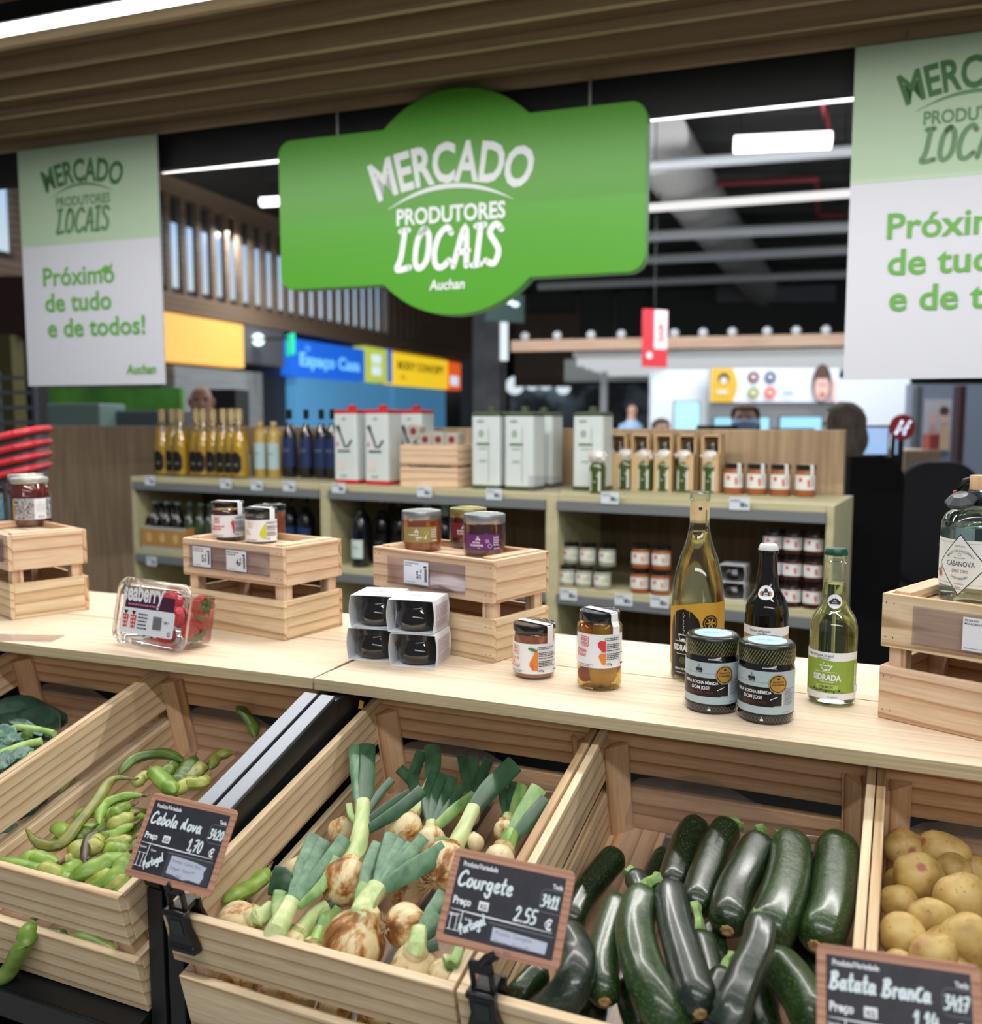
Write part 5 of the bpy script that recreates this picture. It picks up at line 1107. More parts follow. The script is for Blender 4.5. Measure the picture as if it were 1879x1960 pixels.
# ---------------------------------------------------------------- potatoes
POT = NT('potato_skin'); _c = POT.coords((1, 1, 1), 3); _n = POT.n('ShaderNodeTexNoise', i_Scale=34.0, i_Detail=5.0); POT.l(_c, _n.inputs[0])
_r = POT.ramp([(.3, S(150, 120, 62)), (.68, S(204, 178, 114)), (.48, S(186, 156, 92))]); POT.l(_n.outputs[0], _r.inputs[0])
_v = POT.n('ShaderNodeTexVoronoi', i_Scale=30.0); POT.l(_c, _v.inputs[0]); _r2 = POT.ramp([(.10, (1, 1, 1, 1)), (.22, (0, 0, 0, 1))]); POT.l(_v.outputs['Distance'], _r2.inputs[0])
_m = POT.n('ShaderNodeMix', data_type='RGBA'); POT.l(_r2.outputs[0], _m.inputs[0]); POT.l(_r.outputs[0], _m.inputs[6]); _m.inputs[7].default_value = S(158, 96, 78)
_n2 = POT.n('ShaderNodeTexNoise', i_Scale=210.0, i_Detail=3.0); POT.l(_c, _n2.inputs[0]); _r3 = POT.ramp([(.62, (1, 1, 1, 1)), (.74, (.52, .42, .32, 1))]); POT.l(_n2.outputs[0], _r3.inputs[0])
_k = POT.n('ShaderNodeMix', data_type='RGBA', blend_type='MULTIPLY'); _k.inputs[0].default_value = .8; POT.l(_m.outputs[2], _k.inputs[6]); POT.l(_r3.outputs[0], _k.inputs[7])
POT.l(_k.outputs[2], POT.p.inputs['Base Color']); POT.p.inputs['Roughness'].default_value = .5; POT.bump(_v.outputs['Distance'], .25, .003); POT = POT.m
def potato(x, y, a, b, h, label, rot=0.0):
    C = ontilt(x, y, h); k = (C-EYE).length/FPX*.98; C = keep(C, min(a, b)*k*.9, 'E'); k = (C-EYE).length/FPX*.98; sd = rnd.random()*50
    o = MB().sphere((0, 0, 0), (a*k, min(a, b)*k*.92, b*k), 0, 26, 18, fn=lambda d: 1+.10*(mnoise.noise(d*1.3+V((sd, 0, 0))))+.03*mnoise.noise(d*3.1+V((0, sd, 0)))).build('potato', POT)
    o.location = C; o.rotation_euler = (rnd.uniform(-.3, .3), rot, rnd.uniform(-.4, .4)); tag(o, label, 'potato', 'potatoes')
POTS = [(1803, 1604, 45, 34, -.095, 'potato farthest back, lying against the back wall', .2), (1722, 1622, 34, 31, -.090, 'potato at the back by the left wall of its bin', 0), (1756, 1624, 24, 24, -.10, 'small reddish potato between the two back ones', .3),
 (1760, 1680, 48, 40, -.060, 'large potato with a pink patch, in the upper middle', .35), (1825, 1664, 28, 26, -.085, 'small potato behind the large cut-off one at the right', 0), (1848, 1720, 52, 40, -.050, 'long potato at the right, cut off by the photo edge', .25),
 (1718, 1728, 33, 30, -.070, 'dull potato with a pink eye, left wall, second from the front', .4), (1785, 1759, 42, 33, -.045, 'smooth oval potato in the middle of the pile', .1), (1714, 1790, 38, 40, -.035, 'upright potato against the left wall, nearest the price sign', 0),
 (1850, 1802, 40, 46, -.025, 'round potato with two pink eyes, right above the price sign', 0), (1786, 1826, 42, 34, -.025, 'potato half behind the top edge of the potato price sign', -.2), (1806, 1812, 34, 32, -.05, 'potato squeezed between the half-hidden one and the round one', .3),
 (1704, 1690, 26, 28, -.115, 'dark potato deep at the left wall', 0), (1868, 1668, 30, 26, -.11, 'shaded potato at the right edge behind the long one', 0), (1745, 1752, 34, 28, -.10, 'shaded potato under the smooth oval one', 0),
 (1716, 1860, 40, 36, -.05, 'potato behind the left part of the potato price sign', 0), (1830, 1870, 42, 36, -.05, 'potato behind the right part of the potato price sign', 0)]
for q in POTS: potato(*q[:5], q[5], q[6])
# ---------------------------------------------------------------- leafy greens
LFM = noisy('cabbage_leaf', [(.3, S(58, 92, 76)), (.7, S(112, 148, 132))], 50, .5, bump=.3); LFD = noisy('cabbage_leaf_dark', [(.3, S(22, 46, 34)), (.7, S(48, 82, 60))], 40, .45, bump=.3)
GST = noisy('green_stalk', [(.3, S(136, 178, 84)), (.7, S(188, 216, 138))], 50, .4); BUD = noisy('green_bud', [(.3, S(56, 84, 30)), (.7, S(104, 132, 50))], 300, .7, bump=1.0)
def leaf(mb, P, wd, cup=.25, wav=.12, sd=0.0):
    W = crv(P, 5); n = len(W); rows = []
    for i, p in enumerate(W):
        t = i/(n-1); d = (W[min(i+1, n-1)]-W[max(i-1, 0)]).normalized(); s = d.cross(UB).normalized(); u = s.cross(d); w_ = wd*(sin(pi*min(.97, .08+t*.92))**.6)
        rows.append([p+s*(w_*k/4)+u*(w_*(cup*(k/4)**2+wav*sin(t*14+k*1.7+sd))) for k in range(-4, 5)])
    return mb.strip(rows)
def green(stalk, sr, leaves, label, h=-.02, bud=None):
    base = px3(stalk[0], h); o = thing('leafy_green', label, 'leafy green', base, group='stalks of leafy greens')
    if sr: MB().tube(crv([px3(p, h) for p in stalk], 6), sr, 10).build('stalk', GST, o, origin=base)
    for m, wd, path in leaves: leaf(MB(), [px3(p, h) for p in path], wd, sd=path[0][0]).build('leaf', m, o, origin=base, solid=.0006)
    if bud: MB().sphere(px3(bud, h), .009, 0, 18, 12, fn=lambda d: 1+.15*mnoise.noise(d*6)).build('bud', BUD, o, origin=base)
    return o
green([(4, 1402), (30, 1393), (54, 1394), (80, 1398), (104, 1404)], .0055, [(LFM, .010, [(22, 1379), (48, 1389), (80, 1408)])], 'leafy green stalk at the back of the bin, with a pointed leaf', -.035)
green([(-10, 1446), (20, 1436), (48, 1426), (80, 1419)], .0066, [(LFM, .016, [(10, 1425), (30, 1415), (54, 1412)])], 'pale stalk lying across the front of the visible greens', -.022, bud=(52, 1408))
green([(-14, 1392), (0, 1405)], .004, [(LFM, .022, [(-20, 1398), (4, 1408), (26, 1412)]), (LFM, .018, [(-16, 1420), (0, 1424), (10, 1432)])], 'folded grey green leaf at the left edge of the photo', -.022)
green([(-30, 1440), (-6, 1460)], .004, [(LFM, .022, [(34, 1448), (16, 1456), (4, 1472)]), (LFM, .016, [(60, 1432), (38, 1446), (20, 1462)])], 'light leaf hanging over the right wall side of the greens', -.020)
green([(-60, 1400), (-10, 1385)], .005, [(LFD, .050, [(-60, 1400), (0, 1375), (60, 1382), (104, 1402)])], 'broad dark leaf standing at the back of the greens bin', -.055)
green([(40, 1400), (90, 1405)], .004, [(LFD, .045, [(20, 1400), (70, 1388), (124, 1388)])], 'dark leaf lying against the back right corner of the greens bin', -.085)
green([(60, 1440), (30, 1470)], .005, [(LFD, .05, [(110, 1420), (60, 1450), (0, 1500)]), (LFM, .018, [(60, 1425), (90, 1415), (100, 1408)])], 'dark leaves filling the middle of the greens bin', -.05)
gw = lambda px, py: onplane(px, py, TO+DC*(UA+BW-.018), DC)
b = gw(122, 1502); o = thing('leafy_green', 'cut stalk showing through the slot of the greens bin wall', 'leafy green', b, group='stalks of leafy greens')
MB().tube([gw(114, 1512), gw(128, 1497), gw(142, 1486)], .0055, 10).build('stalk', GST, o, origin=b)
for q, (p0, p1, p2, lb) in enumerate([((30, 1570), (60, 1548), (88, 1526), 'dark leaf pressed against the wall slot of the greens bin'), ((-12, 1598), (8, 1588), (28, 1576), 'light leaf edge pressed against the wall slot, farther left')]):
    b = gw(*p0); o = thing('leafy_green', lb, 'leafy green', b, group='stalks of leafy greens'); leaf(MB(), [gw(*p0), gw(*p1), gw(*p2)], .02).build('leaf', LFD if q == 0 else LFM, o, origin=b, solid=.0006)
# ================================================================== slate price signs on black clips
SLATE = noisy('slate_print', [(.3, S(36, 37, 46)), (.7, S(46, 47, 58))], 90, .6)
FRAMEW = wood('sign_frame_veneer', S(196, 150, 128), S(182, 134, 112), S(158, 110, 92), ring=170, along=.03, rough=.5)
CHALK = pm('chalk_marker', S(226, 240, 246), .6); FILM = glass('sign_pocket', (.95, .96, .98, 1), .12, .08)
def price_sign(TL, TR, BL, anchor, a_deg, name, tecla, price, org, slip, label, nx=1.0, torn=False, nsize=15):
    """corners in pixels; stands on a plane through anchor (bin frame) leaning back"""
    A = MT @ V(anchor); upd = NC*cos(radians(a_deg))+ZV*sin(radians(a_deg)); n0 = DC.cross(upd).normalized()
    p0, p1, p2 = (onplane(*q, A, n0) for q in (TL, TR, BL))
    x = (p1-p0).normalized(); y = (p0-p2); y = (y-x*y.dot(x)).normalized(); z = x.cross(y)
    Wm = (p1-p0).length; Hm = (p0-p2).length; F = frame(p2, x, y, z)
    o = thing('price_sign', label, 'price sign', M=F, group='slate price signs on the bins')
    k = Wm/148.0; hh = Hm/k
    a = Art(); a.rect(0, 0, 148, hh, FRAMEW, 7)
    m = MB(); pts = [(q[0]*k, q[1]*k) for q in a.g[0][0]]; m.prism(pts, -.0022, 0); m.build('board', FRAMEW, o, bevel=.0006)
    a = Art(); a.rect(9, 9, 139, hh-9, SLATE); h0 = hh-9
    a.text('Produto/Variedade', 15, h0-9, 7.6, WHITE, 'L', .025, .74); a.text('Tecla', 137, h0-13, 7, WHITE, 'R', .025, .76)
    a.write(name, 13, h0-30, nsize, 2.9, CHALK, slant=.12, xs=nx)
    a.line([(139, h0-15), (118, h0-15), (114, h0-18), (114, h0-35), (118, h0-38.5), (139, h0-38.5)], .6, GREYINK)
    a.write(tecla, 115.5, h0-33, 12.5, 2.1, CHALK, slant=.1, xs=.80)
    a.text('Preço', 12, h0-50, 11.5, WHITE, 'L', .035, .82); a.rect(44, h0-51.5, 56, h0-42, WHITE); a.text('KG', 50, h0-50, 7.4, SLATE, 'C', .03, .8)
    a.write(price, 88, h0-53.5, 15, 2.3, CHALK, slant=.08, xs=.86); a.text('€', 124, h0-55.5, 15, WHITE, 'L', .035, .85)
    a.line([(11, h0-56), (40, h0-56.6), (80, h0-57), (134, h0-57.4)], 1.7, WHITE, True); a.line([(27, h0-57), (26, hh*.12+3)], 1.2, WHITE)
    a.text('Categoria', 10.5, h0-63, 4.0, WHITE, 'L', .02, .75); a.text('Origem', 31, h0-65, 4.0, WHITE, 'L', .02, .75)
    bx, by = 11.5, 15.5
    for q in (0, 7.5):
        a.line([(bx+2.8+q, by), (bx+2.8+q, by+17)], 1.0, WHITE); a.line([(bx+q, by), (bx+5.6+q, by)], .8, WHITE); a.line([(bx+q, by+17), (bx+5.6+q, by+17)], .8, WHITE)
    a.write(org, 30, 13, 10.5, 2.0, CHALK, slant=.1, rot=radians(30), xs=.72)
    a.line([(60, h0-61.5), (137, h0-61.5)], .9, GREYINK)
    a.build('slate_print', o, k=k, M=frame(V((0, 0, .0002)), V((1, 0, 0)), V((0, 0, -1)), V((0, 1, 0))))
    # slip of paper in a clear pocket
    ph = h0-64
    a = Art(); pts = [(66, 14), (130, 13), (131, ph-4), (66, ph-1)]
    if torn: pts = [(67, 15), (80, 14), (96, 11), (106, 13), (125, 12), (128, 20), (126, 27), (129, 33), (127, ph-5), (110, ph-2), (92, ph-1), (68, ph)]
    a.poly(pts, PAPER)
    for i, tx in enumerate(slip): a.text(tx, 70+(1 if torn else 0), ph-8-i*9.0, 6.2, GREYINK, 'L', -.005, .86, rot=-.02 if torn else 0)
    a.build('paper_slip', o, k=k, M=frame(V((0, 0, .0008)), V((1, 0, 0)), V((0, 0, -1)), V((0, 1, 0))))
    m = MB().bb(62*k, 137*k, 10.5*k, (ph+2.0)*k, .0014, .0018); m.bb(62*k, 137*k, (ph+1.2)*k, (ph+2)*k, .0004, .002); m.bb(62*k, 137*k, 10.5*k, 11.3*k, .0004, .002); m.build('clear_pocket', FILM, o, bevel=.0004)
    return o, F, Wm, Hm
def clip(Bpx, u, label, sgn):
    """black spring clip clamped on a front board at bin-frame u, neck up to the sign's lower edge"""
    o = thing('sign_clip', label, 'clip', M=MT @ Matrix.Translation((u, -.478, 0)), group='black clips carrying the price signs')
    m = MB()                                       # front jaw: waisted plate outside the board
    out = [(-.019, -.036), (.019, -.036), (.0195, -.030), (.013, -.008), (.014, .010), (.0155, .016), (-.0155, .016), (-.014, .010), (-.013, -.008), (-.0195, -.030)]
    F = frame(V((0, -.0020, 0)), V((1, 0, 0)), V((0, 0, 1)), V((0, -1, 0)))
    m.prism(out, 0, .010, 0, F); m.tube([(-.018, -.0095, -.034), (.018, -.0095, -.034)], .0062, 12); m.tube([(-.0155, -.0100, .013), (.0155, -.0100, .013)], .0042, 12)
    m.build('front_jaw', BLACK, o, bevel=.0012)
    MB().bb(-.008, .008, -.0128, -.0120, -.014, .006).build('window_panel', pm('clip_inset', S(26, 44, 40), .3), o)
    m = MB()                                       # rear jaw inside the board
    out = [(-.012, -.022), (.014, -.022), (.020, -.016), (.012, .004), (.012, .018), (-.012, .018), (-.011, .0)]
    F = frame(V((.004, .0130, 0)), V((1, 0, 0)), V((0, 0, 1)), V((0, 1, 0))); m.prism(out, 0, .004, 0, F); m.bb(-.010, .012, -.006, .016, .012, .018); m.build('rear_jaw', BLACK, o, bevel=.001)
    MB().bb(-.018, .018, -.0075, -.0012, -.041, -.036).build('rubber_pad', pm('pad_green', S(30, 52, 42), .6), o)
    m = MB()
    for x in (-.012, .008): m.bb(x, x+.004, -.006, .0, .014, .042)
    m.bb(-.012, .012, -.006, 0, .036, .048); m.bb(-.006, .006, -.005, -.001, .014, .018)
    m.build('neck', BLACK, o, bevel=.0008)
    Fi = (MT @ Matrix.Translation((u, -.478, 0))).inverted(); b = Fi @ Bpx
    MB().tube([(0, -.003, .044), (b.x*.4, -.003+(b.y+.003)*.5, .044+(b.z-.044)*.5), (b.x, b.y, b.z)], .0055, 10).build('stub', BLACK, o)
    return o
def sign_with_clip(u, lab, clab, *args, bpx=None, **kw):
    o, F, Wm, Hm = price_sign(*args, label=lab, **kw)
    clip(F @ V((Wm*.5*(bpx or 1.0), .002, -.004)), u, clab, 1); return o
sign_with_clip(.0985, 'slate price sign of the onions, in front of the black rails', 'black clip holding the onion price sign on the bin board', (288, 1515), (450, 1550), (237, 1674), (.08, -.480, .052), 58,
  'Cebola Nova', '3420', '1,70', 'Portugal', ['Produto  Cebola Nova', 'Origem   Oeste PT', 'Lote  0001'], torn=True, nx=.93)
sign_with_clip(.4735, 'slate price sign of the courgettes, between the onion and courgette bins', 'black clip holding the courgette price sign on the bin board', (867, 1620), (1097, 1668), (831, 1800), (.46, -.480, .050), 58,
  'Courgete', '3411', '2.55', 'Portugal', ['Produto  Courgette', 'Origem   Oeste PT', 'Lote  0001'], nx=.92, nsize=16)
sign_with_clip(.845, 'slate price sign of the potatoes, at the bottom right', 'black clip holding the potato price sign, below the frame', (1572, 1806), (1886, 1850), (1562, 2030), (.845, -.480, .050), 58,
  'Batata Branca', '3417', '1.14', 'Portugal', ['Produto  Batata Branca', 'Origem   Oeste PT', 'Lote  0001'], nx=.80)
# ================================================================== wooden canopy with hanging boards
CANW = wood('canopy_slat_wood', S(176, 156, 124), S(158, 138, 108), S(134, 116, 88), ring=20, along=.02, rough=.6)
MS = yawframe((0, 0, 0), YAW_S)
cs = cos(YAW_S)
def canopy_y(Y0): return Y0*cs            # distance along the canopy normal of the line through (0, Y0)
co_ = thing('wooden_canopy', 'wooden slat canopy hanging over the produce counter', 'canopy', M=MS)
for y0 in (1.80, 2.30, 2.48, 2.65, 2.81, 2.985, 3.165):
    m = MB().box((0, 0, 0), (7.6, .022, .17)); m.build('slat', CANW, co_, M=Matrix.Translation((-.6, canopy_y(y0), 2.685)), bevel=.002)
MB().bb(-4.4, 3.2, canopy_y(1.5), canopy_y(3.25), 2.86, 2.90).build('top_panel', pm('canopy_black', S(12, 13, 15), .6), co_)
MB().bb(-4.4, 3.2, canopy_y(3.20), canopy_y(3.25), 2.485, 2.86).build('black_beam', pm('canopy_black', S(12, 13, 15), .6), co_)
o = thing('strip_lamp', 'long white strip lamp between the canopy slats, at the top left', 'lamp', M=MS @ Matrix.Translation((-.6, canopy_y(2.19), 2.592)))
MB().bb(-3.6, 2.2, -.022, .022, 0, .012).build('diffuser', emis('strip_light', (1, .98, .95, 1), 5.0), o)
MB().bb(-3.6, 2.2, -.03, .03, .0121, .06).build('housing', pm('canopy_black', S(12, 13, 15), .6), o)
# ---------------------------------------------------------------- hanging boards
PS = Plane((0, 3.14, 0), YAW_S)
def card(name, label, TL, TR, BL, th, mats, parts=None):
    a0, z1 = PS(*TL); a1, z1b = PS(*TR); a0b, z0 = PS(*BL)
    return (a0+a0b)/2, (z1+z1b)/2, a1, z0
CARDW = pm('poster_white', S(196, 199, 208), .6); CARDG = pm('poster_pale_green', S(172, 196, 168), .6)
DKG = pm('poster_dark_green', S(62, 108, 60), .6); MDG = pm('poster_mid_green', S(92, 158, 62), .6); SGG = pm('poster_grey_green', S(96, 134, 94), .6)
def arch(r): return lambda x, y: ((r+y)*sin(x/r), (r+y)*cos(x/r)-r)
def fit(a, t, cx, y, size, width, m, al='C', bold=.03, **kw):
    a.text(t, cx, y, size, m, al, bold, width/(text_geo(t, bold)[2]*size), **kw)
def mercado(a, cx, y, s, m1, m2, m3, line):
    """market lettering: arched heading, swash, two lines below; s = half width of the heading, y its middle baseline"""
    fit(a, 'MERCADO', cx, y-s*.02, s*.64, s*2.0, m1, bold=.03, fn=arch(s*2.9))
    a.line([(cx+s*.82*(-1+2*i/16), y-s*.08-s*.22*(-1+2*i/16)**2) for i in range(17)], s*.06, line, True)
    fit(a, 'PRODUTORES', cx, y-s*.50, s*.27, s*1.44, m2, bold=.03)
    nat = Art().write('LOCAIS', 0, 0, s*.47, 1, m3, gap=.16); xs = s*1.42/nat
    a.write('LOCAIS', cx-s*.72, y-s*1.04, s*.47, s*.075, m3, slant=.10, gap=.16, xs=xs)
def auchan(a, x, y, s, m): a.text('Auchan', x, y, s, m, 'C', .02, .9, slant=.12)
def poster(label, TL, TR, BL, full_w=None):
    a0, z1 = PS(*TL); ax, zx = PS(*BL); a1 = PS(*TR)[0]
    a0 = (a0+ax)/2; W = full_w or (a1-a0); Hh = z1-zx
    o = thing('hanging_poster', label, 'poster', M=PS.M @ Matrix.Translation((a0, -.004, zx)), group='green and white posters hung from the canopy')
    MB().bb(0, W, .0, .006, 0, Hh).build('board', CARDW, o)
    w, h = W*1000, Hh*1000; a = Art(); a.EPS = .0003
    a.rect(0, h*.595, w, h, CARDG); mercado(a, w*.47, h*.852, w*.275, DKG, SGG, SGG, SGG)
    for i, (t, q) in enumerate((('Próximo', .53), ('de tudo', .49), ('e de todos!', .71))): fit(a, t, w*(.145+.012*i), h*(.425-.108*i), w*.150, w*q, MDG, 'L', .018)
    a.poly([(w*.57, h*.475), (w*.62, h*.497), (w*.645, h*.488), (w*.665, h*.51), (w*.66, h*.49), (w*.65, h*.468), (w*.61, h*.467)], MDG)
    auchan(a, w*.84, h*.045, w*.075, MDG); a.build('print', o, M=Matrix.Translation((0, -.0005, 0)))
    for x in (W*.2, W*.8): MB().tube([(x, .003, Hh-.01), (x, .003, 2.62-zx)], .0015, 6).build('hanging_wire', pm('wire', S(150, 152, 156), .4, .8), o)
    return W
PWID = poster('pale green and white market poster hanging at the left', (36, 290), (301, 258), (55, 739))
poster('pale green and white market poster hanging at the right, cut off by the photo edge', (1638, 92), (1879, 66), (1612, 727), PWID)
# big green sign: rounded bar with a disc behind its middle
a0, zt = PS(542, 275); a1, zt2 = PS(1241, 196); ab, zb = PS(545, 559); a1b, zb2 = PS(1238, 521)
ca, cz = PS(876, 390); _, ctop = PS(880, 173); _, cbot = PS(872, 605)
zt = (zt+zt2)/2; zb = (zb+zb2)/2; a0 = (a0+ab)/2; a1 = (a1+a1b)/2; cz = (ctop+cbot)/2; cr = (ctop-cbot)/2
def sign_outline():
    r = .05; pts = []
    x0, x1, y0, y1 = a0, a1, zb, zt; hx = sqrt(max(0, cr**2-(y1-cz)**2)); hx2 = sqrt(max(0, cr**2-(y0-cz)**2))
    def corner(cx, cy, s): return [(cx+r*cos(radians(s+q*15)), cy+r*sin(radians(s+q*15))) for q in range(7)]
    pts += corner(x1-r, y0+r, -90)+corner(x1-r, y1-r, 0)
    t0 = atan2(y1-cz, hx); t1 = pi-t0; pts += [(ca+cr*cos(t0+(t1-t0)*i/24), cz+cr*sin(t0+(t1-t0)*i/24)) for i in range(25)]
    pts += corner(x0+r, y1-r, 90)+corner(x0+r, y0+r, 180)
    t0 = atan2(y0-cz, -hx2); t1 = atan2(y0-cz, hx2); t0 = t0 if t0 < t1 else t0-2*pi
    pts += [(ca+cr*cos(t0+(t1-t0)*i/24), cz+cr*sin(t0+(t1-t0)*i/24)) for i in range(25)]
    return pts
o = thing('hanging_sign', 'big green market sign with white lettering, hanging in the middle', 'sign', M=PS.M @ Matrix.Translation((0, -.03, 0)))
F = frame(V((0, 0, 0)), V((1, 0, 0)), ZV, V((0, -1, 0)))
MB().prism(sign_outline(), -.06, 0, 0, F, side=1).build('board', [pm('sign_green', S(76, 150, 38), .35, spec=.4), pm('sign_edge_green', S(120, 190, 110), .5)], o, bevel=.003)
SW = pm('sign_white', S(226, 232, 234), .6)
a = Art(); a.EPS = .0004; k = 1000
mcx = PS(867, 330)[0]*k
mercado(a, mcx, PS(867, 347)[1]*k, (PS(1012, 330)[0]-PS(722, 330)[0])*.5*k, SW, SW, SW, SW); auchan(a, PS(862, 555)[0]*k, PS(862, 556)[1]*k, 46, SW)
a.build('lettering', o, M=Matrix.Translation((0, -.001, 0)))
for px in (646, 1129):
    x, z = PS(px, 255 if px < 900 else 205); MB().tube([(x, .03, z-.02), (x, .03, 2.60)], .005, 8).build('hanging_rod', pm('rod_grey', S(150, 154, 156), .4, .6), o)
# ================================================================== low gondola with groceries behind the counter
GP1 = onz(250, 912, 1.30); GP2 = onz(1597, 968, 1.30); GV = GP2-GP1; GYAW = atan2(-GV.y, GV.x); GL = GV.length
PG = Plane((GP1.x, GP1.y, 0), GYAW); MG = PG.M
OLW = noisy('olive_laminate', [(.3, S(176, 170, 132)), (.7, S(192, 186, 150))], 4, .5, (.5, 8, 8)); RAILM = pm('price_rail', S(112, 116, 118), .4)
GWD = noisy('gondola_wood', [(.3, S(150, 124, 96)), (.7, S(186, 160, 128))], 5, .5, (9, 9, .6), 5)
INW = noisy('gondola_inner', [(.3, S(92, 76, 54)), (.7, S(116, 98, 72))], 5, .6, (9, 9, .6), 5)
ZS2 = PG(1200, 1128)[1]-.0; ZS2L = PG(320, 1062)[1]; ZSH = (ZS2+ZS2L)/2; ZS3 = ZSH-.30
BAY = [0.0, PG(621, 925)[0], PG(1056, 945)[0], GL]
g = thing('gondola_shelving', 'low grocery shelving of three bays with olive frames, behind the counter', 'shelving', M=MG)
GD = .40
for x in BAY:
    MB().bb(x-.022 if x > 0 else 0, x+.022 if x < GL else GL, 0, GD, 0, 1.30).build('upright', OLW, g, bevel=.002)
for i in range(3):
    x0, x1 = BAY[i]+.022, BAY[i+1]-.022
    for z, nm in ((1.30, 'top_shelf'), (ZSH, 'shelf'), (ZS3, 'shelf'), (.32, 'shelf')):
        MB().bb(x0, x1, .004, GD, z-.022, z).build(nm, OLW, g, bevel=.0015)
        MB().bb(x0, x1, -.012, .003, z-.052, z-.020).build('price_rail', RAILM, g, bevel=.001)
    MB().bb(x0, x1, GD-.012, GD, .1, 1.278).build('back_board', INW, g)
    MB().bb(x0, x1, .02, GD, .0, .10).build('plinth', BLACKM, g)
PGB = Plane(MG @ V((0, GD+.012, 0)), GYAW); xl = PGB(76, 812)[0]; xr = PGB(1618, 826)[0]; zt_ = PGB(1600, 826)[1]*.8+PGB(300, 808)[1]*.2
tag(MB().bb(xl, xr, 0, .045, 0, zt_).build('wooden_partition', GWD, M=MG @ Matrix.Translation((0, GD+.004, 0)), bevel=.003), 'tall pale wooden partition running behind the grocery shelving', 'partition')
TICK = pm('shelf_ticket', S(206, 214, 220), .6)
def ticket(px, py, label):
    x, z = PG(px, py, -.014); o = thing('shelf_ticket', label, 'price ticket', M=MG @ Matrix.Translation((x, -.0135, z)), group='price tickets on the shelving rails')
    MB().bb(-.030, .030, -.0015, 0, -.019, .019).build('card', TICK, o)
    a = Art(); a.EPS = .0002; a.rect(2, -10, 16, 4, pm('ticket_ink', S(90, 96, 104), .6)); a.rect(18, -10, 24, 0, pm('ticket_ink', S(90, 96, 104), .6)); a.lines(-26, 11, 10, 2, 5, 2, GREYINK); a.build('print', o, M=Matrix.Translation((0, -.0017, 0)))
for px, py, lb in [(287, 920, 'top rail, first from the left, under the golden bottles'), (432, 926, 'top rail under the small white jars'), (491, 929, 'top rail under the pale bottles'), (553, 931, 'top rail under the navy bottles'), (648, 934, 'top rail under the first red-topped tin'),
    (812, 941, 'top rail under the little wooden crate'), (945, 946, 'top rail under the green tins'), (1167, 953, 'top rail under the tin of the right bay'), (1415, 964, 'top rail under the white-labelled jars'), (290, 1074, 'second shelf rail of the left bay'), (1088, 1138, 'second shelf rail of the right bay, left one'), (1193, 1148, 'second shelf rail of the right bay, middle one'), (1262, 1152, 'second shelf rail of the right bay, right one')]:
    ticket(px, py, 'white price ticket on the '+lb)
def gface(P): return -GYAW
MGI = MG.inverted()
def spot(px, py, z, b0=.05, b1=.29):
    q = MGI @ onz(px, py, z); b = min(max(q.y, b0), b1); y = py
    for _ in range(6):
        P = onplane(px, y, MG @ V((0, b, 0)), PG.n); y += (P.z-z)*FPX/P.y
    P.z = z; return P
# golden bottles
AMB = glass('amber_bottle_glass', (.97, .93, .70, 1), .14); LBK = pm('label_black', S(24, 22, 20), .35); KR = pm('kraft_cap', S(206, 186, 144), .7)
GOLDQ = pm('golden_wine', S(212, 178, 60), .15, coat=.6)
def gbottle(P, label):
    o = thing('golden_bottle', label, 'bottle', P, -GYAW, 'golden bottles on the top shelf')
    pr = scale_prof([(.7, 0), (1, .02), (1, .40), (.93, .52), (.72, .65), (.47, .75), (.37, .83), (.35, .955), (.38, .96), (.38, .985), (.36, 1)], .040, .29)
    MB().lathe(pr, 24).build('glass_body', AMB, o)
    MB().lathe([(max(.001, r-.002), max(.003, z)) for r, z in pr if z < .20], 24).build('contents', GOLDQ, o)
    MB().lathe([(.0148, .230), (.0148, .288), (.0002, .2905)], 16).build('neck_wrap', KR, o)
    a = Art(); a.poly([(-22, 18), (8, 14), (22, 30), (22, 78), (8, 100), (-10, 104), (-24, 92)], LBK); a.disc(-2, 50, 7, pm('print_ash', S(130, 130, 124), .6), 5); a.build('label', o, R=.0403, a0=.35, M=Matrix.Translation((0, 0, .005))); return o
b0 = gbottle(spot(313, 909, 1.30), 'golden bottle at the front of the top shelf, first from the left')
for x, n in ((348, 'second'), (379, 'third'), (411, 'fourth')): dup(b0, spot(x, 909.5+(x-313)*.02, 1.30), None, 'golden bottle at the front of the top shelf, %s from the left' % n)
for x, y, n in ((333, 900, 'left'), (391, 900, 'middle'), (430, 901, 'right'), (446, 899, 'rightmost'), (460, 897, 'farthest right')): dup(b0, spot(x, y, 1.30, .17, .17), None, 'golden bottle in the row behind, %s one' % n)
def simple_bottle(name, label, P, prof, body, cap, zcap, lab=None, group=None, cat='bottle'):
    o = thing(name, label, cat, P, -GYAW, group); MB().lathe([q for q in prof if q[1] <= zcap]+([] if any(abs(q[1]-zcap) < 1e-6 for q in prof) else []), 22).build('glass_body', body, o)
    rc = min(q[0] for q in prof); rt = [q[0] for q in prof if q[1] >= zcap] or [rc]; top = prof[-1][1]
    MB().lathe([(rt[0]*1.04, zcap), (rt[0]*1.08, zcap+.002), (rt[-1]*1.06, top-.002), (rt[-1]*.9, top), (.0002, top)], 18).build('cap', cap, o)
    if lab:
        m, z0, z1, R, w = lab; a = Art(); a.rect(-w/2, 0, w/2, (z1-z0)*1000, m); a.lines(-w*.25, (z1-z0)*600, w*.3, 2, 6, 3, GREYINK); a.build('label', o, R=R+.0005, M=Matrix.Translation((0, 0, z0)))
    return o
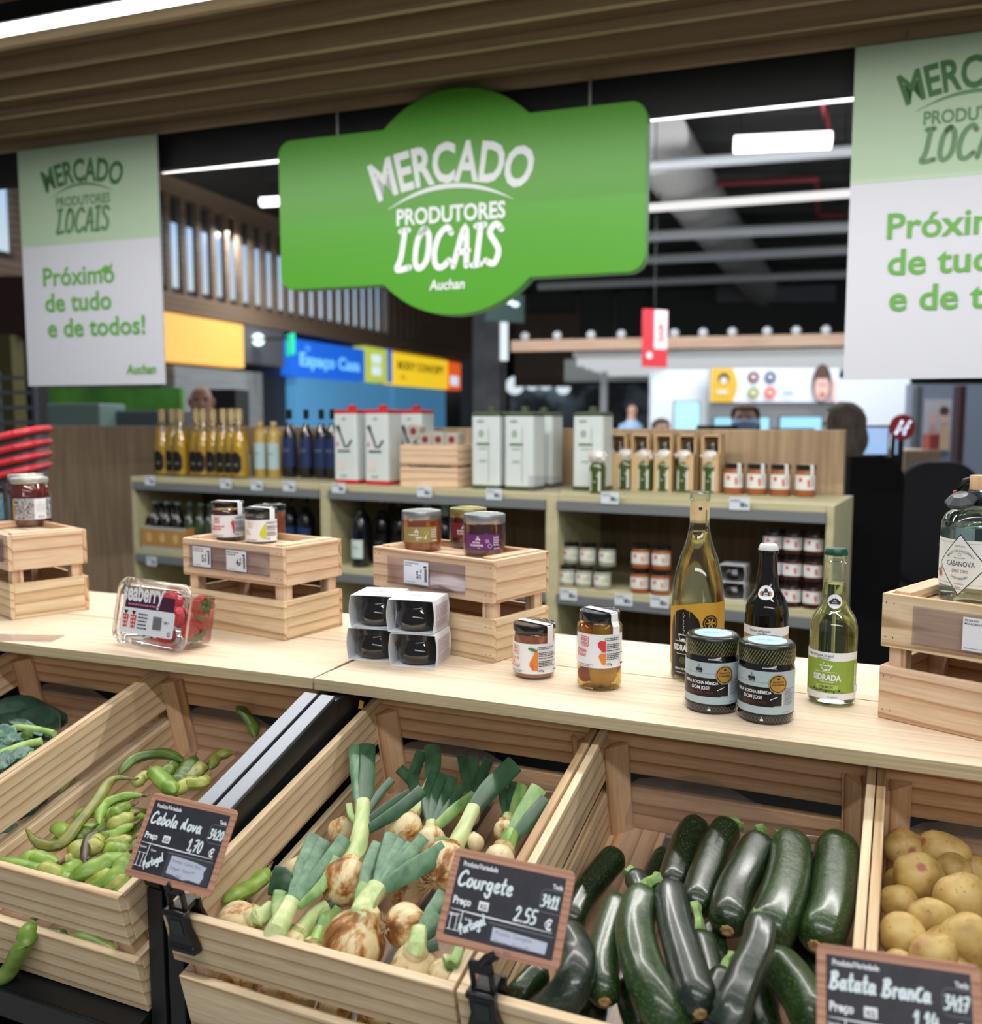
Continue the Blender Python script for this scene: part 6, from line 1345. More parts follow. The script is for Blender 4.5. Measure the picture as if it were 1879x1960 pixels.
WJ = simple_bottle('small_jar', 'small white-labelled jar left of the pale bottles, left one', spot(441, 911, 1.30), scale_prof([(.85, 0), (1, .03), (1, .62), (.85, .72), (.6, .80), (.58, .86), (.62, .88), (.62, 1)], .031, .135), pm('frosted_jar', S(190, 200, 190), .2), pm('navy_lid', S(36, 42, 54), .4), .1188, (pm('label_white_dim', S(214, 218, 214), .6), .02, .085, .031, 80), 'small white-labelled jars', 'jar')
dup(WJ, spot(468, 912, 1.30), None, 'small white-labelled jar left of the pale bottles, right one')
PB = simple_bottle('pale_bottle', 'pale golden bottle with light blue label, left one', spot(500, 912.5, 1.30), scale_prof([(.9, 0), (1, .02), (1, .76), (.8, .83), (.42, .87), (.4, .93), (.42, .935), (.42, 1)], .0285, .235), pm('pale_gold_glass', S(190, 160, 84), .12, coat=.6), pm('cork_top', S(204, 180, 130), .6), .2195, (pm('label_light_blue', S(176, 204, 212), .6), .035, .145, .0285, 80), 'pale bottles with light blue labels')
dup(PB, spot(526, 913.5, 1.30), None, 'pale golden bottle with light blue label, right one')
NVG = pm('navy_glass', S(14, 16, 24), .12, coat=.5); NVL = pm('label_navy', S(22, 44, 92), .5)
NB = simple_bottle('navy_bottle', 'dark bottle with navy label on the top shelf, first from the left', spot(556, 912, 1.30), scale_prof([(.9, 0), (1, .02), (1, .58), (.9, .66), (.5, .74), (.36, .80), (.34, .86), (.36, 1)], .031, .285), NVG, BLACK, .245, (NVL, .045, .165, .031, 90), 'dark bottles with navy labels')
for x, y, n in ((588, 913, 'second from the left'), (617, 914, 'third from the left'), (638, 915, 'rightmost')): dup(NB, spot(x, y, 1.30), None, 'dark bottle with navy label on the top shelf, '+n)
# oil tins
def tin(P, w, d, h, capm, label, art, group, lean=0.0):
    o = thing('oil_tin', label, 'tin', P, -GYAW, group); TW = pm('tin_white', S(206, 214, 214), .35, spec=.6)
    rr = rrect(w, d, .012, 4); pts = [(x-w/2, y-d/2) for x, y in rr]
    MB().prism(pts, .016, h-.016).build('body', TW, o)
    MB().prism([(x*1.015, y*1.015) for x, y in pts], 0, .016).build('bottom_rim', capm, o, bevel=.002)
    m = MB().prism([(x*1.015, y*1.015) for x, y in pts], h-.016, h-.004); m.prism([(x*.9, y*.9) for x, y in pts], h-.004, h-.001); m.build('top_rim', capm, o, bevel=.002)
    MB().lathe([(.016, h-.001), (.016, h+.016), (.0002, h+.017)], 16).build('spout_cap', capm, o)
    a = Art(); a.EPS = .0003; art(a, w*1000, h*1000); a.build('front_print', o, M=Matrix.Translation((-w/2, -d/2-.0006, 0))); return o
TINK = pm('tin_ink', S(44, 48, 52), .5); TRED = pm('tin_red', S(190, 30, 40), .4); TGRN = pm('tin_green', S(62, 78, 50), .4); TSAGE = pm('tin_sage', S(150, 172, 158), .6)
def art_heel(a, w, h):
    a.line([(w*.18, h*.76), (w*.34, h*.66), (w*.5, h*.50), (w*.62, h*.50), (w*.78, h*.58)], 9, TINK); a.line([(w*.14, h*.76), (w*.26, h*.78), (w*.3, h*.72)], 7, TINK); a.poly([(w*.12, h*.50), (w*.24, h*.52), (w*.2, h*.58)], TRED)
    a.rect(w*.2, h*.43, w*.72, h*.455, TINK); a.rect(w*.24, h*.20, w*.44, h*.32, pm('tin_peach', S(226, 206, 196), .6)); a.poly([(w*.36, h*.86), (w*.6, h*.86), (w*.5, h*.90)], TSAGE); a.rect(w*.3, h*.10, w*.6, h*.12, TSAGE)
def art_leaf(a, w, h):
    a.disc(w*.36, h*.72, w*.1, TSAGE, h*.05); a.rect(w*.2, h*.57, w*.66, h*.60, pm('tin_moss', S(96, 122, 84), .6)); a.rect(w*.28, h*.52, w*.56, h*.535, TSAGE); a.disc(w*.34, h*.88, w*.14, TSAGE, h*.02); a.rect(w*.3, h*.36, w*.55, h*.38, TSAGE); a.rect(w*.62, h*.1, w*.64, h*.8, TSAGE)
tA = tin(spot(676, 921, 1.30, .12, .12), .108, .10, .283, TRED, 'white oil tin with red rims, left one', art_heel, 'white oil tins with red rims')
dup(tA, spot(735, 922, 1.30, .12, .12), None, 'white oil tin with red rims, right one of the front pair')
dup(tA, spot(798, 916, 1.30, .30, .30), None, 'white oil tin with red rims, behind the little wooden crate')
tB = tin(spot(941, 930, 1.30, .12, .12), .112, .10, .272, TGRN, 'white oil tin with dark green rims, left one of the middle bay', art_leaf, 'white oil tins with green rims')
dup(tB, spot(1004, 932, 1.30, .12, .12), None, 'white oil tin with dark green rims, second of the middle bay')
dup(tB, spot(1040, 921, 1.30, .30, .30), None, 'green-rimmed white oil tin half hidden at the right end of the middle bay')
dup(tB, spot(1134, 930, 1.30, .22, .22), None, 'white oil tin with dark green rims, alone in the right bay')
tag(MB().bb(-.06, .06, -.001, .001, 0, .055).build('acrylic_divider', glass('acrylic', (.93, .91, .95, 1), .1), M=Matrix.Translation(spot(1042, 940, 1.301, .035, .035)) @ Matrix.Rotation(-GYAW, 4, 'Z')), 'small clear divider standing at the right end of the middle bay', 'divider')
# little crate with red-dotted boxes
LC = make_crate(spot(766, 922, 1.3005, .05, .05), GYAW-radians(3), .235, .15, 'little pine crate full of red-dotted boxes, on the shelving between the tins', Hc=.152, mats=(PINE, PINE))
LC['group'] = 'small pine crates'
GBX = pm('grey_carton', S(172, 164, 152), .6); DRD = pm('dot_dark_red', S(124, 40, 54), .6)
def dotbox(x, y, label, tilt=0, dz=0.0):
    o = thing('dotted_box', label, 'box', M=LC.matrix_world @ Matrix.Translation((x, y, .146+dz)) @ Matrix.Rotation(tilt, 4, 'Y'), group='red-dotted boxes in the little crate')
    MB().bb(-.026, .026, -.022, .022, 0, .048).build('carton', GBX, o, bevel=.002)
    a = Art(); a.EPS = .0003; a.disc(0, 26, 13, DRD); a.build('dot', o, M=Matrix.Translation((0, -.0225, 0)))
LC_M = yawframe(spot(766, 922, 1.3005, .05, .05), GYAW-radians(3))
class _q: pass
LCm = _q(); LCm.matrix_world = LC_M; LC = LCm
dotbox(.035, .05, 'grey box with a red dot tipped up at the left of the little crate', radians(12), .03)
for i, n in enumerate(('second', 'third', 'fourth')): dotbox(.092+.054*i, .045, 'grey box with a red dot, %s from the left in the little crate' % n)
dotbox(.10, .11, 'grey box in the back of the little crate, left', 0, .006); dotbox(.17, .11, 'grey box in the back of the little crate, right', 0, .002)
for i in range(3): o = MB().lathe([(.002, -.02), (.02, -.012), (.024, 0), (.018, .014), (.004, .024)], 18).build('garlic_bulb', pm('garlic_skin', S(226, 206, 190), .6)); o.matrix_world = LC_M @ Matrix.Translation((.07+.045*i, .045, .105)) @ Matrix.Rotation(1.2+i, 4, 'X'); tag(o, 'pale bulb showing in the crate gap, %s' % ('left', 'middle', 'right')[i], 'bulb', 'pale bulbs in the little crate')
# gift boxes and oil bottles of the right bay
WBX = pm('gift_box_wood', S(196, 166, 124), .6)
def giftbox(P, label):
    o = thing('gift_box', label, 'box', P, -GYAW, 'wooden gift boxes at the back of the right bay'); w, d, h = .062, .06, .195; m = MB()
    for x in (-w/2+.003, w/2-.003): m.bb(x-.003, x+.003, -d/2, d/2, 0, h)
    m.bb(-w/2, w/2, d/2-.005, d/2, 0, h); m.bb(-w/2, w/2, -d/2, d/2, h-.006, h); m.bb(-w/2, w/2, -d/2, d/2, 0, .006); m.bb(-w/2, w/2, -d/2, -d/2+.004, 0, .13); m.build('wooden_case', WBX, o)
    MB().lathe([(.018, .008), (.018, .15), (.008, .17)], 14).build('bottle_inside', pm('dark_olive_glass', S(40, 34, 22), .15), o); return o
gb = giftbox(spot(1186, 925, 1.30, .30, .30), 'wooden gift box behind the small oil bottles, first from the left')
gdir = V((cos(GYAW), -sin(GYAW), 0))
for i, n in enumerate(('second', 'third', 'fourth', 'last')): dup(gb, gb.location+gdir*(.082*(i+1)), None, 'wooden gift box behind the small oil bottles, %s' % n)
OILG = pm('oil_glass', S(58, 74, 26), .1, coat=.7); CELL = pm('cellophane', S(228, 224, 220), .15, spec=.8)
def oilb(P, label):
    o = thing('oil_bottle', label, 'bottle', P, -GYAW, 'small oil bottles with cellophane tops')
    MB().lathe(scale_prof([(.88, 0), (1, .03), (1, .66), (.8, .74), (.42, .80), (.42, .9)], .0275, .135), 20).build('glass_body', OILG, o)
    m = MB(); m.lathe([(.014, .098), (.024, .110), (.030, .124), (.026, .136), (.012, .142)], 14, rfn=lambda a, z: 1+.28*sin(5*a+z*300)); m.build('cellophane_top', CELL, o, sharp=20)
    a = Art(); a.EPS = .0003
    for x in (-19, 13): a.rect(x, 0, x+7, 66, pm('label_white_dim', S(214, 218, 214), .6))
    a.rect(-5, 30, 4, 34, pm('label_pale', S(170, 178, 130), .6)); a.build('label', o, R=.0280, M=Matrix.Translation((0, 0, .008))); return o
ob = oilb(spot(1163, 930, 1.30), 'small green oil bottle, first from the left')
for x, y, n in ((1197, 931, 'second'), (1234, 933, 'third'), (1271, 935, 'fourth'), (1309, 937, 'fifth'), (1358, 939, 'sixth')): dup(ob, spot(x, y, 1.30), None, 'small green oil bottle, %s from the left' % n)
oz = dup(ob, spot(1143, 924, 1.30, .10, .10), None, 'small green oil bottle leaning its cellophane over the tin')
LWD = pm('label_white_dim', S(214, 218, 214), .6)
def sjar(P, label, cont, mark, group, R=.0285, Hh=.088, sealed=True, name='preserve_jar'):
    o = thing(name, label, 'jar', P, -GYAW, group)
    MB().lathe(scale_prof([(.85, 0), (1, .04), (1, .74), (.88, .82), (.88, .86)], R, Hh), 22).build('glass_body', cont, o)
    MB().lathe(scale_prof([(.95, .84), (.98, .85), (.98, .985), (.9, 1), (.01, 1)], R, Hh), 22).build('lid', LIDK, o)
    a = Art(); a.EPS = .0003; w = R*2400; a.rect(-w/2, 0, w/2, Hh*460, LWD, 1); a.rect(-w*.22, Hh*250, -w*.08, Hh*380, pm('print_red', S(206, 52, 62), .55)); a.poly([(w*.16, Hh*80), (w*.24, Hh*100), (w*.22, Hh*340), (w*.12, Hh*300)], mark); a.lines(w*.28, Hh*400, w*.46, 5, Hh*70, Hh*25, GREYINK)
    a.build('label', o, R=R+.0004, M=Matrix.Translation((0, 0, Hh*.22)))
    if sealed: seal(o, .75, R*.98, Hh, R, Hh*.6, R*.42, LWD)
    return o
OR2 = pm('orange_preserve', S(150, 84, 40), .2, coat=.6); YL2 = pm('yellow_preserve', S(168, 134, 44), .2, coat=.6)
GJ = 'white-labelled preserve jars at the right of the top shelf'
j0 = sjar(spot(1404, 941, 1.30), 'white-labelled preserve jar on the top shelf, first from the left', OR2, RED, GJ, .032, .102)
for x, y, n in ((1448, 943, 'second from the left'), (1493, 945, 'third from the left'), (1541, 947, 'rightmost')): dup(j0, spot(x, y, 1.30), None, 'white-labelled preserve jar on the top shelf, '+n)
# ---- second shelf
z2_ = ZSH+.0005
def sp2(px, py, back=0.0): return spot(px, py, z2_, .045+back, .045+back)
bb_ = scale_prof([(.9, 0), (1, .03), (1, .52), (.85, .62), (.5, .72), (.42, .86), (.42, .93), (.46, .935), (.46, 1)], .0265, .205)
DKB = pm('dark_beer_glass', S(18, 15, 12), .1, coat=.5); LCR = pm('label_ash', S(170, 172, 166), .6)
bz = simple_bottle('beer_bottle', 'dark beer bottle in the cardboard carrier, first from the left', sp2(279, 1056, .02), bb_, DKB, pm('cap_ash', S(150, 156, 156), .4), .1917, (LCR, .128, .150, .0185, 22), 'dark beer bottles in a cardboard carrier')
for x, n in ((300, 'second'), (322, 'third'), (343, 'fourth')): dup(bz, sp2(x, 1057+(x-279)*.03, .02), None, 'dark beer bottle in the cardboard carrier, %s from the left' % n)
for x, y, n in ((288, 1045, 'left'), (311, 1046, 'middle'), (333, 1047, 'right')): dup(bz, sp2(x, y, .06), None, 'dark beer bottle in the row behind the carrier, '+n)
cx0 = PG(268, 1058)[0]; cx1 = PG(353, 1058)[0]; o = thing('beer_carrier', 'low gold and white cardboard carrier holding dark beer bottles', 'carrier', M=MG @ Matrix.Translation((cx0, .012, z2_)))
MB().bb(0, cx1-cx0, 0, .002, 0, .10).build('front_panel', pm('carrier_gold', S(176, 132, 72), .6), o); MB().bb(0, cx1-cx0, .084, .086, 0, .10).build('rear_panel', pm('carrier_gold', S(176, 132, 72), .6), o)
for x in (0, cx1-cx0-.002): MB().bb(x, x+.002, .002, .084, 0, .10).build('side_panel', pm('carrier_gold', S(176, 132, 72), .6), o)
a = Art(); a.EPS = .0004; w = (cx1-cx0)*1000; a.rect(0, 88, w, 100, LCR); a.rect(0, 0, w, 14, LCR)
for i in range(3): a.disc(w*(.18+.3*i), 52, 16, pm('carrier_tan', S(206, 170, 110), .6), 22)
a.build('front_print', o, M=Matrix.Translation((0, -.001, 0)))
GRB = pm('green_beer_glass', S(52, 66, 44), .1, coat=.6)
gq = simple_bottle('green_bottle', 'pale green cider bottle on the second shelf, first from the left', sp2(366, 1062, .03), bb_, GRB, pm('cap_green_grey', S(112, 130, 118), .4), .1917, (LCR, .128, .148, .0185, 20), 'pale green cider bottles on the second shelf')
for x, y, n in ((387, 1063, 'second'), (406, 1064, 'third'), (428, 1063, 'fourth')): dup(gq, sp2(x, y, .03), None, 'pale green cider bottle on the second shelf, %s from the left' % n)
wn = scale_prof([(.9, 0), (1, .02), (1, .58), (.9, .66), (.5, .74), (.36, .80), (.34, .9), (.36, 1)], .036, .262)
wq = simple_bottle('wine_bottle', 'dark wine bottle with blue label on the second shelf, left one', sp2(557, 1088, .06), wn, NVG, BLACK, .225, (NVL, .045, .13, .036, 90), 'dark wine bottles on the second shelf')
dup(wq, sp2(587, 1090, .06), None, 'dark wine bottle with blue label on the second shelf, right one'); dup(wq, sp2(520, 1086, .09), None, 'dark wine bottle in the shade behind the second crate')
WCAP = pm('wine_red_capsule', S(84, 30, 36), .4)
w2 = simple_bottle('wine_bottle', 'wine bottle with red capsule, leftmost of the middle bay', sp2(656, 1100, .10), wn, NVG, WCAP, .225, (pm('label_black', S(24, 22, 20), .35), .04, .12, .036, 80), 'dark wine bottles on the second shelf')
for x, n in ((694, 'second of the middle bay'), (732, 'third of the middle bay'), (766, 'fourth of the middle bay')): dup(w2, sp2(x, 1101+(x-656)*.03, .10), None, 'wine bottle with red capsule, '+n)
w3 = simple_bottle('wine_bottle', 'wine bottle with pale label between the second and middle crates', sp2(691, 1108, .01), wn, NVG, BLACK, .225, (pm('label_mint', S(196, 212, 206), .6), .035, .105, .036, 60), 'dark wine bottles on the second shelf')
w4 = simple_bottle('wine_bottle', 'wine bottle with pale green capsule, left one behind the middle crate jars', sp2(818, 1108, .12), wn, NVG, pm('capsule_mint', S(136, 160, 146), .4), .205, None, 'dark wine bottles on the second shelf')
dup(w4, sp2(852, 1109, .06), None, 'wine bottle with pale green capsule, right one behind the middle crate jars'); dup(w4, sp2(886, 1106, .14), None, 'wine bottle with pale green capsule, behind the gold-lidded jar')
yj = sjar(sp2(989, 1112, .02), 'black jar with yellow label, left one', pm('black_contents', S(28, 24, 20), .2, coat=.6), pm('print_yellow', S(216, 186, 50), .5), 'black jars with yellow labels', .030, .100, False)
a = Art(); a.EPS = .0007; a.rect(-13, 0, 13, 42, pm('print_yellow', S(216, 186, 50), .5)); a.disc(0, 22, 7, pm('print_ochre', S(170, 140, 50), .5)); a.build('yellow_panel', yj, R=.0312, M=Matrix.Translation((0, 0, .025)))
dup(yj, sp2(1024, 1114, .02), None, 'black jar with yellow label, right one')
# stacked jars of the right bay
gj = 'white-labelled jars stacked on the second shelf'
lime = sjar(sp2(1086, 1127), 'white jar with lime print in the left stack, bottom row first', pm('pale_preserve', S(150, 150, 130), .2, coat=.6), YELG, gj, .0285, .0715, False)
hz = .0725
for i, x in enumerate((1118, 1153)): dup(lime, sp2(x, 1128+i), None, 'white jar with lime print in the left stack, bottom row '+('second', 'third')[i])
for i, x in enumerate((1092, 1125, 1162)): dup(lime, sp2(x, 1126+i, .03)+V((0, 0, hz)), None, 'white jar with lime print in the left stack, top row '+('first', 'second', 'third')[i])
orj = sjar(sp2(1225, 1131), 'white jar with orange print in the square stack, bottom left', OR2, ORANGE, gj, .0305, .0775, False)
dup(orj, sp2(1264, 1133), None, 'white jar with orange print in the square stack, bottom right')
for i, x in enumerate((1226, 1265)): dup(orj, sp2(x, 1131+2*i, .008)+V((0, 0, .0785)), None, 'white jar with orange print in the square stack, top '+('left', 'right')[i])
ch = chutney(sp2(1404, 1146, .05), -GYAW, 'sleeved chutney jar on the shelving, bottom one'); ch['group'] = 'sleeved chutney jars on the shelving'
c2 = chutney(sp2(1404, 1146, .05)+V((0, 0, .0542)), -GYAW, 'sleeved chutney jar on the shelving, top one'); c2['group'] = 'sleeved chutney jars on the shelving'
rj = sjar(sp2(1476, 1152), 'white jar with red print in the right stack, bottom left', pm('dark_preserve', S(60, 28, 24), .2, coat=.6), RED, gj, .0290, .0765, False)
for r_ in range(3):
    for c_, x in enumerate((1476, 1514, 1554)):
        if r_ == 0 and c_ == 0: continue
        dup(rj, sp2(x, 1152+c_*2, .004*r_)+V((0, 0, .0775*r_)), None, 'white jar with red print in the right stack, %s %s' % (('bottom', 'middle', 'top')[r_], ('left', 'centre', 'right')[c_]))
# ---- third shelf, lids only
z3_ = ZS3+.0005
def lidjar(px, py, lid, body, label):
    P = spot(px, py, z3_, .06, .06); o = thing('lidded_jar', label, 'jar', P, -GYAW, 'lidded jars on the third shelf')
    MB().lathe(scale_prof([(.85, 0), (1, .05), (1, .72), (.9, .80)], .034, .092), 20).build('glass_body', body, o); MB().lathe(scale_prof([(1.0, .78), (1.02, .80), (1.02, .97), (.95, 1), (.01, 1)], .034, .092), 20).build('lid', lid, o)
PINKB = pm('rose_contents', S(96, 52, 60), .25); LG1 = pm('lid_moss', S(118, 124, 66), .4); LG2 = pm('lid_sage', S(96, 118, 100), .4); GRNB = pm('moss_contents', S(74, 78, 40), .25)
for px, py, l, bd, n in ((1086, 1248, LG1, PINKB, 'moss green lid, leftmost'), (1132, 1250, LG1, PINKB, 'moss green lid, second'), (1178, 1252, LG1, GRNB, 'moss green lid, behind the pickle jar'), (1224, 1254, LG2, GRNB, 'sage lid, right of the pickle jar'), (1268, 1256, LG2, PINKB, 'sage lid, beside the cider bottle'), (1536, 1268, LG2, GRNB, 'sage lid, between the two beer-sized bottles')): lidjar(px, py, l, bd, 'dim jar on the third shelf, '+n)
# ================================================================== far background: hall, shops, checkouts, people
def rectbox(x0, y0, x1, y1, Y, depth):
    a = at(x0, y1, Y); b = at(x1, y0, Y); c = at(x1, y1, Y); z0 = (a.z+c.z)/2
    return a.x, b.x, z0, at(x0, y0, Y).z*.5+b.z*.5
def slab(name, label, cat, x0, y0, x1, y1, Y, depth, mat, group=None, kind=None, bevel=0.0, tofloor=False):
    xa, xb, za, zb = rectbox(x0, y0, x1, y1, Y, depth); za = 0.0 if tofloor else za
    o = MB().bb(0, xb-xa, 0, depth, 0, zb-za).build(name, mat, loc=(xa, Y, za), bevel=bevel)
    if kind == 'structure': return struct(o)
    return tag(o, label, cat, group)
# ---- clerestory screen: timber slats in front of a row of daylit windows, running away to the right
Q0 = at(310, 575, 13.2); Q1 = at(950, 695, 28.0); SD = V((Q1.x-Q0.x, Q1.y-Q0.y, 0)).normalized(); SN = V((-SD.y, SD.x, 0))
if SN.y < 0: SN = -SN
zl_ = (Q0.z+Q1.z)/2; zu_ = (at(310, 350, 13.2).z+at(950, 588, 28.0).z)/2
def along(px, py=575):
    P = onplane(px, py, Q0, SN); return (P-Q0).dot(SD)
MSC = frame(V((Q0.x, Q0.y, 0)), SD, SN, ZV); LEN = (Q1-Q0).length
SLT = wood('screen_timber', S(136, 116, 98), S(120, 100, 84), S(96, 80, 66), ring=10, along=.02)
L0 = along(-60); 
scn = thing('slatted_screen', 'long timber slat screen before high windows, along the left side of the hall', 'screen', M=MSC)
for z, h in ((zl_, .26), (zu_, .24)): MB().bb(L0, LEN, -.05, .12, z-h/2, z+h/2).build('rail', SLT, scn)
x = -.2; n = 0
while x < LEN: MB().bb(x-.055, x+.055, -.02, .06, zl_+.12, zu_-.12).build('slat', SLT, scn); x += .36; n += 1
for px in (32,): xx = along(px, 420); MB().bb(xx-.07, xx+.07, -.02, .06, zl_+.12, zu_-.12).build('slat', SLT, scn)
SKY = NT('window_daylight'); _tc = SKY.n('ShaderNodeTexCoord'); _sx = SKY.n('ShaderNodeSeparateXYZ'); SKY.l(_tc.outputs['Generated'], _sx.inputs[0]); _r = SKY.ramp([(.12, (.62, .74, .86, 1)), (.95, (.42, .64, .95, 1))]); SKY.l(_sx.outputs[2], _r.inputs[0]); SKY.l(_r.outputs[0], SKY.p.inputs['Emission Color']); SKY.p.inputs['Emission Strength'].default_value = .92; SKY.p.inputs['Base Color'].default_value = (0, 0, 0, 1); SKY = SKY.m
wl = MB().bb(L0, LEN*.50, .13, .16, zl_+.25, zu_-.45).build('window_1', SKY, M=MSC); struct(wl)
FAC = pm('grey_facade', S(96, 92, 88), .8)
m = MB().bb(L0-3, LEN, .20, .5, zl_-.1, 5.6); struct(m.build('wall_left', pm('upper_wall', S(74, 68, 64), .8), M=MSC))
struct(MB().bb(LEN*.50, LEN, .10, .16, zl_+.12, zu_-.12).build('wall_left_panel', noisy('timber_panel', [(.3, S(112, 94, 80)), (.7, S(150, 128, 108))], 4, .6, (14, 14, .4)), M=MSC))
struct(MB().bb(L0-3, LEN, .2, .45, 0, zl_-.12).build('wall_shopfront', pm('shop_dark', S(40, 40, 44), .5), M=MSC))
PSC = Plane((Q0.x, Q0.y, 0), 0); PSC.M = MSC; PSC.n = SN; PSC.I = MSC.inverted(); PSC.P = V((Q0.x, Q0.y, 0))
def shopsign(label, x0, y0t, y0b, x1, y1t, y1b, mat, glow=0.0, cat='sign', name='shop_sign', off=-.06, draw=None):
    a0, zt0 = PSC(x0, y0t); a1, zt1 = PSC(x1, y1t); _, zb0 = PSC(x0, y0b); _, zb1 = PSC(x1, y1b); zt = (zt0+zt1)/2; zb = (zb0+zb1)/2
    o = thing(name, label, cat, M=MSC @ Matrix.Translation((a0, off, zb))); MB().bb(0, a1-a0, 0, .205-off, 0, zt-zb).build('panel', mat, o)
    if draw: a = Art(); a.EPS = .002; draw(a, (a1-a0)*1000, (zt-zb)*1000); a.build('lettering', o, M=Matrix.Translation((0, -.003, 0)))
    return o
def lit(name, c, s): return pm(name, c, .6, emit=s, ec=c)
WG = lit('lit_wood_panel', S(226, 172, 88), .75); BLU = lit('lit_blue', S(28, 96, 206), .8); LIM = lit('lit_lime', S(196, 210, 84), .7); YEL = lit('lit_yellow', S(250, 208, 40), .85); ORG = lit('lit_orange', S(234, 96, 34), .8); SWH = lit('lit_white', S(210, 228, 244), .9); LBL = lit('lit_sky_letters', S(120, 196, 246), .9)
shopsign('warm lit wooden shop sign panel beside the left poster', 250, 588, 694, 459, 622, 697, WG)
shopsign('blue lit shop sign with pale lettering', 556, 652, 722, 692, 666, 727, BLU, draw=lambda a, w, h: [a.text('Espaço Casa', w*.06, h*.30, h*.50, LBL, 'L', .03, w*.86/(text_geo('Espaço Casa', .03)[2]*h*.50)), a.text('loja', w*.14, h*.74, h*.2, LBL)])
shopsign('square lime green lit sign right of the blue one', 693, 664, 730, 736, 668, 732, LIM, draw=lambda a, w, h: [a.rect(w*.3, h*.2, w*.7, h*.46, SWH), a.rect(w*.3, h*.54, w*.7, h*.8, SWH)])
shopsign('narrow blue end panel right of the lime green sign', 737, 668, 732, 745, 670, 733, BLU)
shopsign('yellow lit shop sign with dark lettering', 748, 674, 738, 852, 690, 742, YEL, draw=lambda a, w, h: [a.text('BODY CONCEPT', w*.06, h*.50, h*.34, pm('sign_ink', S(60, 56, 40), .6), 'L', .03, w*.86/(text_geo('BODY CONCEPT', .03)[2]*h*.34)), a.text('clinic', w*.10, h*.18, h*.24, pm('sign_ink', S(60, 56, 40), .6))])
shopsign('orange and white lit sign at the end of the shop row', 853, 692, 744, 879, 696, 748, ORG, draw=lambda a, w, h: a.rect(w*.15, h*.15, w*.75, h*.5, SWH))
GLB = lit('shop_window_glow', S(84, 150, 196), .42); GLG = lit('shop_window_dim', S(110, 130, 140), .25)
shopsign('bluish glowing shop window under the blue sign', 566, 726, 850, 740, 732, 836, GLB, cat='shop window', name='shop_window', off=-.03)
shopsign('bluish glowing shop window under the yellow sign', 752, 742, 838, 850, 744, 832, GLB, cat='shop window', name='shop_window', off=-.03)
SHU = noisy('roller_shutter', [(.3, S(120, 122, 126)), (.7, S(160, 162, 166))], 8, .6, (.2, .2, 9))
shopsign('grey roller shutter under the warm wooden sign', 330, 706, 900, 498, 708, 870, SHU, cat='shutter', name='roller_shutter', off=-.03)
shopsign('grey shop bulkhead with a small lamp between the wooden and blue signs', 460, 622, 697, 536, 634, 700, pm('bulkhead_grey', S(92, 94, 100), .6), cat='panel', name='shop_bulkhead')
o = MB().sphere((0, 0, 0), .10, 0, 12, 8).build('bulkhead_lamp', emis('cool_lamp', (.8, .95, 1, 1), 2.2)); o.location = onplane(494, 650, Q0-SN*.12, SN); tag(o, 'small round white lamp beside the green exit sign', 'lamp')
a_ = onplane(559, 660, Q0-SN*.8, SN); o = thing('exit_sign', 'green lit exit sign hanging before the shop row', 'exit sign', M=frame(a_, SD, SN, ZV) @ Matrix.Rotation(radians(40), 4, 'Z')); MB().bb(-.26, .26, 0, .05, -.16, .16).build('housing', lit('exit_green', S(20, 186, 150), .9), o); Fi_ = o.matrix_world.inverted() if 0 else (frame(a_, SD, SN, ZV) @ Matrix.Rotation(radians(40), 4, 'Z')).inverted(); MB().tube([(0, .05, .1), Fi_ @ (a_+SN*1.0+V((0, 0, .1)))], .02, 8).build('bracket', BLACKM, o)
a = Art(); a.EPS = .002; a.rect(-150, -90, -20, 90, SWH); a.disc(60, 60, 26, SWH); a.line([(60, 30), (40, -20), (70, -90)], 26, SWH); a.line([(60, 20), (120, -10)], 20, SWH); a.build('pictogram', o, M=Matrix.Translation((0, -.004, 0)))
# ---- left edge: dark red fascia, dark shop, racks, basket stack
slab('fascia_board', 'dark red fascia board at the left edge, left of the poster', 'fascia', -160, 528, 48, 640, 7.5, .2, pm('dark_red_board', S(62, 20, 22), .6))
slab('shop_backdrop', 'dark shop interior wall at the left edge', 'wall panel', -160, 640, 60, 900, 7.8, .1, pm('dark_interior', S(34, 34, 38), .7), tofloor=True)
slab('column', 'dull yellow column in the dark shop at the left edge', 'column', 0, 640, 20, 800, 7.4, .2, pm('dull_mustard', S(92, 84, 40), .7), tofloor=True)
o = thing('wire_rack', 'grey wire rack behind the basket stack at the left', 'rack', loc=at(34, 800, 6.4)*1.0); o.location.z = 0
for x in (-.12, .12): MB().bb(x-.012, x+.012, -.01, .01, 0, 1.86).build('post', pm('rack_grey', S(110, 116, 124), .5, .4), o)
for z in (1.42, 1.52, 1.62, 1.72, 1.82): MB().bb(-.12, .12, -.015, .015, z-.012, z+.012).build('bar', pm('rack_grey', S(110, 116, 124), .5, .4), o)
BSK = pm('basket_black', S(26, 26, 30), .5); BRD = pm('basket_red', S(196, 44, 56), .45)
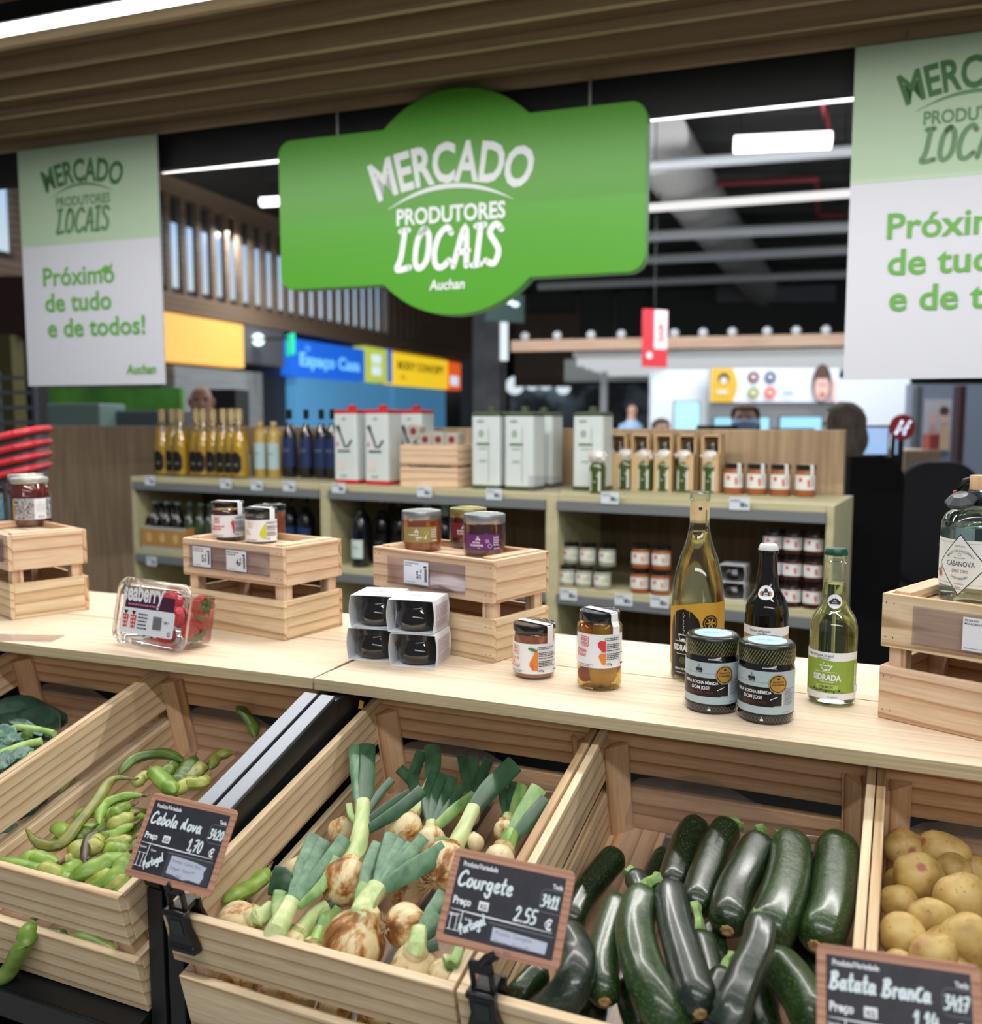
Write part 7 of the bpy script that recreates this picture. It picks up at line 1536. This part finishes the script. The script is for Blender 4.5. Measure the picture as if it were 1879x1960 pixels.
for i, (y0, y1) in enumerate(((852, 828), (876, 856), (900, 880), (922, 904))):
    P = at(-72, (y0+y1)/2, 2.75); b = thing('shopping_basket', ('black red-rimmed basket, %s of the stack at the left edge' % ('topmost', 'second from the top', 'third from the top', 'fourth from the top', 'fifth from the top')[i]), 'basket', (P.x, P.y+.1, P.z-.045), radians(14), 'stack of black baskets with red rims')
    M_ = Matrix.Rotation(radians(-13), 4, 'Y'); r1 = [(x-.19, y-.13) for x, y in rrect(.38, .26, .06, 4)]
    m = MB(); loopstrip(m, [[M_ @ V((x*.86, y*.86, -.05)) for x, y in r1], [M_ @ V((x*.98, y*.98, .022)) for x, y in r1]], False); m.f.append(list(range(len(r1)))); m.mi.append(0); m.sm.append(False); m.build('basket_body', BSK, b, solid=.004)
    MB().tube([M_ @ V((x, y, .03)) for x, y in r1+r1[:1]], .011, 8).build('rim', BRD, b)
# green lit counter behind the partition, cold cabinet
slab('lit_back_wall', 'green lit back wall of a food counter seen under the left poster', 'wall panel', 100, 742, 345, 900, 8.6, .1, noisy('painted_green_glow', [(.35, S(52, 108, 36)), (.65, S(96, 170, 62))], 2, .6), tofloor=True)  # green glow is put into the wall's base colour
slab('dark_cabinet', 'dark cabinet beside the bald person', 'cabinet', 398, 745, 450, 900, 7.2, .4, pm('dark_interior', S(34, 34, 38), .7), tofloor=True)
slab('display_case', 'pale teal glass display case behind the partition at the left', 'display case', 95, 772, 190, 900, 7.0, .5, pm('case_teal', S(126, 152, 146), .4), tofloor=True, bevel=.01)
slab('display_case', 'dim grey display case in front of the green wall', 'display case', 215, 786, 330, 900, 7.3, .5, pm('case_grey', S(92, 104, 112), .4), tofloor=True, bevel=.01)
# ---- centre: dark column, white light mast, dark green hanging sign
slab('column', 'dark grey column behind the olive oil tins', 'column', 905, 600, 958, 800, 19, .6, noisy('column_grey', [(.3, S(70, 70, 74)), (.7, S(92, 92, 96))], 3, .6), tofloor=True)
slab('column', 'dark slim column right of the orange sign', 'column', 882, 690, 903, 800, 21, .5, pm('slim_dark', S(50, 56, 64), .6), tofloor=True)
slab('light_mast', 'upright white light tube beside the dark column', 'lamp', 957, 615, 972, 690, 17.5, .08, emis('mast_light', (.85, .95, 1, 1), 1.0)); slab('mast_post', 'dark post under the white light tube', 'post', 960, 691, 969, 800, 17.5, .06, BLACKM, tofloor=True)
o = thing('hanging_sign', 'dark green hanging sign with a white emblem, half behind the big green sign', 'sign', M=frame(at(930, 612, 15), V((.92, .38, 0)), V((-.38, .92, 0)), ZV)); w = .66; MB().bb(0, w, 0, .05, -.02, .42).build('panel', pm('deep_green', S(34, 62, 58), .6), o)
a = Art(); a.EPS = .002; a.disc(400, 300, 60, SWH, 40); a.disc(500, 260, 70, SWH, 40); a.build('emblem', o, M=Matrix.Translation((0, -.003, 0)))
for x in (.1, .55): MB().tube([(x, .025, .42), (x, .025, 2.6)], .008, 6).build('hanging_rod', BLACKM, o)
# ---- roof: strip lights, rails, duct, red sprinkler pipes
LED = emis('roof_led', (1, .98, .96, 1), 3.2); RAILG = pm('roof_rail_grey', S(190, 194, 198), .5); BEAMG = pm('roof_beam_grey', S(150, 152, 156), .6)
def rooftube(name, label, cat, p, q, z, r, mat, group):
    a = onz(*p, z); b = onz(*q, z); o = thing(name, label, cat, a, 0, group); MB().tube([a, b], r, 12).build('tube', mat, o, origin=a)
    for f in (.06, .94): MB().tube([a.lerp(b, f)+V((0, 0, r*.8)), a.lerp(b, f)+V((0, 0, 5.49-z))], .008, 6).build('hanging_wire', BLACKM, o, origin=a)
    return o
rooftube('strip_light', 'white roof strip light between the left poster and the green sign', 'lamp', (312, 319), (545, 297), 4.4, .07, LED, 'roof strip lights')
rooftube('strip_light', 'short white roof strip light just left of the green sign', 'lamp', (500, 387), (550, 384), 4.4, .06, LED, 'roof strip lights')
rooftube('strip_light', 'long white roof strip light right of the green sign, topmost', 'lamp', (1235, 221), (1650, 178), 4.4, .055, LED, 'roof strip lights')
rooftube('strip_light', 'short bright roof strip light under the topmost one', 'lamp', (1405, 277), (1590, 268), 4.2, .085, LED, 'roof strip lights')
rooftube('strip_light', 'dimmer roof strip light below the short bright one', 'lamp', (1240, 398), (1640, 369), 4.4, .055, emis('roof_led_dim', (1, .99, .97, 1), .95), 'roof strip lights')
for (p, q, n) in (((1240, 452), (1640, 433), 'first'), ((1240, 497), (1640, 477), 'second'), ((1030, 548), (1640, 524), 'third')): rooftube('ceiling_rail', 'grey roof rail right of the green sign, %s from the top' % n, 'rail', p, q, 4.4, .085, RAILG, 'grey roof rails')
rooftube('ceiling_beam', 'grey roof beam crossing under the short bright light', 'beam', (1230, 318), (1660, 286), 4.6, .07, BEAMG, 'grey roof beams')
rooftube('ceiling_beam', 'grey roof beam right under the canopy edge', 'beam', (1230, 205), (1660, 148), 5.0, .14, BEAMG, 'grey roof beams')
DUCT = pm('duct_grey', S(186, 184, 182), .5)
a = onz(1252, 268, 5.0); b = onz(1462, 560, 5.0); o = MB().tube([a+(b-a)*(i/20) for i in range(21)], [.42*(1+.012*(i % 2)) for i in range(21)], 20).build('air_duct', DUCT, origin=a); tag(o, 'big round grey air duct running away under the roof', 'duct')
a = onz(1250, 225, 5.3); b = onz(1352, 335, 5.3); tag(MB().tube([a, b], .075, 8).build('duct_brace', pm('brace_white', S(206, 208, 210), .5), origin=a), 'pale brace running along the air duct, right of the green sign', 'brace')
RPI = pm('sprinkler_red', S(132, 40, 46), .5)
for i, (pts, n) in enumerate((([(1372, 352), (1562, 342), (1566, 412), (1640, 412)], 'bent red sprinkler pipe left of the right poster'), ([(1574, 196), (1592, 268)], 'thin red sprinkler pipe behind the top strip light'))):
    P = [onz(x, y, 5.0) for x, y in pts]; tag(MB().tube(P, .045 if i == 0 else .03, 8, smooth=False).build('sprinkler_pipe', RPI, origin=P[0]), n, 'pipe', 'red sprinkler pipes')
# ---- dark shop front and upper wall at the back right
UF = thing('upper_shopfront', 'dark upper shop front above the checkout canopy', 'shop front', (0, 0, 0))
def ufpart(name, x0, y0, x1, y1, Y, depth, mat, top=None):
    xa, xb, za, zb = rectbox(x0, y0, x1, y1, Y, depth); return MB().bb(xa, xb, Y, Y+depth, za, top or zb).build(name, mat, UF)
ufpart('facade', 975, 548, 1640, 660, 26, .3, pm('dark_front', S(64, 66, 66), .7), 5.6)
for i, x in enumerate((1005, 1100, 1172, 1240)): ufpart('mullion', x, 550, x+9, 660, 25.9, .1, BLACKM)
ufpart('vent_box', 1372, 545, 1600, 578, 25.4, .6, pm('vent_grey', S(110, 112, 120), .6))
ufpart('timber_panel', 985, 600, 1110, 740, 25.8, .2, noisy('timber_panel_brown', [(.3, S(70, 56, 46)), (.7, S(104, 84, 70))], 3, .6, (10, 10, .4)))
LSR = slab('lit_shop_row', 'row of lit shop windows far behind the tins', 'shop front', 975, 735, 1245, 800, 27, .2, noisy('lit_shops', [(.35, S(44, 48, 56)), (.62, S(150, 170, 186)), (.5, S(74, 84, 96))], 1.4, .5), tofloor=True)
for i, (x, y, rr) in enumerate(((985, 738, .26), (1018, 732, .22), (1044, 730, .24), (1078, 742, .2))): P = at(x, y, 26.9)-LSR.location; MB().sphere(P, rr, 0, 12, 8).build('lamp', emis('shop_lamp_glow', (.82, .93, 1, 1), .9), LSR)
# ---- checkout canopy
CP = Plane((0, 15.6, 0), radians(14)); a0c, zc1 = CP(978, 655); a1c, _ = CP(1665, 637); zc0 = CP(1300, 667)[1]; zc1 = CP(1300, 645)[1]
ck = thing('checkout_canopy', 'long wood-edged white canopy over the checkouts', 'canopy', M=CP.M)
MB().bb(a0c, a1c, 0, .12, zc0, zc1).build('wood_fascia', noisy('fascia_pink_wood', [(.3, S(170, 138, 116)), (.7, S(206, 174, 150))], 4, .6, (.3, 8, 8)), ck)
m = MB().bb(a0c+1.0, a1c, .12, 5.2, zc0-.10, zc0-.02)
m.build('white_soffit', pm('soffit_white', S(206, 208, 208), .6), ck)
for i in range(5): MB().bb(a0c+1.0, a1c, .5+i*.95, .72+i*.95, zc0-.22, zc0-.10).build('soffit_bar', emis('soffit_strip', (.93, .97, 1, 1), .62), ck)  # soffit bars given a weak emission
MB().bb(a0c, a1c, 5.2, 5.3, zc0-.3, zc1).build('rear_edge', pm('soffit_white', S(206, 208, 208), .6), ck)
for px in (1003, 1065, 1130, 1188, 1290, 1345, 1401, 1468, 1524, 1581): x, z = CP(px, 640); MB().sphere((x, .06, zc1+.06), .075, 0, 10, 7).build('spot_lamp', pm('spot_pale', S(206, 208, 212), .5), ck)
for x in (a0c+1.2, a1c-.4): MB().bb(x-.06, x+.06, 2.5, 2.62, 0, zc0-.1).build('post', pm('post_white', S(190, 192, 196), .5), ck)
o = thing('red_banner', 'red and white banner hanging before the checkout canopy', 'banner', M=frame(at(1229, 695, 13.2), V((.90, .43, 0)), V((-.43, .90, 0)), ZV)); MB().bb(0, .42, 0, .02, -.05, .74).build('cloth', pm('banner_red', S(206, 48, 60), .6), o)
a = Art(); a.EPS = .002; a.rect(190, 200, 410, 735, pm('banner_white', S(220, 216, 220), .6)); a.text('SAIR', 345, 300, 130, pm('banner_red', S(206, 48, 60), .6), 'L', .03, rot=pi/2); a.disc(110, 110, 50, pm('banner_white', S(220, 216, 220), .6)); a.build('print', o, M=Matrix.Translation((0, -.003, 0)))
MB().tube([(.2, .01, .74), (.2, .01, 2.2)], .006, 6).build('hanging_cord', BLACKM, o)
# ---- white wall with advertising behind the checkouts
WWL = pm('white_wall', S(222, 228, 236), .6)
slab('wall_panel', 'white wall panel left of the advertising board', 'wall panel', 1244, 708, 1362, 900, 13.4, .2, WWL, tofloor=True)
slab('wall_panel', 'white wall panel under the right poster', 'wall panel', 1604, 724, 1742, 900, 11.5, .2, WWL, tofloor=True)
slab('grey_wall_panel', 'grey wall behind and under the advertising board', 'wall panel', 1358, 706, 1608, 900, 13.055, .2, pm('mid_grey_wall', S(126, 128, 130), .6), tofloor=True)
xa, xb, za, zb = rectbox(1359, 705, 1606, 770, 13.0, .1); o = thing('advertising_board', 'wide advertising board with a yellow field, dots and a smiling face', 'poster', (xa, 13.0, za)); MB().bb(0, xb-xa, 0, .06, 0, zb-za).build('board', pm('ad_white', S(222, 226, 240), .5), o)
w, h = (xb-xa)*1000, (zb-za)*1000; a = Art(); a.EPS = .003; YA = pm('ad_yellow', S(216, 172, 40), .5); BR = pm('ad_brown', S(84, 60, 50), .5); FL = pm('ad_skin', S(222, 182, 172), .5)
a.poly([(0, 0), (w*.17, 0)]+[(w*.17+w*.04*sin(pi*i/10), h*i/10) for i in range(11)]+[(0, h)], YA); a.disc(w*.10, h*.70, h*.17, BR); a.disc(w*.10, h*.64, h*.10, pm('ad_pale', S(226, 214, 206), .5)); a.rect(w*.05, h*.25, w*.13, h*.36, pm('ad_pale', S(226, 214, 206), .5))
for x, y, c in ((.33, .74, S(110, 42, 66)), (.46, .74, S(48, 72, 116)), (.33, .28, S(150, 156, 70)), (.46, .28, S(230, 96, 62))): a.disc(w*x, h*y, h*.17, pm('ad_dot_%d' % int(c[0]*900), c, .5)); a.disc(w*x, h*y, h*.07, pm('ad_pale', S(226, 214, 206), .5))
a.rect(w*.56, h*.24, w*.64, h*.32, pm('ad_blue', S(150, 186, 222), .5)); a.disc(w*.86, h*.56, w*.075, BR, h*.56); a.disc(w*.86, h*.42, w*.058, FL, h*.38); a.rect(w*.80, h*.70, w*.92, h*.86, BR); a.disc(w*.842, h*.52, w*.008, BR); a.disc(w*.878, h*.52, w*.008, BR); a.disc(w*.862, h*.22, w*.02, pm('ad_lip', S(186, 60, 70), .5), h*.05); a.rect(w*.93, h*.02, w*.99, h*.62, FL)
a.build('print', o, M=Matrix.Translation((0, -.004, 0)))
SCB = lit('screen_cyan', S(150, 206, 226), .7); SCB2 = lit('screen_blue', S(160, 196, 240), .85)
def screen(label, x0, y0, x1, y1, Y, glow, group='lit screens at the checkouts', stand=True, back=False):
    xa, xb, za, zb = rectbox(x0, y0, x1, y1, Y, .04); o = thing('monitor', label, 'monitor', ((xa+xb)/2, Y, 0), group=group); W = xb-xa
    MB().bb(-W/2, W/2, 0, .035, za, zb).build('casing', BLACK, o, bevel=.004)
    if not back: MB().bb(-W/2+.012, W/2-.012, -.003, .0, za+.012, zb-.012).build('screen', glow, o)
    MB().bb(-.03, .03, .01, .04, .9, za).build('stand', BLACKM, o); MB().bb(-.25, .25, -.2, .3, 0, .9).build('desk_block', pm('desk_grey', S(120, 122, 126), .5), o); return o
screen('cyan screen left of the masked person, on the white wall panel', 1288, 768, 1340, 826, 11.5, SCB); screen('wide cyan screen just right of the white wall panel', 1364, 797, 1410, 826, 10.0, SCB); screen('small cyan screen right of the masked person', 1448, 797, 1474, 826, 10.2, SCB); screen('wide cyan screen left of the grey-haired person', 1490, 796, 1574, 828, 10.0, SCB)
screen('blue monitor right of the grey-haired person', 1638, 814, 1704, 874, 4.9, SCB2); screen('blue monitor sliver beside the round red sticker', 1708, 818, 1722, 874, 5.0, SCB2)
screen('black back of a monitor left of the masked person', 1334, 814, 1412, 836, 6.2, None, back=True); screen('black back of a monitor right of the masked person', 1478, 820, 1560, 838, 6.0, None, back=True)
# round red sticker on a post, posters with faces, curtain-like dark frame
P = at(1726, 818, 4.8); o = thing('round_sign', 'round red and white sign on a post right of the blue monitor', 'sign', P); MB().lathe([(.062, -.004), (.066, 0), (.066, .004), (.062, .006), (.0002, .006)], 28, M=Matrix.Rotation(pi/2, 4, 'X')).build('disc', pm('sticker_red', S(206, 56, 62), .5), o)
a = Art(); a.EPS = .002; a.line([(-34, -30), (-6, 30)], 14, SWH); a.line([(6, -34), (20, 10), (36, 30)], 12, SWH); a.line([(-14, -14), (26, 2)], 8, SWH); a.build('emblem', o, M=Matrix.Translation((0, -.009, 0))); MB().bb(-.012, .012, .0, .02, -P.z, -.06).build('post', BLACKM, o)
slab('wall_panel', 'grey blue wall at the far right under the poster', 'wall panel', 1735, 735, 2000, 1100, 9.0, .2, pm('blue_grey_wall', S(136, 146, 166), .6), tofloor=True)
xa, xb, za, zb = rectbox(1768, 765, 1822, 862, 8.96, .05); o = thing('portrait_poster', 'pale poster of two people at the far right', 'poster', (xa, 8.961, za)); MB().bb(0, xb-xa, 0, .04, 0, zb-za).build('board', pm('poster_grey', S(196, 194, 202), .6), o); w, h = (xb-xa)*1000, (zb-za)*1000; a = Art(); a.EPS = .003
a.disc(w*.28, h*.62, w*.14, FL, h*.13); a.disc(w*.70, h*.66, w*.16, FL, h*.15); a.disc(w*.70, h*.78, w*.18, BR, h*.09); a.poly([(w*.05, 0), (w*.5, 0), (w*.42, h*.45), (w*.14, h*.45)], pm('ad_rose', S(206, 150, 150), .5)); a.poly([(w*.5, 0), (w*.95, 0), (w*.9, h*.48), (w*.54, h*.48)], pm('ad_sand', S(206, 176, 150), .5)); a.build('print', o, M=Matrix.Translation((0, -.004, 0)))
slab('dark_post', 'dark plum post right of the portrait poster', 'post', 1826, 738, 1850, 980, 8.3, .12, pm('plum_dark', S(58, 30, 40), .6), tofloor=True)
slab('chrome_stand', 'grey metal stand left of the portrait poster', 'stand', 1748, 740, 1766, 930, 8.2, .1, pm('stand_grey', S(120, 124, 130), .35, .7), tofloor=True)
slab('pale_counter', 'pale wood counter top edge at the right behind the black divider', 'counter', 1730, 862, 1800, 900, 6.0, .6, pm('pale_wood_edge', S(186, 160, 136), .5), tofloor=True)
xa, xb, za, zb = rectbox(1778, 838, 1798, 862, 6.1, .1); tag(MB().bb(0, xb-xa, 0, .1, 0, .10).build('red_box', pm('box_salmon', S(196, 96, 88), .6), loc=(xa, 6.1, rectbox(1730, 862, 1800, 900, 6.0, .6)[3]+.001)), 'small red box on the pale counter at the right', 'box')
# black checkout divider with a rounded corner, dark trolley bay behind
xa, xb, za, zb = rectbox(1612, 873, 1733, 1290, 3.5, .05); o = thing('black_divider', 'tall matt black divider panel with a rounded corner, right of the wooden partition', 'divider', (xa, 3.5, 0)); W = xb-xa; r = .10
pts = [(0, .02), (W, .02)]+[(W-r+r*cos(t), zb-r+r*sin(t)) for t in [pi/2*i/8 for i in range(9)]]+[(0, zb)]
MB().prism(pts, 0, .05, 0, frame(V((0, .05, 0)), V((1, 0, 0)), ZV, V((0, -1, 0)))).build('panel', pm('divider_black', S(9, 9, 10), .75, spec=.2), o); MB().bb(-.02, W+.02, -.12, .16, 0, .02).build('foot', BLACKM, o)
o = thing('office_chair', 'dark rounded chair back behind the black divider at the right', 'chair', at(1790, 1000, 4.6)); o.location.z = 0
rr_ = rrect(.42, .62, .16, 6); MB().prism([(x-.21, z+.72) for x, z in rr_], -.03, .03, 0, frame(V((0, 0, 0)), V((1, 0, 0)), ZV, V((0, -1, 0)))).build('backrest', pm('seat_dark', S(36, 34, 42), .7), o, bevel=.015); MB().bb(-.22, .22, -.30, .02, .62, .70).build('seat', pm('seat_dark', S(36, 34, 42), .7), o, bevel=.02); MB().tube([(0, -.1, .05), (0, -.1, .62)], .03, 10).build('column', BLACKM, o); MB().lathe([(.26, 0), (.26, .03), (.04, .06)], 20, M=Matrix.Translation((0, -.1, 0))).build('base', BLACKM, o)
slab('checkout_counter', 'dark checkout counter at the right behind the black divider', 'counter', 1730, 985, 1990, 1290, 4.9, .6, pm('counter_dark', S(24, 25, 30), .5), tofloor=True, bevel=.01)
# ---- people: one continuous skinned body each, hair and clothes as children
def person(px, py, Y, label, skin, hairc, topc, turn=0.0, hair='short', mask=False, scale=1.0, bald=False):
    H0 = at(px, py, Y); base = V((H0.x, H0.y, 0)); zs = H0.z/1.62
    o = thing('person', label, 'person', base, turn)
    J = {'pel': (0, 0, .92, .12), 'sp': (0, 0, 1.08, .115), 'ch': (0, .01, 1.28, .135), 'nk': (0, .01, 1.43, .055), 'hb': (0, -.005, 1.53, .072), 'hd': (0, -.005, 1.62, .082), 'ht': (0, 0, 1.70, .055)}
    E = [('pel', 'sp'), ('sp', 'ch'), ('ch', 'nk'), ('nk', 'hb'), ('hb', 'hd'), ('hd', 'ht')]
    for s, q in ((-1, 'l'), (1, 'r')):
        J.update({q+'sh': (s*.17, .01, 1.36, .06), q+'el': (s*.23, .03, 1.10, .042), q+'wr': (s*.20, -.14, .98, .028), q+'pm': (s*.19, -.21, .97, .026), q+'hp': (s*.09, 0, .84, .085), q+'kn': (s*.10, -.02, .48, .055), q+'an': (s*.10, .02, .09, .038), q+'to': (s*.11, -.14, .03, .03)})
        E += [('ch', q+'sh'), (q+'sh', q+'el'), (q+'el', q+'wr'), (q+'wr', q+'pm'), ('pel', q+'hp'), (q+'hp', q+'kn'), (q+'kn', q+'an'), (q+'an', q+'to')]
        for f in range(4):
            a, b = q+'f%d' % f, q+'g%d' % f; x = s*(.19+(f-1.5)*.018); l = (.036, .042, .040, .032)[f]
            J[a] = (x, -.235-l*.5, .962, .009); J[b] = (x, -.240-l, .945, .008); E += [(q+'pm', a), (a, b)]
        J[q+'t1'] = (s*.155, -.20, .968, .010); J[q+'t2'] = (s*.138, -.235, .958, .009); E += [(q+'pm', q+'t1'), (q+'t1', q+'t2')]
    ks = list(J); me = bpy.data.meshes.new('body'); me.from_pydata([(J[k][0], J[k][1], J[k][2]*zs) for k in ks], [(ks.index(a), ks.index(b)) for a, b in E], [])
    me.materials.append(skin); b = bpy.data.objects.new('body', me); col.objects.link(b); b.parent = o
    md = b.modifiers.new('skin', 'SKIN'); sv = me.skin_vertices[0].data
    for i, k in enumerate(ks): sv[i].radius = (J[k][3], J[k][3]*(.8 if k in ('pel', 'sp', 'ch') else 1)); sv[i].use_root = (k == 'pel')
    md.use_smooth_shade = True; b.modifiers.new('sub', 'SUBSURF').levels = 1; b.modifiers['sub'].render_levels = 1
    hz_ = 1.60*zs; K = Matrix.Translation((0, -.005, hz_))
    def ear(s): return MB().sphere((s*.076, .005, -.005), (.010, .018, .028), 0, 10, 8)
    for s in (-1, 1): ear(s).build('ear', skin, o, M=K); MB().sphere((s*.031, -.077, .012), (.013, .008, .009), 0, 10, 8).build('eye', pm('eye_dark', S(40, 32, 30), .3), o, M=K)
    MB().sphere((0, -.088, -.018), (.014, .018, .024), 0, 10, 8).build('nose', skin, o, M=K)
    if mask: MB().lathe([(.060, -.085), (.086, -.060), (.092, -.03), (.086, .0)], 20, a0=-1.35, a1=1.35, M=Matrix.Diagonal((1, 1.08, 1, 1))).build('face_mask', pm('mask_blue', S(150, 190, 232), .7), o, M=K, solid=.002)
    else: MB().sphere((0, -.076, -.052), (.026, .010, .008), 0, 10, 6).build('mouth', pm('lip', S(160, 84, 78), .5), o, M=K)
    if not bald:
        m = MB(); lo = -.12 if hair == 'long' else -.02
        vs = []
        m.sphere((0, .014, .022), (.098, .102, .092), 0, 22, 14, fn=lambda d: (1.0 if not (d.y < -.2 and d.z < .55) else .62)*(1+.06*mnoise.noise(d*5)))
        if hair == 'long': m.sphere((0, .045, -.06), (.100, .070, .115), 0, 20, 12, fn=lambda d: 1+.07*mnoise.noise(d*4))
        m.build('hair', hairc, o, M=K)
    m = MB(); pr_ = [(.115, .86), (.128, .95), (.122, 1.06), (.142, 1.22), (.160, 1.32), (.120, 1.40), (.066, 1.44)]
    m.lathe([(r, z*zs) for r, z in pr_], 24, caps=False, M=Matrix.Diagonal((1.18, .98, 1, 1)))
    for s in (-1, 1): m.tube([(s*.15, .01, 1.37*zs), (s*.20, .02, 1.24*zs), (s*.232, .03, 1.10*zs), (s*.215, -.07, 1.02*zs)], [.072, .062, .056, .046], 14, caps=False)
    m.build('top', topc, o); 
    m = MB(); m.lathe([(.118, .80*zs), (.132, .88*zs), (.124, .98*zs)], 22, caps=False, M=Matrix.Diagonal((1.2, 1, 1, 1)))
    for s in (-1, 1): m.tube([(s*.085, 0, .90*zs), (s*.098, -.015, .50*zs), (s*.10, .015, .08)], [.105, .075, .056], 14, caps=False)
    m.build('trousers', pm('trousers_dark', S(36, 38, 48), .8), o); return o
SKA = noisy('skin_warm', [(.3, S(186, 138, 120)), (.7, S(206, 158, 138))], 20, .5); SKB = noisy('skin_fair', [(.3, S(200, 156, 136)), (.7, S(222, 180, 160))], 20, .5)
HB = noisy('hair_brown', [(.3, S(62, 44, 34)), (.7, S(104, 76, 58))], 60, .6, (1, 1, .2)); HG = noisy('hair_grey_brown', [(.3, S(84, 74, 66)), (.7, S(128, 114, 102))], 60, .7, (1, 1, .2)); HD = noisy('hair_dark', [(.3, S(34, 28, 26)), (.7, S(64, 52, 46))], 60, .6, (1, 1, .2))
cl = lambda n, c: noisy(n, [(.3, c), (.7, tuple(min(1, q*1.25) for q in c[:3])+(1,))], 12, .85)
person(385, 762, 6.2, 'bald person behind the golden bottles at the left', SKA, None, cl('top_dark_grey', S(60, 60, 68)), .3, bald=True)
person(1426, 797, 6.4, 'brown-haired person with a light blue face mask behind the partition', SKB, HB, cl('top_navy', S(44, 48, 66)), -.35, 'long', True)
person(1612, 808, 4.4, 'grey-haired person in a dark red top, seen from behind beside the blue monitor', SKB, HG, cl('top_maroon', S(120, 30, 58)), radians(200), 'long')
person(1266, 818, 9.5, 'dark-haired person in light blue, left of the cyan screen', SKB, HD, cl('top_sky', S(150, 184, 222)), .2)
person(1209, 782, 15.0, 'person in light blue walking far behind the tin of the right bay', SKB, HD, cl('top_sky', S(150, 184, 222)), .6)
# ================================================================== finer tree: prints, seals and fittings belong to the piece they sit on
OWNER = {'label': ('glass_body',), 'neck_label': ('glass_body',), 'neck_sticker': ('glass_body',), 'yellow_panel': ('glass_body',), 'lid_pattern': ('lid',), 'lid_sticker': ('lid',), 'paper_seal': ('lid',), 'front_print': ('body', 'front_panel'), 'spout_cap': ('top_rim',),
 'slate_print': ('board',), 'paper_slip': ('board',), 'clear_pocket': ('board',), 'side_print': ('card_sleeve',), 'top_print': ('card_sleeve',), 'eye': ('body',), 'nose': ('body',), 'ear': ('body',), 'mouth': ('body',),
 'lettering': ('board', 'panel'), 'print': ('board', 'cloth', 'card'), 'window_panel': ('front_jaw',), 'rubber_pad': ('front_jaw',), 'screen': ('casing',), 'rail_top': ('rail',), 'emblem': ('disc', 'panel'), 'dot': ('carton',), 'red_light': ('tag_body',)}
st_ = lambda o: o.name.split('.')[0]
for o in list(sc.objects):
    if o.parent and st_(o) in OWNER and o.type == 'MESH' and not o.parent.parent:
        for s_ in o.parent.children:
            if s_ is not o and st_(s_) in OWNER[st_(o)] and s_.matrix_local == Matrix.Identity(4): o.parent = s_; break
